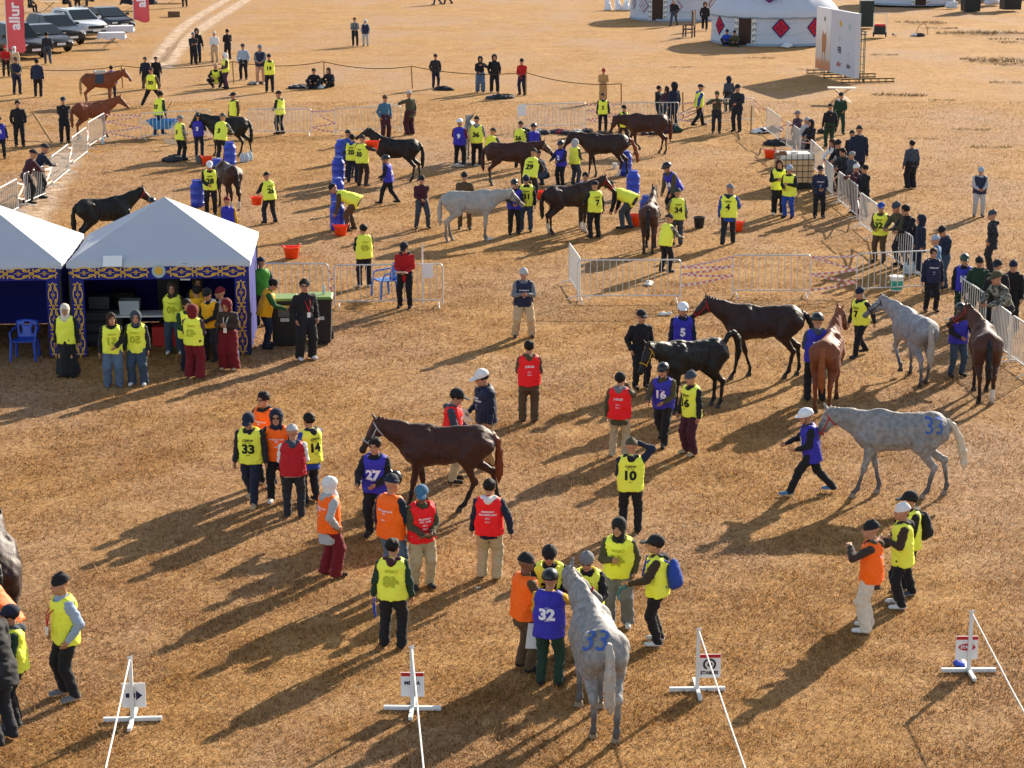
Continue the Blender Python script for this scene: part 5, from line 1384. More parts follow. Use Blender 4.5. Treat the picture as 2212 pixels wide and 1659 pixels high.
# ------------------------------------------------------------------ direction signs on cross stands
M_WP = mat('white_paint', srgb('#d9dbd8'), rough=.5, var=.05); M_RED = mat('sign_red', srgb('#b81f25'), rough=.6); M_NAVY = mat('sign_navy', srgb('#15184a'), rough=.6)
def sign(u, v, rz, label, kind, endpx, H_=.86):
    o = empty('sign_stand', G(u, v), rz, label, 'sign', 'cross-footed sign stands')
    MB().box((0, 0, .028), (.74, .05, .05)).build('crossbar', M_WP, o); MB().box((0, -.19, .026), (.05, .33, .046)).build('crossbar', M_WP, o); MB().box((0, .19, .026), (.05, .33, .046)).build('crossbar', M_WP, o)
    MB().box((0, 0, .053+(H_-.053)/2), (.048, .048, H_-.053)).build('post', M_WP, o)
    sx = {'arrow': .02, 'me': .0, 'st': .16, 'start': -.03}[kind]
    b = MB().box((sx, .045, .33), (.30, .012, .33)).build('board', M_PAPER, o)
    TX = lambda x, z: Matrix.Translation((x, .036, z)) @ Matrix.Rotation(R(90), 4, 'X')
    if kind == 'arrow':
        mb = MB(); y = .034
        mb.add([(sx-.10, y, .30), (sx+.02, y, .30), (sx+.02, y, .36), (sx-.10, y, .36), (sx+.03, y, .265), (sx+.11, y, .33), (sx+.03, y, .395), (sx+.02, y, .30)], [(0, 1, 2, 3), (4, 5, 6)]); mb.build('arrow', M_NAVY, b)
    else:
        MB().box((sx, .036, .47), (.29, .008, .045)).build('header_band', M_RED, b)
        if kind == 'me': flat_text('lettering', 'MEDIA', M_NAVY, b, TX(sx, .33), .05, .04)
        if kind == 'st':
            flat_text('lettering', 'STABLES', M_PRK, b, TX(sx, .215), .045, .05)
            MB().tube([(sx+.075*math.cos(a), .034, .355+.07*math.sin(a)) for a in np.linspace(-1.1, 4.2, 14)], .013, 5).build('horseshoe', M_PRK, b)
            MB().lathe([(.034, -.003), (.02, .003)], 10, c=(sx+.005, .034, .352), ax='y').build('horse_head', M_PRK, b)
        if kind == 'start':
            MB().lathe([(.05, -.003), (.048, .003)], 20, c=(sx, .036, .34), ax='y', sx=2.3).build('oval', M_RED, b); flat_text('lettering', 'START', M_PRW, b, Matrix.Translation((sx, .030, .322)) @ Matrix.Rotation(R(90), 4, 'X'), .042, .04)
    tp = Vector(G(u, v))+Vector((0, 0, H_))
    q = MB().tube([tuple((x, y, H_-.02+z)) for x, y, z in ((.03, 0, 0), (0, .03, .01), (-.03, 0, .02), (0, -.03, .03), (.03, 0, .04))], .014, 5).build('rope_knot', M_WROPE, o, True)
    e = G(endpx[0], endpx[1], .80); mb = MB(); mb.tube([tuple(tp+Vector((0, 0, -.01))), tuple(tp.lerp(e, .5)+Vector((0, 0, -.03))), tuple(e)], .011, 6)
    tag(mb.build('rope', M_WROPE, None, True), 'white rope running off from the '+{'arrow': 'arrow', 'me': 'media', 'st': 'stables', 'start': 'start'}[kind]+' sign stand', 'rope')
    return o
sign(287, 1557, R(3), 'white cross-footed stand with navy arrow board', 'arrow', (205, 1760)); sign(891, 1533, R(-2), 'white cross-footed stand with red-banded media board', 'me', (925, 1760))
sign(1506, 1492, R(2), 'white cross-footed stand with horseshoe stables board', 'st', (1650, 1775)); sign(2092, 1451, R(1), 'white cross-footed stand with red oval start board', 'start', (2290, 1680))
heap(2072, 1440, ['royal'], .24, 'small blue cloth caught on the start sign stand')
# ------------------------------------------------------------------ yurts
M_FELT = mat('white_felt', srgb('#b4bcc8'), rough=.85, var=.06, vs=2, bump=.3, bs=6); M_KR = mat('kilim_red', srgb('#b3202e'), rough=.8, var=.15); M_KP = mat('kilim_purple', srgb('#3a1f5e'), rough=.8); M_DOOR = mat('door_wood', srgb('#3a2419'), rough=.7, var=.3)
M_LACE = mat('pink_felt', srgb('#9a6c74'), rough=.85)
def yurt(c, rad, label, doora, diam, wallh=2.05, top=4.1, lattice=False):
    o = empty('yurt', c, 0, label, 'yurt', 'white felt yurts')
    n = 72
    def ringz(prof, name, m):
        V = []
        for r_, z in prof:
            for k in range(n):
                a = 2*math.pi*k/n; w_ = 1+.006*math.sin(a*9)+.004*math.sin(a*23); V.append((r_*w_*math.cos(a), r_*w_*math.sin(a), z))
        F = [(i*n+k, i*n+(k+1) % n, (i+1)*n+(k+1) % n, (i+1)*n+k) for i in range(len(prof)-1) for k in range(n)]
        return link(name, fastmesh(name, np.array(V), np.array(F), m), o)
    ringz([(rad*1.005, .0), (rad, .25), (rad*.995, 1.0), (rad, wallh)], 'wall', M_FELT)
    ringz([(rad+.10, wallh-.28), (rad+.10, wallh-.05), (rad+.03, wallh+.12), (rad*.86, wallh+.75), (rad*.62, wallh+1.35), (rad*.35, wallh+1.8), (rad*.15, top-.1), (.001, top)], 'roof', M_FELT)
    ringz([(rad+.03, .0), (rad+.03, .16), (rad, .17)], 'skirting', mat('grey_felt', srgb('#8b97a3'), rough=.9))
    for z in (.75, 1.45):
        mb = MB(); mb.tube([((rad+.012)*math.cos(2*math.pi*k/n), (rad+.012)*math.sin(2*math.pi*k/n), z+.05*math.sin(k)) for k in range(n)], .014, 4, closed=True); mb.build('binding_rope', mat('felt_rope', srgb('#b7bcc2'), rough=.9), o)
    mb = MB(); mb.tube([((rad+.11)*math.cos(2*math.pi*k/n), (rad+.11)*math.sin(2*math.pi*k/n), wallh-.30+.02*math.sin(k*1.7)) for k in range(n)], .045, 5, closed=True); mb.build('eave_shade_band', mat('grey_felt', srgb('#8b97a3'), rough=.9), o)  # darker grey ring added along the eave, standing in for the overlap's shade
    mb = MB(); [mb.tube([((rad+.13)*math.cos(q), (rad+.13)*math.sin(q), wallh-.3), ((rad*.86+.03)*math.cos(q), (rad*.86+.03)*math.sin(q), wallh+.78), ((rad*.35+.03)*math.cos(q), (rad*.35+.03)*math.sin(q), wallh+1.83)], .02, 4) for q in np.linspace(0, 2*math.pi, 13)[:-1]]; mb.build('roof_rope', mat('felt_rope', srgb('#b7bcc2'), rough=.9), o)['kind'] = 'stuff'
    def onwall(a, s, z, off=.02): b = a+s/rad; return Vector(((rad+off)*math.cos(b), (rad+off)*math.sin(b), z))
    # door
    V = []; mb = MB()
    for k in range(7):
        s = -.42+.84*k/6; V += [onwall(doora, s, .05, .03), onwall(doora, s, 1.78, .03)]
    mb.add(V, [(2*k, 2*k+2, 2*k+3, 2*k+1) for k in range(6)]); d = mb.build('door', M_DOOR, o)
    for sgn in (-1, 1):
        V = []; mb = MB()
        for k in range(3): s = sgn*(.46+.13*k); V += [onwall(doora, s, .1, .028), onwall(doora, s, 1.78, .028)]
        mb.add(V, [(2*k, 2*k+2, 2*k+3, 2*k+1) for k in range(2)]); j = mb.build('door_border', mat('cream_felt', srgb('#d9d5cc'), rough=.9), o)
        mb = MB()
        for q in range(5):
            pts = []
            for t in np.linspace(0, 1, 14):
                a = t*4.6; r_ = .15*(1-.72*t); pts.append(onwall(doora, sgn*(.59+r_*math.cos(a)*.8), .25+q*.36+r_*math.sin(a), .045))
            mb.tube(pts, .022, 4)
        mb.build('scroll_pattern', mat('ink_blue', srgb('#1f2748'), rough=.8), j)['kind'] = 'stuff'
    for (a, z, sz, kind) in diam:
        def dm(f, off, name, m, par):
            mb = MB(); ring = [(0, -1), (.5, -.5), (1, 0), (.5, .5), (0, 1), (-.5, .5), (-1, 0), (-.5, -.5), (0, 0)]
            rr = lambda p: (onwall(a, p[0]*sz*f, z+p[1]*sz*f*1.1, off) if kind != 'roof' else Vector(((rad*.86+.15-p[1]*sz*f*.5)*math.cos(a+p[0]*sz*f/rad), (rad*.86+.15-p[1]*sz*f*.5)*math.sin(a+p[0]*sz*f/rad), z+p[1]*sz*f*.62+off)))
            mb.add([rr(p) for p in ring], [(8, i, (i+1) % 8) for i in range(8)]); return mb.build(name, m, par)
        D1 = dm(1.0, .03 if kind != 'roof' else .14, 'felt_diamond', M_KP if kind != 'lace' else M_LACE, o); dm(.8, .045 if kind != 'roof' else .17, 'diamond_field', M_KR if kind != 'lace' else M_FELT, D1)
        if kind != 'roof':
            mb = MB()
            for r_ in range(4):
                th = r_*math.pi/2; P_ = []
                for t in np.linspace(0, 1, 10): aa = t*4.4; q = .16*(1-.6*t); P_.append(onwall(a, sz*(.30*math.cos(th)+q*math.cos(aa+th)), z+sz*(.30*math.sin(th)+q*math.sin(aa+th))*1.1, .06))
                mb.tube(P_, .025*sz/.6, 4)
            mb.build('motif', M_KP if kind != 'lace' else M_LACE, D1)['kind'] = 'stuff'
    return o
# near yurt: its front wall foot shows at v = 96
f = G(1688, 101); R1 = 3.95; y1 = f+Vector((0, R1, 0))
yurt(y1, R1, 'white felt yurt with red diamond panels and a dark door', R(-90-34), [(R(-90-1), 1.15, .58, ''), (R(-90+32), 1.15, .58, ''), (R(-90-66), 1.15, .58, ''), (R(-90-12), 2.95, .7, 'roof')])
f = G(1474, 47); y2 = f+Vector((0, 3.5, 0))
yurt(y2, 3.55, 'white felt yurt with pale lattice diamonds and brown door', R(-90-30), [(R(-90-50), 1.1, .5, 'lace'), (R(-90-8), 1.1, .5, 'lace'), (R(-90-72), 1.2, .4, 'lace'), (R(-90+40), 1.2, .5, 'lace')])
f = G(1985, 13); y3 = f+Vector((0, 3.6, 0)); yurt(y3, 3.6, 'farthest white yurt beyond the generator with shaded green grass before it', R(-90+2), [])
f = G(2105, 2); yurt(f+Vector((3, 6, 0)), 3.4, 'pale blue-white yurt beside tall dark bins', R(-90-60), [])

# ------------------------------------------------------------------ advertising wall
bl_, br_ = G(1760, 158), G(1845, 181)
d_ = br_-bl_; Wb = math.hypot(d_.x, d_.y); rzb = math.atan2(d_.y, d_.x)
bb = empty('advertising_wall', (bl_.x, bl_.y, 0), rzb, 'white advertising wall with horse rider picture and logos', 'billboard')
M_BOARD = mat('banner_white', srgb('#bcc0ca'), rough=.6, var=.03); Hb = 3.25; Z0 = .28
MB().box((Wb/2, .12, Z0+Hb/2), (Wb, .24, Hb)).build('panel', M_BOARD, bb)
print('billboard', Wb, bl_, br_)
pm, nt, b = _base('rider_picture'); N = nt.nodes; L = nt.links
tc = N.new('ShaderNodeTexCoord'); sx = N.new('ShaderNodeSeparateXYZ'); L.new(tc.outputs['Object'], sx.inputs[0]); cr = N.new('ShaderNodeValToRGB')
mr = N.new('ShaderNodeMapRange'); mr.inputs['From Min'].default_value = Z0; mr.inputs['From Max'].default_value = Z0+Hb; L.new(sx.outputs['Z'], mr.inputs['Value']); L.new(mr.outputs['Result'], cr.inputs['Fac'])
e = cr.color_ramp.elements; e[0].position = .05; e[0].color = srgb('#b8764c')+(1,); e[1].position = .75; e[1].color = srgb('#d9dbe0')+(1,); x = e.new(.13); x.color = srgb('#b5825f')+(1,); x = e.new(.20); x.color = srgb('#bcb3ad')+(1,); x = e.new(.45); x.color = srgb('#c6bdb8')+(1,)
L.new(cr.outputs['Color'], b.inputs['Base Color']); b.inputs['Roughness'].default_value = .6
pic = MB().box((Wb*.20, -.006, Z0+Hb*.5), (Wb*.38, .006, Hb*.985)).build('picture', pm, bb)
fig = MB(); fx = Wb*.22; M_HB = mat('picture_brown', srgb('#a86f45'), rough=.6)
def blob2(mb, cx, cz, rx, rz_, y): mb.add([(cx+rx*math.cos(a), y, cz+rz_*math.sin(a)) for a in np.linspace(0, 2*math.pi, 15)[:-1]], [tuple(range(14))])
blob2(fig, fx, Z0+1.55, .34, .62, -.014); fig.add([(fx-.28, -.014, Z0+1.2), (fx-.15, -.014, Z0+1.2), (fx-.17, -.014, Z0+.35), (fx-.25, -.014, Z0+.35)], [(0, 3, 2, 1)]); fig.add([(fx+.10, -.014, Z0+1.2), (fx+.24, -.014, Z0+1.2), (fx+.22, -.014, Z0+.40), (fx+.14, -.014, Z0+.40)], [(0, 3, 2, 1)])
fig.build('printed_horse', M_HB, pic); f2 = MB(); blob2(f2, fx+.05, Z0+2.25, .20, .36, -.018); f2.build('printed_rider', mat('picture_white', srgb('#e4e0dc'), rough=.6), pic); f2 = MB(); blob2(f2, fx+.03, Z0+2.68, .10, .13, -.018); f2.build('printed_head', mat('picture_dark', srgb('#5a4a40'), rough=.6), pic)
TB = lambda x, z: Matrix.Translation((x, -.008, z)) @ Matrix.Rotation(R(90), 4, 'X')
for (fx_, fz, rr_, mm) in ((.62, .80, .17, M_GOLD), (.84, .775, .17, MATS['emblem_pale'])):
    MB().lathe([(rr_, -.006), (rr_*.85, .004)], 22, c=(Wb*fx_, -.006, Z0+Hb*fz), ax='y').build('seal', mm, bb)
flat_text('lettering', 'FEI', M_NAVY, bb, TB(Wb*.61, Z0+Hb*.34), .30, .05); flat_text('lettering', 'allur', M_RED, bb, TB(Wb*.61, Z0+Hb*.13), .26, .02); flat_text('lettering', 'allur', M_STEEL, bb, TB(Wb*.85, Z0+Hb*.13), .24, .02)
MB().tube([(Wb*.62+.1*math.cos(a), -.008, Z0+Hb*.56+.13*math.sin(a)) for a in np.linspace(0, 4.4, 10)], .016, 4).build('swirl_mark', M_STK, bb); MB().tube([(Wb*.84+.11*math.cos(a), -.008, Z0+Hb*.34+.13*math.sin(a)) for a in np.linspace(0, 5.2, 12)], .012, 4).build('round_mark', M_STK, bb)
M_TRS = mat('truss_green', srgb('#2d3a2c'), rough=.6)
for k in range(3):
    x = Wb*(.06+.44*k); t = empty('x', (0, 0, 0)) if False else None
    tr = MB()
    for dx in (-.09, .09):
        for dy in (.40, .62): tr.tube([(x+dx, dy, .0), (x+dx, dy, 2.6 if k else 2.4)], .022, 5)
    for q in range(7): tr.box((x, .51, .2+q*.38), (.2, .24, .02))
    tr.build('truss_post', M_TRS, bb)
    ft = MB()
    for dx in (-.09, .09):
        for zz in (.04, .20): ft.tube([(x+dx, -.55, zz), (x+dx, 2.3, zz)], .022, 5)
    for q in range(8):
        for dx in (-.09, .09): ft.tube([(x+dx, -.55+q*.4, 0.0), (x+dx, -.55+q*.4, .22)], .016, 4)
    ft.build('truss_foot', M_TRS, bb)
fx2 = MB()
for zz in (2.45, 2.6):
    for dy in (.40, .62): fx2.tube([(Wb*.05, dy, zz), (Wb*.98, dy, zz)], .022, 5)
fx2.build('truss_beam', M_TRS, bb)

# ------------------------------------------------------------------ folding tables and chairs
def ftable(u, v, rz, label, w_=1.1, d_=.6, h_=.74, m=None, clothed=False, cc=None):
    o = empty('folding_table', G(u, v), rz, label, 'table', 'folding tables'); m = m or mat('table_grey', srgb('#b9aca0'), rough=.6)
    if clothed:
        V = []; F = []; n = 36
        for r_, (z, s) in enumerate(((h_+.012, .98), (h_, 1.0), (h_-.18, 1.04), (h_-.36, 1.08))):
            for k in range(n):
                a = 2*math.pi*k/n; c_, s_ = math.cos(a), math.sin(a); q = max(abs(c_), abs(s_)); wv = 1+(.03*math.sin(k*2.3)*(r_-1) if r_ > 1 else 0)
                V.append((c_/q*w_/2*s*wv, s_/q*d_/2*s*wv, z-(.06*math.sin(k*1.3) if r_ == 3 else 0)))
        F = [(r_*n+k, r_*n+(k+1) % n, (r_+1)*n+(k+1) % n, (r_+1)*n+k) for r_ in range(3) for k in range(n)]
        V.append((0, 0, h_+.012)); me = bpy.data.meshes.new('table_cloth'); me.from_pydata(V, [], [tuple(reversed(f_)) for f_ in F]+[(k, (k+1) % n, 4*n) for k in range(n)]); me.materials.append(cloth(cc) if cc else mat('white_cloth', srgb('#d6d6dc'), rough=.8)); me.update(); link('table_cloth', me, o)
    MB().box((0, 0, h_-.02), (w_, d_, .03)).build('table_top', m, o)
    for s in (-1, 1):
        for y in (-1, 1): MB().tube([(s*w_*.36, y*d_*.42, 0), (-s*w_*.30, y*d_*.42, h_-.035)], .014, 5).build('crossed_leg', M_STEEL, o)
    return o
ftable(1817, 222, R(-8), 'folding table with crossed legs standing behind the man in teal', 1.3, .8, .72)
ftable(243, 104, R(15), 'white-clothed trestle table before the white car', 1.6, .9, .95, clothed=True); ftable(262, 88, R(15), 'white-clothed trestle table behind the other, by dark sedan', 1.6, .9, .95, clothed=True)
ftable(108, 24, R(5), 'grey folding table beyond the parked cars', 1.3, .6); ftable(178, 20, R(-4), 'folding table between seated people beyond the cars', 1.2, .7, m=M_DOOR)
ftable(300, 22, R(3), 'dark draped table by the pink flag', 2.6, 1.0, .85, m=M_STEEL, clothed=True, cc='dark'); ftable(385, 6, R(3), 'white draped table beyond the pink flag', 2.2, 1.0, .85, clothed=True)
thing(MB().box((0, 0, .2), (.9, .5, .4)), 'wooden_crate', mat('crate_wood', srgb('#6b5138'), rough=.8), G(377, 36), 'flat brown crate beside the pink flag table', 'crate')
M_CCL = mat('chair_cover', srgb('#d9dade'), rough=.8)
def covered_chair(u, v, rz, label):
    o = empty('covered_chair', G(u, v), rz, label, 'chair', 'white covered chairs')
    D = Field((-.45, -.5, 0), (.45, .5, 1.1), .05); D.cone((0, .05, .05), (0, .02, .40), .33, .24, .0); D.plane((0, 0, .02), (0, 0, -1)); v2, f2 = D.nets(); link('seat_cover', fastmesh('seat_cover', v2, f2, M_CCL), o)
    D = Field((-.4, -.5, .2), (.4, .3, 1.2), .05); D.ell((0, -.20, .55), (.24, .08, .45), .02); v2, f2 = D.nets(); link('back_cover', fastmesh('back_cover', v2, f2, M_CCL), o)
for u, v in ((1313, 22), (1335, 22), (1352, 22), (1366, 23)): covered_chair(u, v, R(150+u % 7*9), 'white fabric-covered chair in the row beside the lattice yurt')
# carved armchair
cc = empty('carved_armchair', G(1488, 80), R(70), 'tall dark carved wooden armchair standing between the yurts', 'chair'); M_CW = mat('carved_wood', srgb('#4a2e20'), rough=.6, var=.25)
for x, y, hh in ((-.32, -.3, 1.75), (.32, -.3, 1.75), (-.32, .3, .75), (.32, .3, .75)): MB().box((x, y, hh/2), (.09, .09, hh)).build('leg', M_CW, cc)
MB().box((0, 0, .52), (.62, .60, .08)).build('seat', M_CW, cc); MB().box((0, -.3, 1.22), (.54, .05, 1.0)).build('backrest', M_CW, cc)
for s in (-1, 1): MB().box((s*.32, .0, .79), (.10, .68, .06)).build('armrest', M_CW, cc)
mb = MB()
for k in range(5): mb.lathe([(.07, -.02), (.05, .02)], 10, c=(0, -.34, .85+k*.18), ax='y')
mb.build('carving', mat('pale_carving', srgb('#8d7d70'), rough=.7), cc)['kind'] = 'stuff'
# tall table by yurt 2
ftable(1535, 43, R(4), 'narrow white table against the lattice yurt', 1.4, .5, .8, m=M_PAPER)
# generator and bits
gn = empty('generator', G(1900, 79), R(-10), 'red generator in a white tubular frame on open grass', 'generator')
MB().box((0, 0, .42), (.75, .6, .55)).build('engine', M_STEEL, gn); MB().box((0, 0, .75), (.7, .55, .14)).build('tank', M_RED, gn)
for y in (-.28, .28): MB().tube([(-.42, y, .05), (-.42, y, 1.5), (.42, y, 1.5), (.42, y, .05)], .035, 6).build('frame_hoop', M_GALV, gn, True)
for x in (-.4, .4): MB().lathe([(.05, -.05), (.16, -.05), (.16, .05), (.05, .05)], 14, c=(x, -.25, .16), ax='x').build('wheel', M_STEEL, gn)
tb = empty('hoop_frame', G(1990, 77), R(8), 'dark bag under a pale hoop lying on the grass', 'gear'); MB().tube([(-.4, 0, .05), (-.2, 0, .6), (.15, 0, .85), (.4, 0, .5), (.45, 0, .05)], .025, 5).build('hoop', M_WOOD, tb, True)
heap(1982, 77, ['dark', 'black', 'lgrey'], .8, 'dark bag bundle lying beneath the hoop'); heap(1932, 76, ['black', 'cream'], .45, 'small dark box with pale ends beside the generator')
for u, v, s, lb in ((2096, 24, 1.35, 'tall dark wheeled bin with green side near the far yurts'), (2182, 20, 1.5, 'tall dark bin at the field edge beyond the generator')):
    thing(MB().box((0, 0, .75*s), (.9*s, .8*s, 1.5*s), taper=1.1).box((0, 0, 1.55*s), (1.05*s, .95*s, .1*s)), 'dark_bin', M_BIN, G(u, v), lb, 'bin', .1)
thing(MB().box((0, 0, .9), (1.0, .8, 1.8), taper=.9), 'dark_locker', mat('dark_green_box', srgb('#22302c'), rough=.6), G(1862, 62)+Vector((.6, 2, 0)), 'dark green cabinet half hidden behind the advertising wall', 'cabinet')
ftable(2050, 16, R(4), 'white framed table beyond the generator', 1.6, .7, .95, m=M_PAPER)
litter(2055, 18, .55, 'white bundle under the white framed table', '#cdd2da', .7); litter(2145, 10, .8, 'pale bags piled beside the far bin', '#c5ccd8', .7)

# ------------------------------------------------------------------ flags
def feather(u, v, label, hgt, text, rz, cut=0):
    o = empty('feather_flag', G(u, v), rz, label, 'flag', 'pink feather flags'); mb = MB(); mb.tube([(0, 0, 0), (0, 0, hgt*.7), (.15, 0, hgt*.95), (.5, 0, hgt)], .03, 6); mb.build('flag_pole', M_GALV, o, True)
    V = []; n = 26; W_ = 1.05
    for i in range(n+1):
        t = i/n; z = .75+(hgt-.8)*t; xo = .02+(.15*max(0, (t-.7)/.3)**2)
        for k in range(7): s = k/6; V.append((xo+W_*s*(1-.55*max(0, (t-.75)/.25)**1.5), .07*math.sin(t*9+s*3)*s+.03*math.sin(t*31)*s, z-(.28*s*(1-t)*math.sin(s*3.1)+.10*s*(t < .1))))
    F = [(i*7+k, i*7+k+1, (i+1)*7+k+1, (i+1)*7+k) for i in range(n) for k in range(6)]
    m = MATS.get('flag_pink')
    if m is None:
        m, nt, b = _base('flag_pink'); N = nt.nodes; L = nt.links; c = srgb('#9c3f48')+(1,); b.inputs['Base Color'].default_value = c; b.inputs['Roughness'].default_value = .7
        tr_ = N.new('ShaderNodeBsdfTranslucent'); tr_.inputs['Color'].default_value = c; ms = N.new('ShaderNodeMixShader'); ms.inputs['Fac'].default_value = .2; L.new(b.outputs[0], ms.inputs[1]); L.new(tr_.outputs[0], ms.inputs[2]); L.new(ms.outputs[0], N['Material Output'].inputs['Surface']); MATS['flag_pink'] = m
    fl_ = link('flag_cloth', fastmesh('flag_cloth', np.array(V), np.array(F), m), o)
    flat_text('lettering', text, M_PRW, fl_, Matrix.Translation((W_*.80, -.14, .75+(hgt-.8)*.42)) @ Matrix.Rotation(R(90), 4, 'X') @ Matrix.Rotation(R(90), 4, 'Z'), .62, .03)
    return o
feather(18, 134, 'pink feather flag with white lettering beside the black off-road car', 5.2, 'allur', R(-6)); feather(290, 66, 'pink feather flag before the dark draped table', 4.6, 'allur', R(4))

# ------------------------------------------------------------------ cars
M_TYRE = mat('tyre', srgb('#17171a'), rough=.85); M_RIM = mat('rim', srgb('#5d6166'), rough=.35, metal=.7); M_GLS = mat('car_glass', srgb('#131c1d'), rough=.15, spec=.4); M_LIGHT = mat('headlamp', srgb('#cfd6da'), rough=.15, spec=.8); M_GRL = mat('grille', srgb('#0d0e10'), rough=.4)
def car(u, v, yaw, paint, label, kind='suv'):
    """nose towards +y; u, v is the ground under its middle"""
    o = empty('parked_car', G(u, v), R(yaw), label, 'car', 'cars parked beside the pink flag'); o.scale = (1.1, 1.1, 1.1)
    suv = kind != 'sedan'; hr = 1.66 if kind == 'suv' else (1.80 if kind == 'box' else 1.45); Lh = 2.35; belt = 1.05 if suv else .95; hood = 1.02 if suv else .88; sill = .30 if suv else .24
    st = [(-Lh, .78, belt*.92), (-Lh+.12, .88, belt), (-1.6, .93, belt), (-.6, .94, belt), (.55, .94, belt), (1.05, .93, hood+.03), (1.75, .90, hood-.05), (Lh-.14, .84, hood-.18), (Lh, .72, hood-.32)]
    V = []; sec = 8
    for y, hw, zt in st:
        zb = sill+(.10 if abs(y) > Lh-.2 else 0)
        for (fx_, fz) in ((-.90, 0), (-1.0, .22), (-1.0, .70), (-.90, 1.0), (.90, 1.0), (1.0, .70), (1.0, .22), (.90, 0)): V.append((fx_*hw, y, zb+(zt-zb)*fz))
    F = [(i*sec+k, i*sec+(k+1) % sec, (i+1)*sec+(k+1) % sec, (i+1)*sec+k) for i in range(len(st)-1) for k in range(sec)]
    me = bpy.data.meshes.new('car_body'); me.from_pydata(V, [], [tuple(reversed(f_)) for f_ in F]+[tuple(range(sec)), tuple(reversed(range((len(st)-1)*sec, len(st)*sec)))]); me.materials.append(paint)
    for p_ in me.polygons: p_.use_smooth = True
    try: me.set_sharp_from_angle(angle=R(38))
    except Exception: pass
    link('car_body', me, o)
    rear = -Lh+.15 if suv else -1.75; rf = rear+.30 if kind == 'box' else (rear+.45 if suv else -1.0); wf = .42 if kind != 'box' else .62; ws = 1.08
    cab = [(rear, .86, belt-.02), (rf, .70, hr-.03), ((rf+wf)/2-.2, .71, hr), (wf-.35, .69, hr-.03), (ws, .84, belt-.0)]
    def gh(scale, name, m, dz=0):
        V = []; bt = [(c_[0], .88, belt-.03) for c_ in cab]
        V = [(-.88, rear, belt-.03), (.88, rear, belt-.03)]
        pts = [(rear, belt-.03), (rf, hr-.04), ((rf+wf)/2-.2, hr), (wf-.35, hr-.04), (ws, belt-.03)]
        V = []
        for (y, z) in pts:
            hw = .88-(z-belt)*.30; V += [(-hw*scale, y, z), (hw*scale, y, z)]
        F = [(0, 2, 4, 6, 8), (9, 7, 5, 3, 1)]+[(2*i, 2*i+1, 2*i+3, 2*i+2) for i in range(4)]
        return V, F
    V, F = gh(1, '', None); me = bpy.data.meshes.new('cabin'); me.from_pydata(V, [], F); me.materials.append(paint); me.update(); link('cabin', me, o)
    def quad(name, P, m, par=o):
        mb = MB(); mb.add(P, [tuple(range(len(P)))]); return mb.build(name, m, par)
    hwz = lambda z: .88-(z-belt)*.30
    e_ = .012
    def lerp(a, b, t): return a+(b-a)*t
    y0, z0, y1_, z1 = wf-.35, hr-.04, ws, belt-.03
    quad('windscreen', [(s*hwz(lerp(z0, z1, t))*.92, lerp(y0, y1_, t)+e_, lerp(z0, z1, t)+e_) for s, t in ((1, .06), (-1, .06), (-1, .96), (1, .96))], M_GLS)
    quad('rear_window', [(s*hwz(lerp(belt, hr, t))*.86, lerp(rear, rf, (lerp(belt, hr, t)-belt+.03)/(hr-.01-belt))-e_, lerp(belt, hr, t)) for s, t in ((-1, .85), (1, .85), (1, .12), (-1, .12))], M_GLS)
    for s in (-1, 1):
        zA, zB = belt+.05, hr-.14
        for ya, yb, yc, yd in ((rear+.55, -.30, -.30, rf+.30), (-.22, ws-.20, wf-.42, -.22)):
            quad('side_window', [(s*(hwz(zA)+e_), ya, zA), (s*(hwz(zA)+e_), yb, zA), (s*(hwz(zB)+e_), yc, zB), (s*(hwz(zB)+e_), yd, zB)][::s], M_GLS)
        MB().box((s*1.02, .78, belt+.10), (.18, .12, .14)).build('wing_mirror', paint, o)
        for y in (-1.38, 1.42):
            w_ = MB(); w_.lathe([(.22, -.11), (.35, -.11), (.37, -.06), (.37, .06), (.35, .11), (.22, .11)], 22, c=(s*.84, y, .37), ax='x'); t = w_.build('tyre', M_TYRE, o, True)
            MB().lathe([(.02, -.118), (.23, -.115), (.23, .115), (.02, .118)], 14, c=(s*.84, y, .37), ax='x').build('rim', M_RIM, t)
        hl = MB(); hl.box((s*.60, Lh-.06, hood-.26), (.34, .10, .11), Matrix.Rotation(-s*.25, 3, 'Z')); hl.build('headlight', M_LIGHT, o)
    MB().box((0, Lh+.012, hood-.33 if suv else hood-.36), (1.0, .05, .16)).build('grille', M_GRL, o); MB().box((0, Lh+.02, .42), (1.3, .06, .14)).build('bumper', M_GRL if suv else paint, o)
    MB().box((0, Lh+.055, .50), (.50, .015, .12)).build('number_plate', M_PAPER, o)
    if kind == 'suv' or kind == 'box':
        for s in (-1, 1): MB().tube([(s*.66, rf+.1, hr+.01), (s*.66, rf+.3, hr+.05), (s*.66, wf-.7, hr+.05), (s*.66, wf-.45, hr-.0)], .02, 5).build('roof_rail', M_GALV, o, True)
    return o
P_BLK = mat('car_black', srgb('#14171a'), rough=.35, spec=.35, coat=.25, var=.02); P_NVY = mat('car_navy', srgb('#161c26'), rough=.35, spec=.35, coat=.25, var=.02); P_WHT = mat('car_white', srgb('#c9ced2'), rough=.3, coat=.6, var=.02); P_GRY = mat('car_graphite', srgb('#26282a'), rough=.35, spec=.35, coat=.25, var=.02)
car(34, 122, -140, P_BLK, 'boxy black off-road car behind the pink flag', 'box'); car(90, 109, -141, P_GRY, 'graphite sedan parked between two black off-road cars', 'sedan')
car(120, 94, -142, P_NVY, 'large dark navy estate car between white and graphite cars', 'suv'); car(170, 79, -142, P_WHT, 'white estate car with silver roof rails', 'suv'); car(232, 66, -143, P_BLK, 'glossy black sedan at the end of the car row', 'sedan')

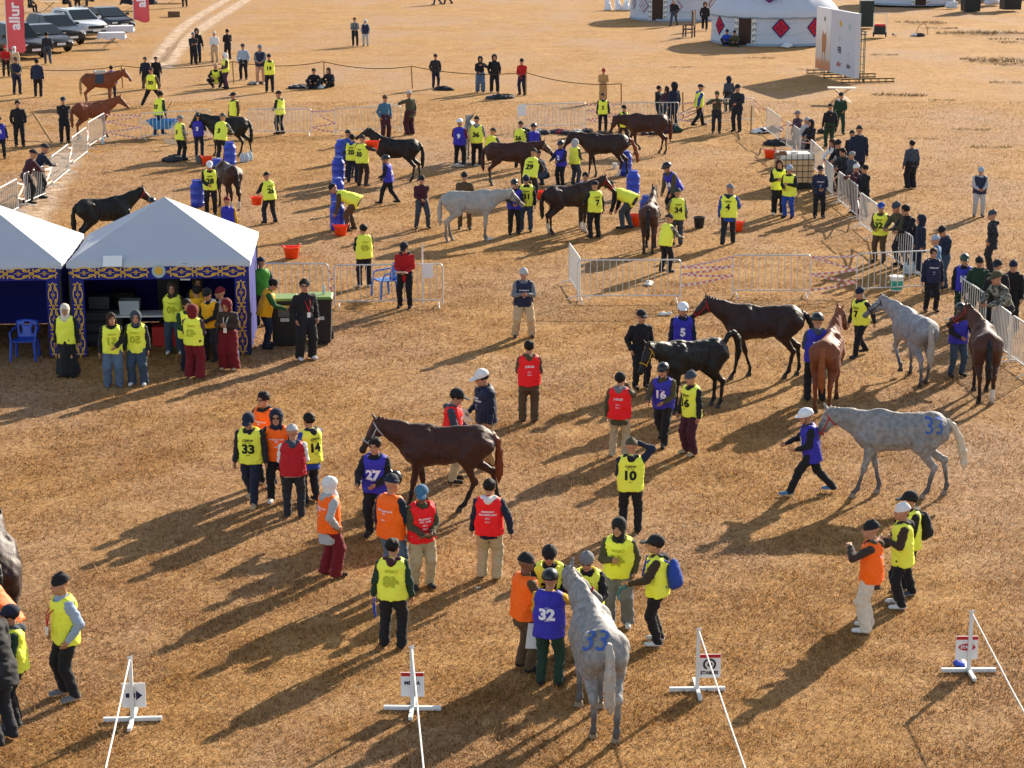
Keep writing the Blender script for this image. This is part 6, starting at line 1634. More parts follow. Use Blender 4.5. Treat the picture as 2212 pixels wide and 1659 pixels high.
# dry weed tufts on the open ground, joined as one cover
WT = []
def tuft(u, v, s):
    n = 110; rs = np.random.default_rng(int(u*5+v)); a = rs.uniform(0, 6.28, n); r_ = np.sqrt(rs.uniform(0, 1, n))*s; b = np.stack([r_*np.cos(a)*1.8, r_*np.sin(a), 0*a-.02], 1); d = np.stack([rs.normal(0, .5, n), rs.normal(0, .4, n), rs.uniform(.2, .6, n)], 1)*s*.42
    sd_ = np.stack([np.cos(a), np.sin(a), 0*a], 1)*.020*s*1.6; p = G(u, v); return np.stack([b-sd_, b+sd_, b+d], 1).reshape(-1, 3)+np.array([p.x, p.y, 0])
for u, v, s in ((1985, 48, 1.2), (2005, 50, 1.0), (2030, 61, .9), (2080, 72, 1.3), (2110, 72, 1.2), (2140, 70, 1.3), (2165, 72, 1.2), (2185, 85, 1.0), (2205, 92, 1.0), (2130, 128, 1.2), (2160, 132, 1.3), (2195, 134, 1.3), (2205, 140, 1.0), (1935, 205, .9), (1955, 206, .8), (2180, 178, .8), (1745, 72, .6), (1476, 43, .6), (2035, 216, .5), (1640, 125, .6), (1910, 118, .6), (2100, 280, .6), (1990, 300, .5), (2140, 318, .6), (1750, 150, .5), (1470, 145, .5)): WT.append(tuft(u, v, s*.8))

V = np.concatenate(WT); tag(link('weeds', fastmesh('weeds', V, np.arange(len(V)).reshape(-1, 3), mat('dry_weed', srgb('#8a7550'), rough=.9, var=.4, vs=1.5), False)), 'grey-brown dry weed tufts on the uneven open ground', 'weeds', kind='stuff')
# ------------------------------------------------------------------ who stands where
def ztop(u, v, top):
    p = G(u, v); cp, sp = math.cos(PITCH), math.sin(PITCH); k = (PH/2-top)/FOC
    # (y*sp + dz*cp) = k*(y*cp - dz*sp)
    dz = p.y*(k*cp-sp)/(cp+k*sp); return CAM_H+dz
def A(u, v, yaw, label, top=None, **k):
    if top is not None and 'h' not in k:
        z = ztop(u, v, top)
        if k.get('pose') in (None, 'stand', 'wide', 'walk', 'walkr', 'stride'): k['h'] = max(1.52, min(1.92, (z-.035)*.985+(.03 if k.get('pose') in ('walk', 'walkr') else 0)))
    return person(u, v, yaw, label, **k)
YV = ('y',)
BN = lambda c='black': ('beanie', c)
CP = lambda c='black': ('cap', c)
HL = lambda c='black': ('helmet', c)
HR = lambda c='hair': ('hair', c)
HD = lambda c='black': ('hood', c)

# --- foreground left edge
A(150, 1506, 125, 'man in yellow vest over pale shirt with red lanyard, black beanie', 1240, J='lblue', V=YV, H=BN(), T='black', S='grey', L='pk', Rr='pk', lan='red')
A(8, 1602, 62, 'person in black padded jacket seen from behind beside capped crew man', J='black', T='dark', H=BN(), pose='stand', lean=14, h=1.84, L='ch', Rr='ch', S='dark', fat=1.2, hem=.70)
A(42, 1562, 105, 'crew man in dark cap and yellow vest with grey hood', 1325, J='dgreen', V=YV, H=CP('navy'), T='black', S='slate', hd='slate', L='fr', Rr='fr')
A(2, 1478, 80, 'person in orange vest standing close to the dark horse rump', J='grey', V=('o',), H=BN('grey'), T='black', lean=30, pose='lean', L='gr', Rr='gr')
horse((-12, 1350), (8, 1412), 'dark wet horse rump above the orange vest person', 'dbay', yaw=14, dist='hind', neck=10, head=60)
# --- group round the grey horse
A(1131, 1446, -62, 'man in orange vest and brown overalls with white cloth hanging from pocket', 1198, J='brown', V=('o',), H=BN(), T='brown', L='fr', Rr='gr', skin=1, hem=.72)
o32 = A(1186, 1478, -14, 'rider in blue vest 32 over yellow sweater with dark helmet', 1238, J='yellow', V=BLU('32'), H=HL(), T='dgreen', Rr='rc', L='fr', vhem=.05)
A(1186, 1418, 178, 'crew man in glasses and black beanie facing the grey horse head', 1172, J='black', V=Y('32'), H=BN(), g=1, hp=22, L='fr', Rr='fr')
A(1268, 1424, 168, 'crew member in grey beanie holding the grey horse\'s red bridle', 1197, J='black', V=Y('32', ghost=True), H=BN('grey'), g=1, hp=18, L='gr', Rr='ch', fat=1.15, S='navy')
A(1335, 1350, 172, 'crew member in black balaclava, olive jacket and grey sweatpants', 1118, J='olive', V=Y('41', ghost=True), H=('beaniehood', 'black'), T='grey', S='white', wide=1, L='pk', Rr='ch', hy=-14)
w1 = A(1418, 1390, 82, 'crew member in black cap wearing a blue rucksack, white sneakers', 1158, J='dbrown', V=YV, H=CP(), T='black', S='white', L='gr', Rr='sw', hd='black')
A(1361, 1150, -4, 'crew member numbered 10 shading eyes with a raised arm', 963, J='navy', V=Y('10'), H=BN('olive'), T='black', Rr='up', L='fr', hd='black')
horse((1262, 1523), (1312, 1592), 'grey horse with blue sprayed 33 on its croup, red bridle, seen from behind', 'grey', yaw=8, neck=31, ny=17, head=40, hyaw=-112, sw=(2, -4, 6, -5), halter='red', mark=('33', 'top', M_SPRAY), tailc='wgrey', h=1.0)
w12 = A(850, 1398, -6, 'crew member with mirrored 48 print, maroon hood, seen from behind', 1172, J='dgreen', V=Y('48', ghost=True), H=HR(), hd='maroon', T='black', hy=-25, L='dn', Rr='dn', wide=.3)
# --- jury group
A(713, 1244, -58, 'woman in white headscarf with orange vest over long quilted grey coat', 1040, J='lgrey', V=VET(), H=('scarf', 'white'), T='dred', hem=.62, hy=-10, hd='lgrey', S='black', wide=1, L='dn', Rr='hip', fat=1.12)
A(846, 1268, -36, 'person in navy beanie and orange vest with faded jeans', 1028, J='navy', V=VET(), H=BN('navy'), T='jean', L='dn', Rr='fr')
j15 = A(912, 1268, -158, 'vet commission president in red vest and blue cap writing on a clipboard', 1047, J='olive', V=RED('PRESIDENT', 'VET. COM'), H=CP('teal'), T='khaki', L='fr', Rr='fr', hy=-20, hp=10, S='dark', wide=.5, skin=1)
A(1057, 1250, -8, 'ground jury president in red vest with white hood and khaki trousers', 1040, J='navy', V=RED('PRESIDENT', 'GROUND JURY'), H=HR(), hd='white', T='khaki', S='olive', L='dn', Rr='wg', hem=.76, wide=.8, fat=1.12)
r27 = A(814, 1158, 168, 'bareheaded rider in blue vest 27 leading the dark bay horse', 945, J='black', V=BLU('27'), H=HR(), T='black', L='fr', Rr='gr', S='black')
h3 = horse((910, 1096), (1012, 1106), 'dark bay horse with white rope halter and glowing chestnut tail', 'bay', yaw=93, neck=24, head=55, ny=4, sw=(14, -8, 22, -16), halter='lgrey', tailc='#6a2f14', lead=(r27['w'](r27['wr']), 'lgrey', .8))
A(978, 1040, -96, 'judge in red vest with grey sleeves and black cap behind the bay horse', 840, J='slate', V=RED('JUDGE'), H=CP(), T='khaki', g=1, hp=18, hd='slate', L='fr', Rr='fr')
s19 = A(1050, 1004, 118, 'chief steward in navy jacket and white cap holding papers', 798, J='navy', V=('n', [('CHIEF', .33, .036, .03), ('STEWARD', .28, .036, .03), ('allur', .2, .028, 0), ('allur', .15, .028, 0)]), H=CP('white'), T='tan', L='dn', Rr='fr', hem=.72, hp=15)
A(1143, 912, 2, 'judge in red vest, brown jacket and brown trousers seen from behind', 737, J='brown', V=RED('JUDGE'), H=HR(), hd='brown', T='brown', L='fr', Rr='fr', hem=.72, wide=.5)
A(1337, 985, -16, 'judge in red vest and khaki trousers raising hands to the face', 813, J='olive', V=RED('JUDGE'), H=CP(), hd='grey', T='khaki', Rr='eye', L='dn', hem=.70, S='lgrey')
r22 = A(1432, 958, 160, 'rider in blue vest 16 and dark helmet holding the black horse\'s reins', 785, J='olive', V=BLU('16'), H=HL(), T='black', L='fr', Rr='gr', wide=.2, pose='walk')
A(1492, 980, 128, 'crew member numbered 16 in striped navy beanie and dark maroon trousers', 812, J='black', V=Y('16'), H=BN('slate'), T='maroon', S='khaki', L='dn', Rr='dn', wide=.5)
horse((1447, 893), (1533, 878), 'black horse with raised tail and yellow-green bridle', 'black', yaw=118, neck=18, ny=14, head=58, tail='up', halter='yellow', h=.97, lead=(r22['w'](r22['wr']), 'black', 1.2), socks=(0, 0, 0, 0))
A(1382, 838, -160, 'man all in black with sunglasses and flat cap beside the black horse', 670, J='black', T='black', H=CP(), g=2, L='pk', Rr='pk', fat=1.15, hem=.75)
A(1472, 822, 178, 'rider in blue vest 5 with white helmet and dark glasses', 655, J='navy', V=BLU('5'), H=HL('white'), T='grey', g=2, L='dn', Rr='dn')
horse((1592, 812), (1692, 817), 'tall dark bay horse with red bridle and black tail', 'dbay', yaw=94, neck=26, head=40, sw=(10, -18, 8, -10), halter='red', tail='out', h=1.06, tailc='black')
A(1760, 866, 2, 'rider in blue vest 13 and dark helmet seen from behind', 680, J='slate', V=BLU('13'), H=HL(), T='black', hd='slate', L='fr', Rr='gr')
horse((1805, 858), (1776, 890), 'bright chestnut horse seen from behind beside rider 13', 'chest', yaw=-16, dist='hind', neck=42, ny=-8, head=45, hyaw=-8, tailc='#8a4a1c', sw=(0, 6, -4, 6), halter='brown')
A(1857, 768, 128, 'crew man in navy beanie striding past with open yellow vest', 622, J='black', V=Y('7'), H=BN('navy'), T='black', pose='walk', L='sb', Rr='dn', S='dark', hd='black')
horse((1950, 800), (1988, 836), 'pale grey horse walking away with head turned aside', 'dgrey', yaw=13, neck=24, ny=26, head=40, hyaw=34, sw=(16, -6, -8, 10), tailc='wgrey', halter='black', lift=0, h=.98)
A(2066, 812, -168, 'rider in blue vest with dark helmet holding the brown horse by the rail', 658, J='black', V=('b',), H=HL(), T='djean', L='gr', Rr='fr')
horse((2103, 838), (2128, 872), 'dark brown horse from behind nuzzling the rider by the rail', 'brown', yaw=-7, dist='hind', neck=32, ny=28, head=42, hyaw=52, tailc='black', socks=(0, 0, 0, 1), halter='rose')
r29 = A(1750, 1066, 92, 'rider in blue vest 3 with white helmet leading the grey horse', 876, J='black', V=BLU('3'), H=HL('white'), T='black', S='cyan', pose='stride', L='fr', Rr='gr', hp=8, vhem=.08)
horse((1866, 1060), (2002, 1082), 'grey horse with blue 33 on its flank, plaited red neck strap', 'grey', yaw=86, neck=14, head=60, ny=0, sw=(18, -12, 10, -14), halter='red', mark=('33', 'left', M_SPRAY), tail='out', tailc='#cbbfa8', h=1.02)
A(1878, 1362, 72, 'bearded man in orange vest, brown hoodie and cream trousers holding a stethoscope', 1127, J='dbrown', V=VET(), H=BN(), T='cream', S='white', hd='brown', L='ph', Rr='ch', wide=.7, hem=.72)
A(1945, 1310, 84, 'crew woman in white beanie with yellow vest hanging loose', 1095, J='dbrown', V=YV, H=BN('white'), T='black', S='white', L='ch', Rr='fr', vhem=.08, hd='black')
w32 = A(1960, 1280, 104, 'crew member in black cap and yellow vest carrying a black rucksack', 1067, J='black', V=YV, H=CP(), T='black', S='slate', hd='black', L='fr', Rr='fr')
# --- group by the orange vets
A(577, 1048, 148, 'bareheaded man with glasses in orange veterinarian vest', 846, J='black', V=VET(), H=HR(), g=1, T='black', hd='black', fat=1.15, S='lgrey')
A(546, 1086, 172, 'crew man numbered 33 in navy cap', 890, J='dark', V=Y('33'), H=CP('navy'), T='navy', S='khaki', hp=12, fat=1.14, pose='walk', L='dn', Rr='dn')
A(602, 1082, 182, 'veterinarian in orange vest with navy hood up and sunglasses', 885, J='navy', V=VET(), H=HD('navy'), g=2, T='black', S='white', L='dn', Rr='dn')
A(636, 1116, 4, 'person in red padded gilet and pale grey beanie seen from behind', 925, J='white', V=('rv',), H=BN('lgrey'), T='dark', S='dark', hd='slate', L='fr', Rr='fr', fat=1.12)
A(674, 1086, 42, 'crew member numbered 14 in blue jacket with dark hair', 893, J='blue', V=Y('14'), H=HR(), T='dark', S='black', L='fr', Rr='fr', hem=.70, hd='dark')
A(1131, 728, 184, 'woman in navy steward gilet, patterned grey hat and beige trousers', 578, J='grey', V=STW(), H=BN('lgrey'), T='beige', S='dark', L='ch', Rr='ch', wide=1, pose='wide', hem=.74)
# --- pavilion
A(148, 812, 178, 'woman in cream headscarf with brown scarf and long black skirt', 670, J='black', V=YV, H=('scarf', 'cream'), T='black', skirt=True, hy=10)
A(246, 834, -168, 'young woman with long brown hair, yellow vest and blue jeans', 682, J='black', V=Y('51', ghost=True), H=('long', 'bhair'), T='jean', wide=1, L='fr', Rr='dn', hy=20, S='jean')
A(300, 830, 176, 'young woman in grey hood with mirrored 50 on yellow vest', 683, J='dark', V=Y('50', ghost=True), H=HD('slate'), T='djean', S='white', wide=1, hy=12, vhem=.03)
A(378, 763, 178, 'crew member in brown hood with mirrored 40 inside the pavilion', 610, J='dbrown', V=Y('40', ghost=True), H=HD('dbrown'), T='djean', S='white', wide=.6, L='pk', Rr='bk')
A(421, 816, -12, 'crew woman in dark red hood with mirrored 42 on yellow vest', 672, J='purple', V=Y('42', ghost=True), H=HD('dred'), T='dred', wide=1.6, S='khaki', L='fr', Rr='fr')
A(408, 800, -150, 'young man with dark fringe and green sleeves behind the red-hooded woman', 645, J='dgreen', V=YV, H=HR(), T='navy', L='fr', Rr='fr')
A(496, 798, 168, 'woman in maroon hood, brown jacket and wide red trousers using a phone', 645, J='dbrown', H=HD('dred'), T='dred', wide=2.0, S='khaki', L='ch', Rr='ch', hp=22, lan='white', hem=.70)
A(458, 778, 150, 'person in black beanie and amber vest with white hood in the pavilion', 622, J='black', V=('a',), H=BN(), T='dark', hd='white', L='fr', Rr='fr', hp=18)
A(484, 772, 90, 'person in red hat and white jacket reaching across in the pavilion', 626, J='lgrey', H=BN('dred'), T='dark', L='gr', Rr='gr')
A(432, 752, -170, 'person in brown hood at the back of the pavilion', 598, J='dark', V=('a',), H=HD('dbrown'), T='dark')
A(430, 770, 20, 'man in navy jacket with amber vest turned away in the pavilion', 618, J='navy', V=('a',), H=HR(), T='navy')
A(574, 752, -84, 'man in green sweater and amber vest writing on a bin lid', 600, J='green', V=('a',), H=HR(), T='navy', L='gr', Rr='gr', lean=14, g=1, hp=20, fat=1.12)
A(568, 702, 22, 'man in green padded gilet and navy beanie seen from behind', 557, J='navy', V=('g',), H=BN('navy'), T='dark', hy=-30)
A(661, 776, -152, 'young man in black jacket with sunglasses and red lanyard, hands in pockets', 603, J='black', H=HR(), g=2, T='black', S='white', L='pk', Rr='pk', hy=-20, lan='red', wide=.8, hem=.76)
p52 = A(876, 664, 172, 'man in red jacket and black cap reading behind the barrier', 522, J='red', V=None, H=CP(), T='black', L='fr', Rr='fr', hp=18, hd='dark', hem=.72)
A(788, 620, 18, 'crew member with faint mirrored print and white shoes behind the barrier', 485, J='black', V=Y('49', ghost=True), H=HR(), T='black', S='white', L='fr', Rr='fr', hy=20)
# --- wash area
b54 = A(584, 482, 34, 'crew member numbered 26 carrying an orange bucket', 378, J='black', V=Y('26'), H=BN(), T='dark', L='gr', Rr='fr', lean=14, pose='wide')
A(757, 498, 82, 'crew man in striped beanie bending over the blue barrels', J='brown', V=YV, H=BN(), T='brown', pose='bend', L='lo', Rr='lo', h=1.76)
A(912, 493, -166, 'man in black jacket and beanie with white papers under his arm', 378, J='maroon', H=BN(), T='slate', S='black', L='bk', Rr='fr', hy=-20, pose='wide')
A(840, 440, 76, 'rider in blue vest and black helmet striding by the black horse', 337, J='black', V=BLU('34'), H=HL(), T='black', pose='walk', L='fr', Rr='dn')
A(762, 394, -14, 'crew member numbered 20 in blue hooded jacket', 290, J='navy', V=Y('20'), H=HR(), T='navy', hd='blue', L='fr', Rr='fr')
p59 = A(783, 402, -34, 'crew member numbered 30 lifting an orange tub to the black horse', 293, J='dbrown', V=Y('30'), H=BN('dbrown'), T='dbrown', L='ph', Rr='ph', fat=1.12, S='dark')
A(752, 384, -40, 'person in black beanie hidden behind crew number 20', 282, J='blue', V=None, H=BN(), T='black')
horse((822, 394), (892, 388), 'black horse drinking from a lifted orange tub', 'black', yaw=84, neck=44, head=28, sw=(-4, 6, 6, -8), tailc='black')
A(993, 360, -10, 'rider in blue vest 9 with white helmet and red sleeves', 258, J='dred', V=BLU('9'), H=HL('white'), T='black', L='gr', Rr='fr', S='white')
A(1030, 358, -8, 'crew member numbered 36 with raised arms pouring water over a horse', 252, J='grey', V=Y('36'), H=BN(), T='black', hd='grey', L='hi', Rr='ch')
A(1062, 348, -30, 'crew member crouching in yellow vest beside crew number 36', J='slate', V=YV, H=BN(), T='dark', pose='squat', L='gr', Rr='gr')
horse((1013, 352), (1014, 325), 'wet grey horse facing forward between riders being washed', 'wgrey', yaw=176, dist='front', neck=48, head=62, h=.97)
A(1122, 362, -24, 'crew member numbered 26 in black beanie behind the bay horse', 263, J='black', V=Y('26'), H=BN(), T='black', L='gr', Rr='gr', lean=10)
A(1153, 366, 12, 'young rider in blue vest and dark helmet behind the bay horse', 268, J='dark', V=('b',), H=HL(), T='dark')
A(1004, 494, 180, 'older man in brown jacket with glasses behind the white horse', 372, J='brown', H=BN(), g=1, T='brown', L='dn', Rr='fr', hem=.74)
horse((1148, 398), (1054, 402), 'dark bay horse with white blaze looking towards rider 2', 'bay', yaw=-92, neck=14, head=44, blaze=True, tailc='#3a170b', halter='tan', h=1.0)
horse((1056, 516), (980, 524), 'pale grey horse standing side-on with lowered head', 'wgrey', yaw=-84, neck=12, head=42, sw=(0, -3, 4, -6), halter='black', h=1.0)
A(1137, 500, 176, 'crew member numbered 31 in navy beanie holding reins', 378, J='black', V=Y('31'), H=BN('navy'), T='djean', hp=14, L='dn', Rr='fr')
A(1111, 505, -175, 'rider in dark helmet at the pale grey horse\'s head', 388, J='navy', V=('b',), H=HL(), T='black', L='fr', Rr='fr')
A(1148, 436, -22, 'crew member numbered 29 stooping beside the bay horse', J='black', V=Y('29'), H=BN(), T='dark', lean=26, pose='lean', L='lo', Rr='gr', h=1.74)
A(1168, 402, 60, 'dark-clad helper crouching under the bay horse\'s neck', J='navy', H=BN(), T='slate', pose='squat', L='gr', Rr='gr')
horse((1272, 382), (1338, 384), 'dark bay horse with copper tail and white hind sock', 'dbay', yaw=90, neck=16, head=58, sw=(8, -12, 12, -8), tailc='#7a3a1a', socks=(0, 0, 1, 0), tail='out', h=1.04)
A(1212, 404, 140, 'rider in blue vest 2 with dark helmet holding a lead rope', 308, J='navy', V=BLU('2'), H=HL(), T='black', L='fr', Rr='gr')
A(1241, 400, -44, 'crew member in pale hood and yellow vest beside rider 2', 325, J='olive', V=YV, H=HD('lgrey'), T='slate', L='fr', Rr='fr')
horse((1366, 327), (1424, 336), 'bay horse with head lowered and one foreleg lifted', 'bay', yaw=87, neck=4, head=68, lift=1, sw=(-4, 10, -6, 6), tailc='#5a2410', h=1.02)
A(1345, 312, -150, 'crew member in black beanie walking beside the lowered bay head', 228, J='black', V=YV, H=BN(), T='dbrown', pose='walk', L='fr', Rr='dn')
A(1302, 284, -4, 'small crew member numbered 2 tangled beside the striped tape', 210, J='dark', V=Y('2'), H=BN(), T='black', hd='dark')
horse((1262, 498), (1200, 508), 'dark wet bay horse with red bridle between two crew', 'dbay', yaw=-70, neck=30, ny=-6, head=46, halter='red', socks=(1, 1, 1, 0), h=.98)
A(1285, 514, 26, 'crew member in black cap and yellow vest at the wet bay horse\'s shoulder', 392, J='black', V=Y('7'), H=CP(), T='black', L='gr', Rr='dn')
A(1264, 488, 176, 'young rider with dark hair on the far side of the wet bay horse', 372, J='dark', V=('b',), H=HR(), T='dark')
A(1352, 494, 62, 'crew member bending low over an orange tub', J='black', V=YV, H=CP('olive'), T='slate', pose='bend', L='lo', Rr='lo', h=1.76)
A(1452, 470, 128, 'rider in blue vest 34 with dark helmet leaning forward', J='olive', V=BLU('34'), H=HL(), T='black', lean=30, pose='lean', L='lo', Rr='lo', h=1.78)
horse((1412, 520), (1400, 548), 'small brown horse seen from behind between crew numbered 34', 'brown', yaw=-8, dist='hind', neck=38, ny=-4, head=46, h=.94, tailc='black')
A(1462, 530, 8, 'crew member numbered 34 with camouflage sleeves and dark beanie', 408, J='camo', V=Y('34'), H=BN('dgreen'), T='slate', L='gr', Rr='dn')
A(1436, 588, -52, 'short crew member in camouflage holding a black riding helmet', 485, J='camo', V=YV, H=BN('dbrown'), T='black', L='fr', Rr='gr', lean=12)
A(1572, 528, -16, 'crew member numbered 4 in blue jacket walking with a white can', 400, J='blue', V=Y('4'), H=BN('grey'), T='dark', pose='walkr', hy=-35, L='dn', Rr='gr', hd='navy', hem=.72)
# --- right side
A(1680, 463, 178, 'long-haired woman in yellow vest with clasped hands by the caged tank', 345, J='black', V=YV, H=('long', 'bhair'), T='black', S='white', L='ch', Rr='ch', wide=.6)
A(1703, 470, 150, 'woman in pale blue beanie and yellow vest with blue trousers', 357, J='black', V=YV, H=BN('lblue'), T='blue', S='navy', L='ch', Rr='fr', vhem=.08)
A(1768, 470, 182, 'steward in navy jacket and black cap before the spectator row', 358, J='navy', V=STW(), H=CP(), T='black', L='fr', Rr='fr', hem=.74)
A(1573, 242, 24, 'person in dark blue hooded coat behind the barriers', 165, J='slate', H=HD('navy'), T='black', S='lgrey', L='pk', Rr='pk', hem=.7)
A(1592, 284, 150, 'man in black cap and brown-black overalls leaning at the barrier', 183, J='dark', H=CP(), T='dark', L='ln', Rr='dn', fat=1.12)
A(1547, 287, 180, 'person in olive jacket with both arms folded on the barrier', 197, J='olive', H=BN('olive'), T='dark', L=(.04, .30, -.06, 0), Rr=(.04, .30, -.06, 0))
A(1508, 272, -66, 'man in yellow vest with blue sleeves walking past the barrier', 183, J='blue', V=Y('1'), H=CP('navy'), T='black', pose='walk', L='sw', Rr='sb', hd='blue')
A(1421, 268, -120, 'dark-haired woman in black coat among three by the barrier', 185, J='black', H=HR(), T='black', L='fr', Rr='fr', hd='dark')
A(1440, 271, 10, 'woman with long brown hair and jeans between two dark coats', 186, J='purple', H=('long', 'bhair'), T='djean', L='fr', Rr='fr')
A(1456, 274, 40, 'person in black hooded coat at the end of three by the barrier', 178, J='navy', H=HD('black'), T='black', hem=.7)
A(1303, 220, 180, 'woman in long camel coat and red beanie looking at a phone', 148, J='coat', H=BN('rose'), T='coat', hem=.30, L='fr', Rr='fr', hp=20)
A(1128, 205, 150, 'man in red jacket and black beanie beside a rope stake', 127, J='red', H=BN(), T='navy', L='fr', Rr='fr')
A(1068, 199, -175, 'person in black hooded tracksuit beside woman in pale jeans', 118, J='black', H=HD(), T='black', L='pk', Rr='pk', wide=.5)
A(1038, 199, 178, 'woman in black hood and pale flared jeans', 122, J='black', H=HD(), T='jean', L='ph', Rr='fr', wide=1.4)
A(941, 190, -165, 'man in dark jacket and jeans standing before a tack heap', 117, J='dark', H=BN(), T='navy', L='pk', Rr='pk')
A(679, 190, 176, 'man in black sitting on the grass behind heaped rugs', J='black', H=HR(), T='black', pose='sit', L='kn', Rr='kn')
A(712, 188, 150, 'woman in dark jacket sitting on the grass by a rope stake', J='dark', H=('long', 'bhair'), T='black', pose='sit', L='kn', Rr='kn')
A(832, 300, -150, 'man in pale blue jacket and brown beanie with sunglasses', 206, J='teal', H=BN('brown'), T='maroon', g=2, L='pk', Rr='pk', wide=.6)
A(886, 291, 40, 'woman in pale hat and green coat holding up a phone', 197, J='olive', H=BN('lgrey'), T='maroon', L='ph', Rr='dn', wide=1.2, hem=.7)
A(606, 290, 60, 'lone crew member in black cap and yellow vest behind a barrier', 197, J='dark', V=YV, H=CP(), T='black', L='fr', Rr='fr', hd='dark')
A(508, 292, 140, 'crew member in black cap with brown sleeves behind the black horse', 200, J='brown', V=YV, H=CP(), T='dark', hd='brown', L='dn', Rr='dn')
A(583, 199, -172, 'crew member numbered 19 in black beanie by the rope', 117, J='black', V=Y('19'), H=BN(), T='black', L='bk', Rr='bk')
A(564, 182, 178, 'man in grey jacket with dark gilet and pinkish trousers', 95, J='grey', V=('n',), H=BN('grey'), T='pink', S='white', L='fr', Rr='fr')
A(527, 172, 178, 'man in pale blue jacket and black trousers by the rope stake', 95, J='lblue', H=CP('dbrown'), T='black', L='pk', Rr='pk')
A(489, 191, 120, 'crew member numbered 38 in white hood and lilac tracksuit', 115, J='purple', V=Y('38'), H=HD('white'), T='purple', L='fr', Rr='pk')
A(468, 190, 178, 'crew woman in pale beanie squatting in yellow vest', J='black', V=YV, H=BN('pink'), T='dark', pose='squat', L='kn', Rr='kn')
A(493, 128, 30, 'man in long black coat standing behind woman in white jacket', 63, J='black', H=HR(), T='black', hem=.58, L='fr', Rr='fr')
A(465, 134, 176, 'woman in white jacket, beanie and sunglasses with beige trousers', 68, J='white', H=BN('cream'), T='beige', g=2, L='fr', Rr='fr', wide=.6)
A(427, 135, 190, 'tall person in black hood standing behind the folded-arms man', 62, J='black', H=HD(), T='navy', S='dark')
A(419, 139, -160, 'man in dark jacket with crossed arms beside hooded person', 70, J='dark', H=BN('grey'), T='black', L='cr', Rr='cr')
A(329, 228, -6, 'crew member numbered 30 striding with wide legs by chestnut horses', 142, J='brown', V=Y('30'), H=BN('maroon'), T='black', pose='spread', L='wg', Rr='wg')
A(316, 192, 178, 'child in dark jacket with blue shirt behind crew number 30', 130, J='navy', H=HR(), T='black', h=1.52)
A(339, 190, 182, 'child in black jacket half hidden behind crew number 30', 132, J='black', H=HR(), T='black', h=1.5)
A(344, 292, -40, 'crew member in yellow vest pushing the blue wheelbarrow', 197, J='dgreen', V=Y('35'), H=HR(), T='navy', pose='walk', L='dn', Rr='dn', lean=12)
A(391, 346, -40, 'crew member in grey cap and camouflage sleeves with vest numbered 3', 250, J='camo', V=Y('3'), H=CP('grey'), T='black', L='fr', Rr='dn', S='black')
A(430, 336, -6, 'rider in blue vest 3 and dark helmet beside the black horse', 247, J='navy', V=BLU('3'), H=HL(), T='navy', L='gr', Rr='gr')
A(481, 350, -20, 'crew member in camouflage with yellow vest stooping at the black horse', J='camo', V=Y('3'), H=CP('camo'), T='dark', lean=18, pose='lean', L='gr', Rr='gr', h=1.78)
horse((246, 227), (192, 228), 'saddled chestnut horse with pale tail and white face', 'chest', yaw=-88, neck=26, head=50, blaze=True, saddle=True, tailc='#b08a52', h=1.0)
A(243, 214, 10, 'child rider in blue behind the saddled chestnut horse', 147, J='royal', V=('b',), H=HR(), T='dark')
horse((228, 292), (180, 305), 'chestnut horse with sunlit back stepping towards the wheelbarrow', 'chest', yaw=-58, neck=26, ny=-16, head=44, halter='brown', h=1.0, sw=(10, -6, 4, -6))
horse((455, 336), (530, 336), 'black horse held by crew beside the wheelbarrow', 'black', yaw=86, neck=22, head=50, sw=(2, -4, 10, -14), h=1.0, halter='black')
A(141, 308, -165, 'man in black coat and navy cap standing with hands behind his back', 210, J='black', H=CP('navy'), T='black', L='bk', Rr='bk', hem=.66)
A(43, 316, -165, 'man in black jacket by the leaning stake', 217, J='black', H=HR(), T='black', L='pk', Rr='pk')
A(83, 209, 2, 'steward in navy jacket seen from behind near the cars', 127, J='navy', V=STW(), H=HR(), T='black')
A(37, 203, -150, 'person in navy gilet and cap looking down near the pink flag', 123, J='olive', V=('n',), H=CP('brown'), T='navy', L='fr', Rr='fr', hp=14)
A(14, 165, -160, 'person in red jacket and red hat beside the pink flag', 98, J='red', H=BN('red'), T='black', L='fr', Rr='fr')
A(34, 165, 170, 'woman in white headscarf and beige coat beside the red jacket', 100, J='beige', H=('scarf', 'white'), T='beige', hem=.5, S='white')
A(104, 139, 20, 'man in dark grey suit walking past the graphite sedan', 70, J='dark', H=HR(), T='slate', pose='walk', L='fr', Rr='dn', S='tan')
A(3, 342, -165, 'rider in blue vest beside the end of the leaning-men barriers', 253, J='navy', V=BLU('8'), H=HR(), T='black')
A(66, 440, -52, 'man in black cap and maroon padded jacket leaning on the barrier', 323, J='maroon', H=CP(), T='black', pose='lean', L='ln', Rr='ln', h=1.76)
A(90, 428, -58, 'man in black cap and navy padded jacket leaning on the barrier', 308, J='navy', H=CP('dark'), T='black', pose='lean', L='ln', Rr='ln', h=1.80)
A(456, 462, -170, 'crew member numbered 28 in white-fronted cap leading a brown horse', 348, J='black', V=Y('28'), H=CP('white'), T='black', L='dn', Rr='fr', hp=14)
horse((492, 478), (508, 455), 'brown horse with lowered head seen from behind', 'bay', yaw=28, neck=-25, ny=30, head=70, h=.98, tailc='brown', dist='hind', socks=(0, 0, 1, 1))
A(494, 545, 12, 'child in red woollen hat and blue vest behind the pavilion', 433, J='yellow', V=('b',), H=BN('dred'), T='dark')
horse((262, 530), (200, 545), 'black horse with red bridle standing behind the pavilion', 'black', yaw=-66, neck=30, head=46, halter='red', h=1.0)
A(333, 548, 0, 'person in black helmet mostly hidden behind the pavilion peak', 437, J='black', H=HL(), T='black')
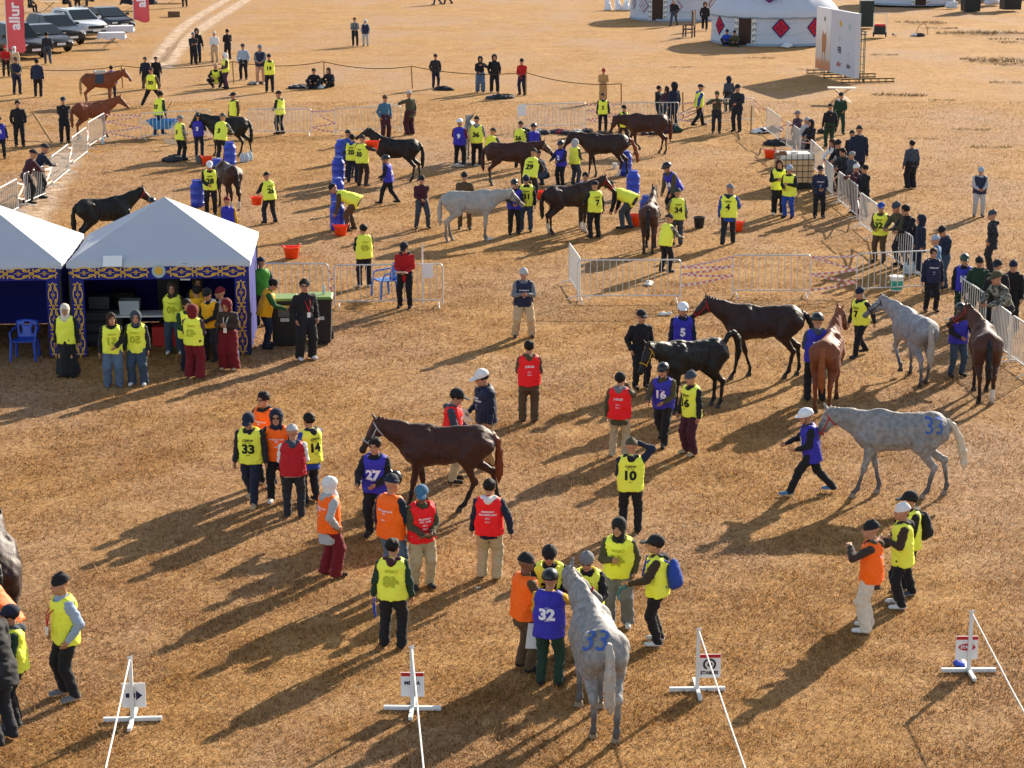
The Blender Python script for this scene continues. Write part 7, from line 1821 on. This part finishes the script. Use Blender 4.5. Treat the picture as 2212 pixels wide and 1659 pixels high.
# --- spectators
A(1722, 328, 128, 'spectator in pale cap stretching out an arm with a phone', 240, J='purple', H=CP('grey'), T='dark', L='rc', Rr='dn')
A(1741, 345, 150, 'spectator in pale grey hood behind the barrier', 263, J='lgrey', H=HD('lgrey'), T='grey', L='fr', Rr='fr')
A(1750, 350, 130, 'spectator in black hood leaning beside the pale hooded one', 268, J='black', H=HD(), T='black', L='ln', Rr='ln')
A(1791, 318, 8, 'stout man in black jacket walking away from the spectator row', 225, J='black', H=BN(), T='dgreen', fat=1.18, L='dn', Rr='dn', hd='dark')
A(1813, 288, -176, 'man in dark teal jacket with white collar by the folding table', 200, J='dgreen', H=CP(), T='dgreen', pose='walk', L='fr', Rr='dn', hd='white')
A(1852, 392, -6, 'person in navy padded coat seen from behind, hood down', 258, J='navy', H=BN('dark'), T='navy', fat=1.22, h=1.86, hem=.66, hd='navy')
A(1838, 384, 14, 'person in black coat pressed close to the navy padded coat', 292, J='dark', H=BN('dark'), T='dark', fat=1.1, hem=.6, h=1.6)
A(1802, 408, 132, 'girl with auburn hair and white sleeves leaning over the barrier', 310, J='white', H=('long', 'bhair'), T='slate', L='ln', Rr='ln', pose='lean')
A(1816, 414, 125, 'person in black beanie and jacket leaning over the barrier', 312, J='black', H=BN(), T='black', pose='lean', L='ln', Rr='ln', h=1.78)
A(1824, 424, 128, 'young spectator in dark jacket wedged between black beanie and grey hair', 330, J='dark', H=HR(), T='dark', pose='lean', L='ln', Rr='ln', h=1.64)
A(1838, 430, 122, 'grey-haired man in dark green jacket watching over the barrier', 330, J='slate', H=HR('grhair'), T='black', L='pk', Rr='pk')
A(1848, 462, 118, 'woman in white hat and plum coat with a phone at the barrier', 358, J='maroon', H=BN('white'), T='maroon', L='ph', Rr='ph', hem=.6)
A(1866, 468, 112, 'dark-haired man in black coat behind the woman in white hat', 356, J='black', H=HR(), T='black', hem=.62, L='fr', Rr='fr')
A(1967, 407, 20, 'man in dark shirt and wide black trousers walking away alone', 303, J='slate', H=HR(), T='black', wide=1.2, pose='stand', L='dn', Rr='dn')
A(2113, 468, 176, 'woman in blue gilet, pale hoodie and pale sweatpants walking alone', 360, J='lgrey', V=('n',), H=BN('lblue'), T='lgrey', L='fr', Rr='fr', S='brown', hp=18)
A(2140, 588, 80, 'person in grey beanie and black jacket standing side-on alone', 455, J='dark', H=BN('slate'), T='dark', L='pk', Rr='pk', hem=.68, hd='black')
A(1899, 566, 150, 'crew member numbered 32 in blue-brimmed cap leaning on the barrier', 438, J='brown', V=Y('32'), H=CP('blue'), T='brown', Rr='fr', L='out', hy=20, S='dark')
A(1943, 575, 118, 'spectator in navy beanie and olive jacket leaning beside crew 32', 455, J='olive', H=BN('slate'), T='dark', pose='lean', L='ln', Rr='ln', h=1.80)
A(1962, 580, 118, 'spectator with short dark hair in black jacket leaning on the rail', 465, J='black', H=HR(), T='navy', pose='lean', L='ln', Rr='ln', h=1.78)
A(1986, 590, 100, 'person in navy hooded coat standing among the leaning spectators', 468, J='navy', H=HD('navy'), T='navy', S='white', hem=.66)
A(2036, 622, 120, 'man in blue padded jacket and black beanie checking his hands', 487, J='navy', H=BN(), T='djean', L='fr', Rr='fr', hp=25, hem=.72, hd='slate')
A(2018, 640, 60, 'child in lilac hat and bright blue jacket behind the steward', 528, J='cyan', H=BN('lblue'), T='navy', h=1.5)
A(2010, 672, -176, 'woman steward with auburn hair in navy jacket', 543, J='navy', V=STW(), H=HR('bhair'), T='black', L='dn', Rr='dn', hem=.74)
A(2076, 692, 176, 'rider in blue vest 19 with dark green helmet behind the barrier', 550, J='black', V=BLU('19'), H=HL('green'), T='dgreen')
A(2108, 700, 172, 'man in dark green coat and black beanie behind the barrier', 555, J='dgreen', H=BN(), T='dgreen', hem=.64, fat=1.14, hd='dgreen')
A(2182, 712, 150, 'man in black hooded jacket and beanie at the field edge', 563, J='black', H=BN('navy'), T='black', hd='black', L='dn', Rr='dn', fat=1.15)
A(2147, 722, 150, 'man in dark cap peering over a shoulder at the field edge', 582, J='black', H=CP(), T='black', h=1.7)
A(2158, 752, 118, 'man in camouflage jacket and cap with arms on the barrier', 605, J='camo', H=CP('olive'), T='dark', pose='lean', L='ln', Rr='ln', fat=1.15, h=1.8)
# --- far
A(767, 99, -172, 'man in grey checked shirt jacket beside pale hooded person', 38, J='plaid', H=HR(), T='black', L='fr', Rr='fr', hem=.72)
A(790, 99, 178, 'person in white hood with dark gilet and pale trousers', 42, J='lgrey', V=('n',), H=HD('white'), T='lgrey', L='pk', Rr='pk')
A(400, 15, 176, 'person in black cut off by the sky edge near the wheel ruts', J='black', H=BN(), T='black', h=1.75)
A(945, 10, 90, 'person in jeans walking far out on the field', J='navy', H=BN(), T='djean', pose='walk')
A(968, 9, 90, 'person in dark clothes beside the walker in jeans far out', J='black', H=BN(), T='dark', pose='walk')
A(1456, 56, 150, 'man in black jacket with bowed head before the lattice yurt', -2, J='black', H=HR('grhair'), T='slate', pose='walkr', L='pk', Rr='pk', hp=25)
A(1522, 66, 178, 'person in black hood walking beside the carved armchair', 5, J='black', H=HD(), T='black', pose='walk', S='white', L='pk', Rr='pk')
A(1570, 98, 172, 'person in blue jacket sitting against the yurt by the door', J='royal', H=BN('navy'), T='black', pose='sit', L='kn', Rr='kn')
A(1586, 100, 178, 'person in olive jacket sitting against the yurt by the door', J='olive', H=BN('dark'), T='black', pose='sit', L='kn', Rr='kn')
A(68, 28, -120, 'person in dark coat seated at a table beyond the cars', J='dark', H=HR(), T='black', pose='chair', L='gr', Rr='gr')
A(142, 20, -90, 'person in black seated at the folding table beyond the cars', J='black', H=BN(), T='black', pose='chair', L='gr', Rr='gr')
A(168, 24, 10, 'person in black standing at the folding table beyond the cars', J='black', H=HR(), T='black')
A(198, 14, 90, 'person in dark clothes seated opposite at the folding table', J='dark', H=HR(), T='dark', pose='chair', L='gr', Rr='gr')
A(306, 30, 90, 'person in dark coat bending over the dark draped table', J='dark', H=HR(), T='black', lean=20, L='gr', Rr='gr')
A(2146, 10, 178, 'person in black walking beside the pale bags far out', J='black', H=BN(), T='black')

# ------------------------------------------------------------------ things held or worn
def rucksack(Jn, m, label):
    q = Jn['w'](Jn['T3'](0, -.215, .22)); D = Field((-.25, -.22, -.35), (.25, .2, .35), .022)
    D.ell((0, -.02, 0), (.145, .10, .225), .03); D.ell((0, -.10, -.08), (.11, .06, .11), .03); D.noise(.005, 24, 1); v2, f2 = D.nets()
    o = empty('rucksack', q, Jn['yaw'], label, 'rucksack'); link('pack', fastmesh('pack', v2, f2, m), o)
    for s in (-1, 1): MB().tube([(s*.09, .04, .20), (s*.12, .20, .28), (s*.13, .36, .20), (s*.13, .40, .02), (s*.14, .22, -.12), (s*.12, .06, -.15)], .018, 5).build('strap', m, o, True)
rucksack(w1, cloth('blue'), 'blue rucksack on the back of the crew member in white sneakers')
rucksack(w32, cloth('black'), 'black rucksack worn by crew member in black cap beside white beanie woman')
def held(Jn, key, mb, name, m, label, cat, off=(0, 0, 0), rot=(0, 0, 0)):
    q = Jn['w'](np.array(Jn[key])+np.array(off)); o = mb.build(name, m, None, True); o.location = q; o.rotation_euler = (rot[0], rot[1], Jn['yaw']+rot[2]); tag(o, label, cat); return o
held(j15, 'wl', MB().box((.1, 0, 0), (.24, .32, .012)), 'clipboard', mat('brown_card', srgb('#7d6a55'), rough=.9), 'brown clipboard held by the vet commission president', 'clipboard', (0, .12, .0), (R(25), 0, 0))
held(s19, 'wr', MB().box((0, 0, 0), (.22, .30, .012)), 'papers', M_PAPER, 'white papers held by the chief steward', 'papers', (0, .08, -.06), (R(60), 0, .3))
held(p52, 'wl', MB().box((.1, 0, 0), (.30, .22, .012)), 'clipboard', M_PAPER, 'white clipboard held by the man in red jacket', 'clipboard', (0, .1, .0), (R(20), 0, 0))
D = Field((-.2, -.2, -.15), (.2, .2, .2), .016); D.ell((0, 0, 0), (.105, .13, .115), .01); D.plane((0, 0, -.03), (0, 0, -1)); D.ell((0, .13, -.02), (.07, .05, .014), .015); v2, f2 = D.nets()
q = r27['w'](np.array(r27['el'])+np.array([-.12, -.05, -.02])); o = link('riding_helmet', fastmesh('riding_helmet', v2, f2, MATS['helmet_black'])); o.location = q; o.rotation_euler = (R(70), 0, r27['yaw']-1.2); tag(o, 'black riding helmet tucked under the arm of rider 27', 'helmet')
held(w12, 'wl', MB().tube([(0, 0, .05), (0, .01, -.12), (.02, .03, -.24)], [.025, .02, .012], 6), 'blue_strap', cloth('royal'), 'blue strap hanging from the hand of mirrored 48', 'strap', (0, 0, -.10))
held(w1, 'wl', MB().tube([(-.02, .02, .0), (.0, .10, -.04), (.02, .14, -.14), (0, .12, -.22)], [.03, .03, .025, .012], 6), 'blue_hose', cloth('teal'), 'blue strap bundle held by crew member with blue rucksack', 'strap', (0, .04, -.03))
q = b54['w'](np.array(b54['wl'])+np.array([0, .05, -.38])); tub(q, 'orange bucket held by crew number 26', .85)
q = p59['w']((np.array(p59['wl'])+np.array(p59['wr']))/2+np.array([0.1, .12, -.14])); tub(q, 'orange tub lifted to the black horse\'s muzzle', 1.1)
o = MB().box((0, 0, 0), (.16, .012, .36)).build('white_cloth', M_PAPER); o.location = G(1131, 1446)+Vector((.12, -.26, .58)); o.rotation_euler = (.05, .1, .2); tag(o, 'white cloth hanging from the brown overalls pocket', 'cloth')
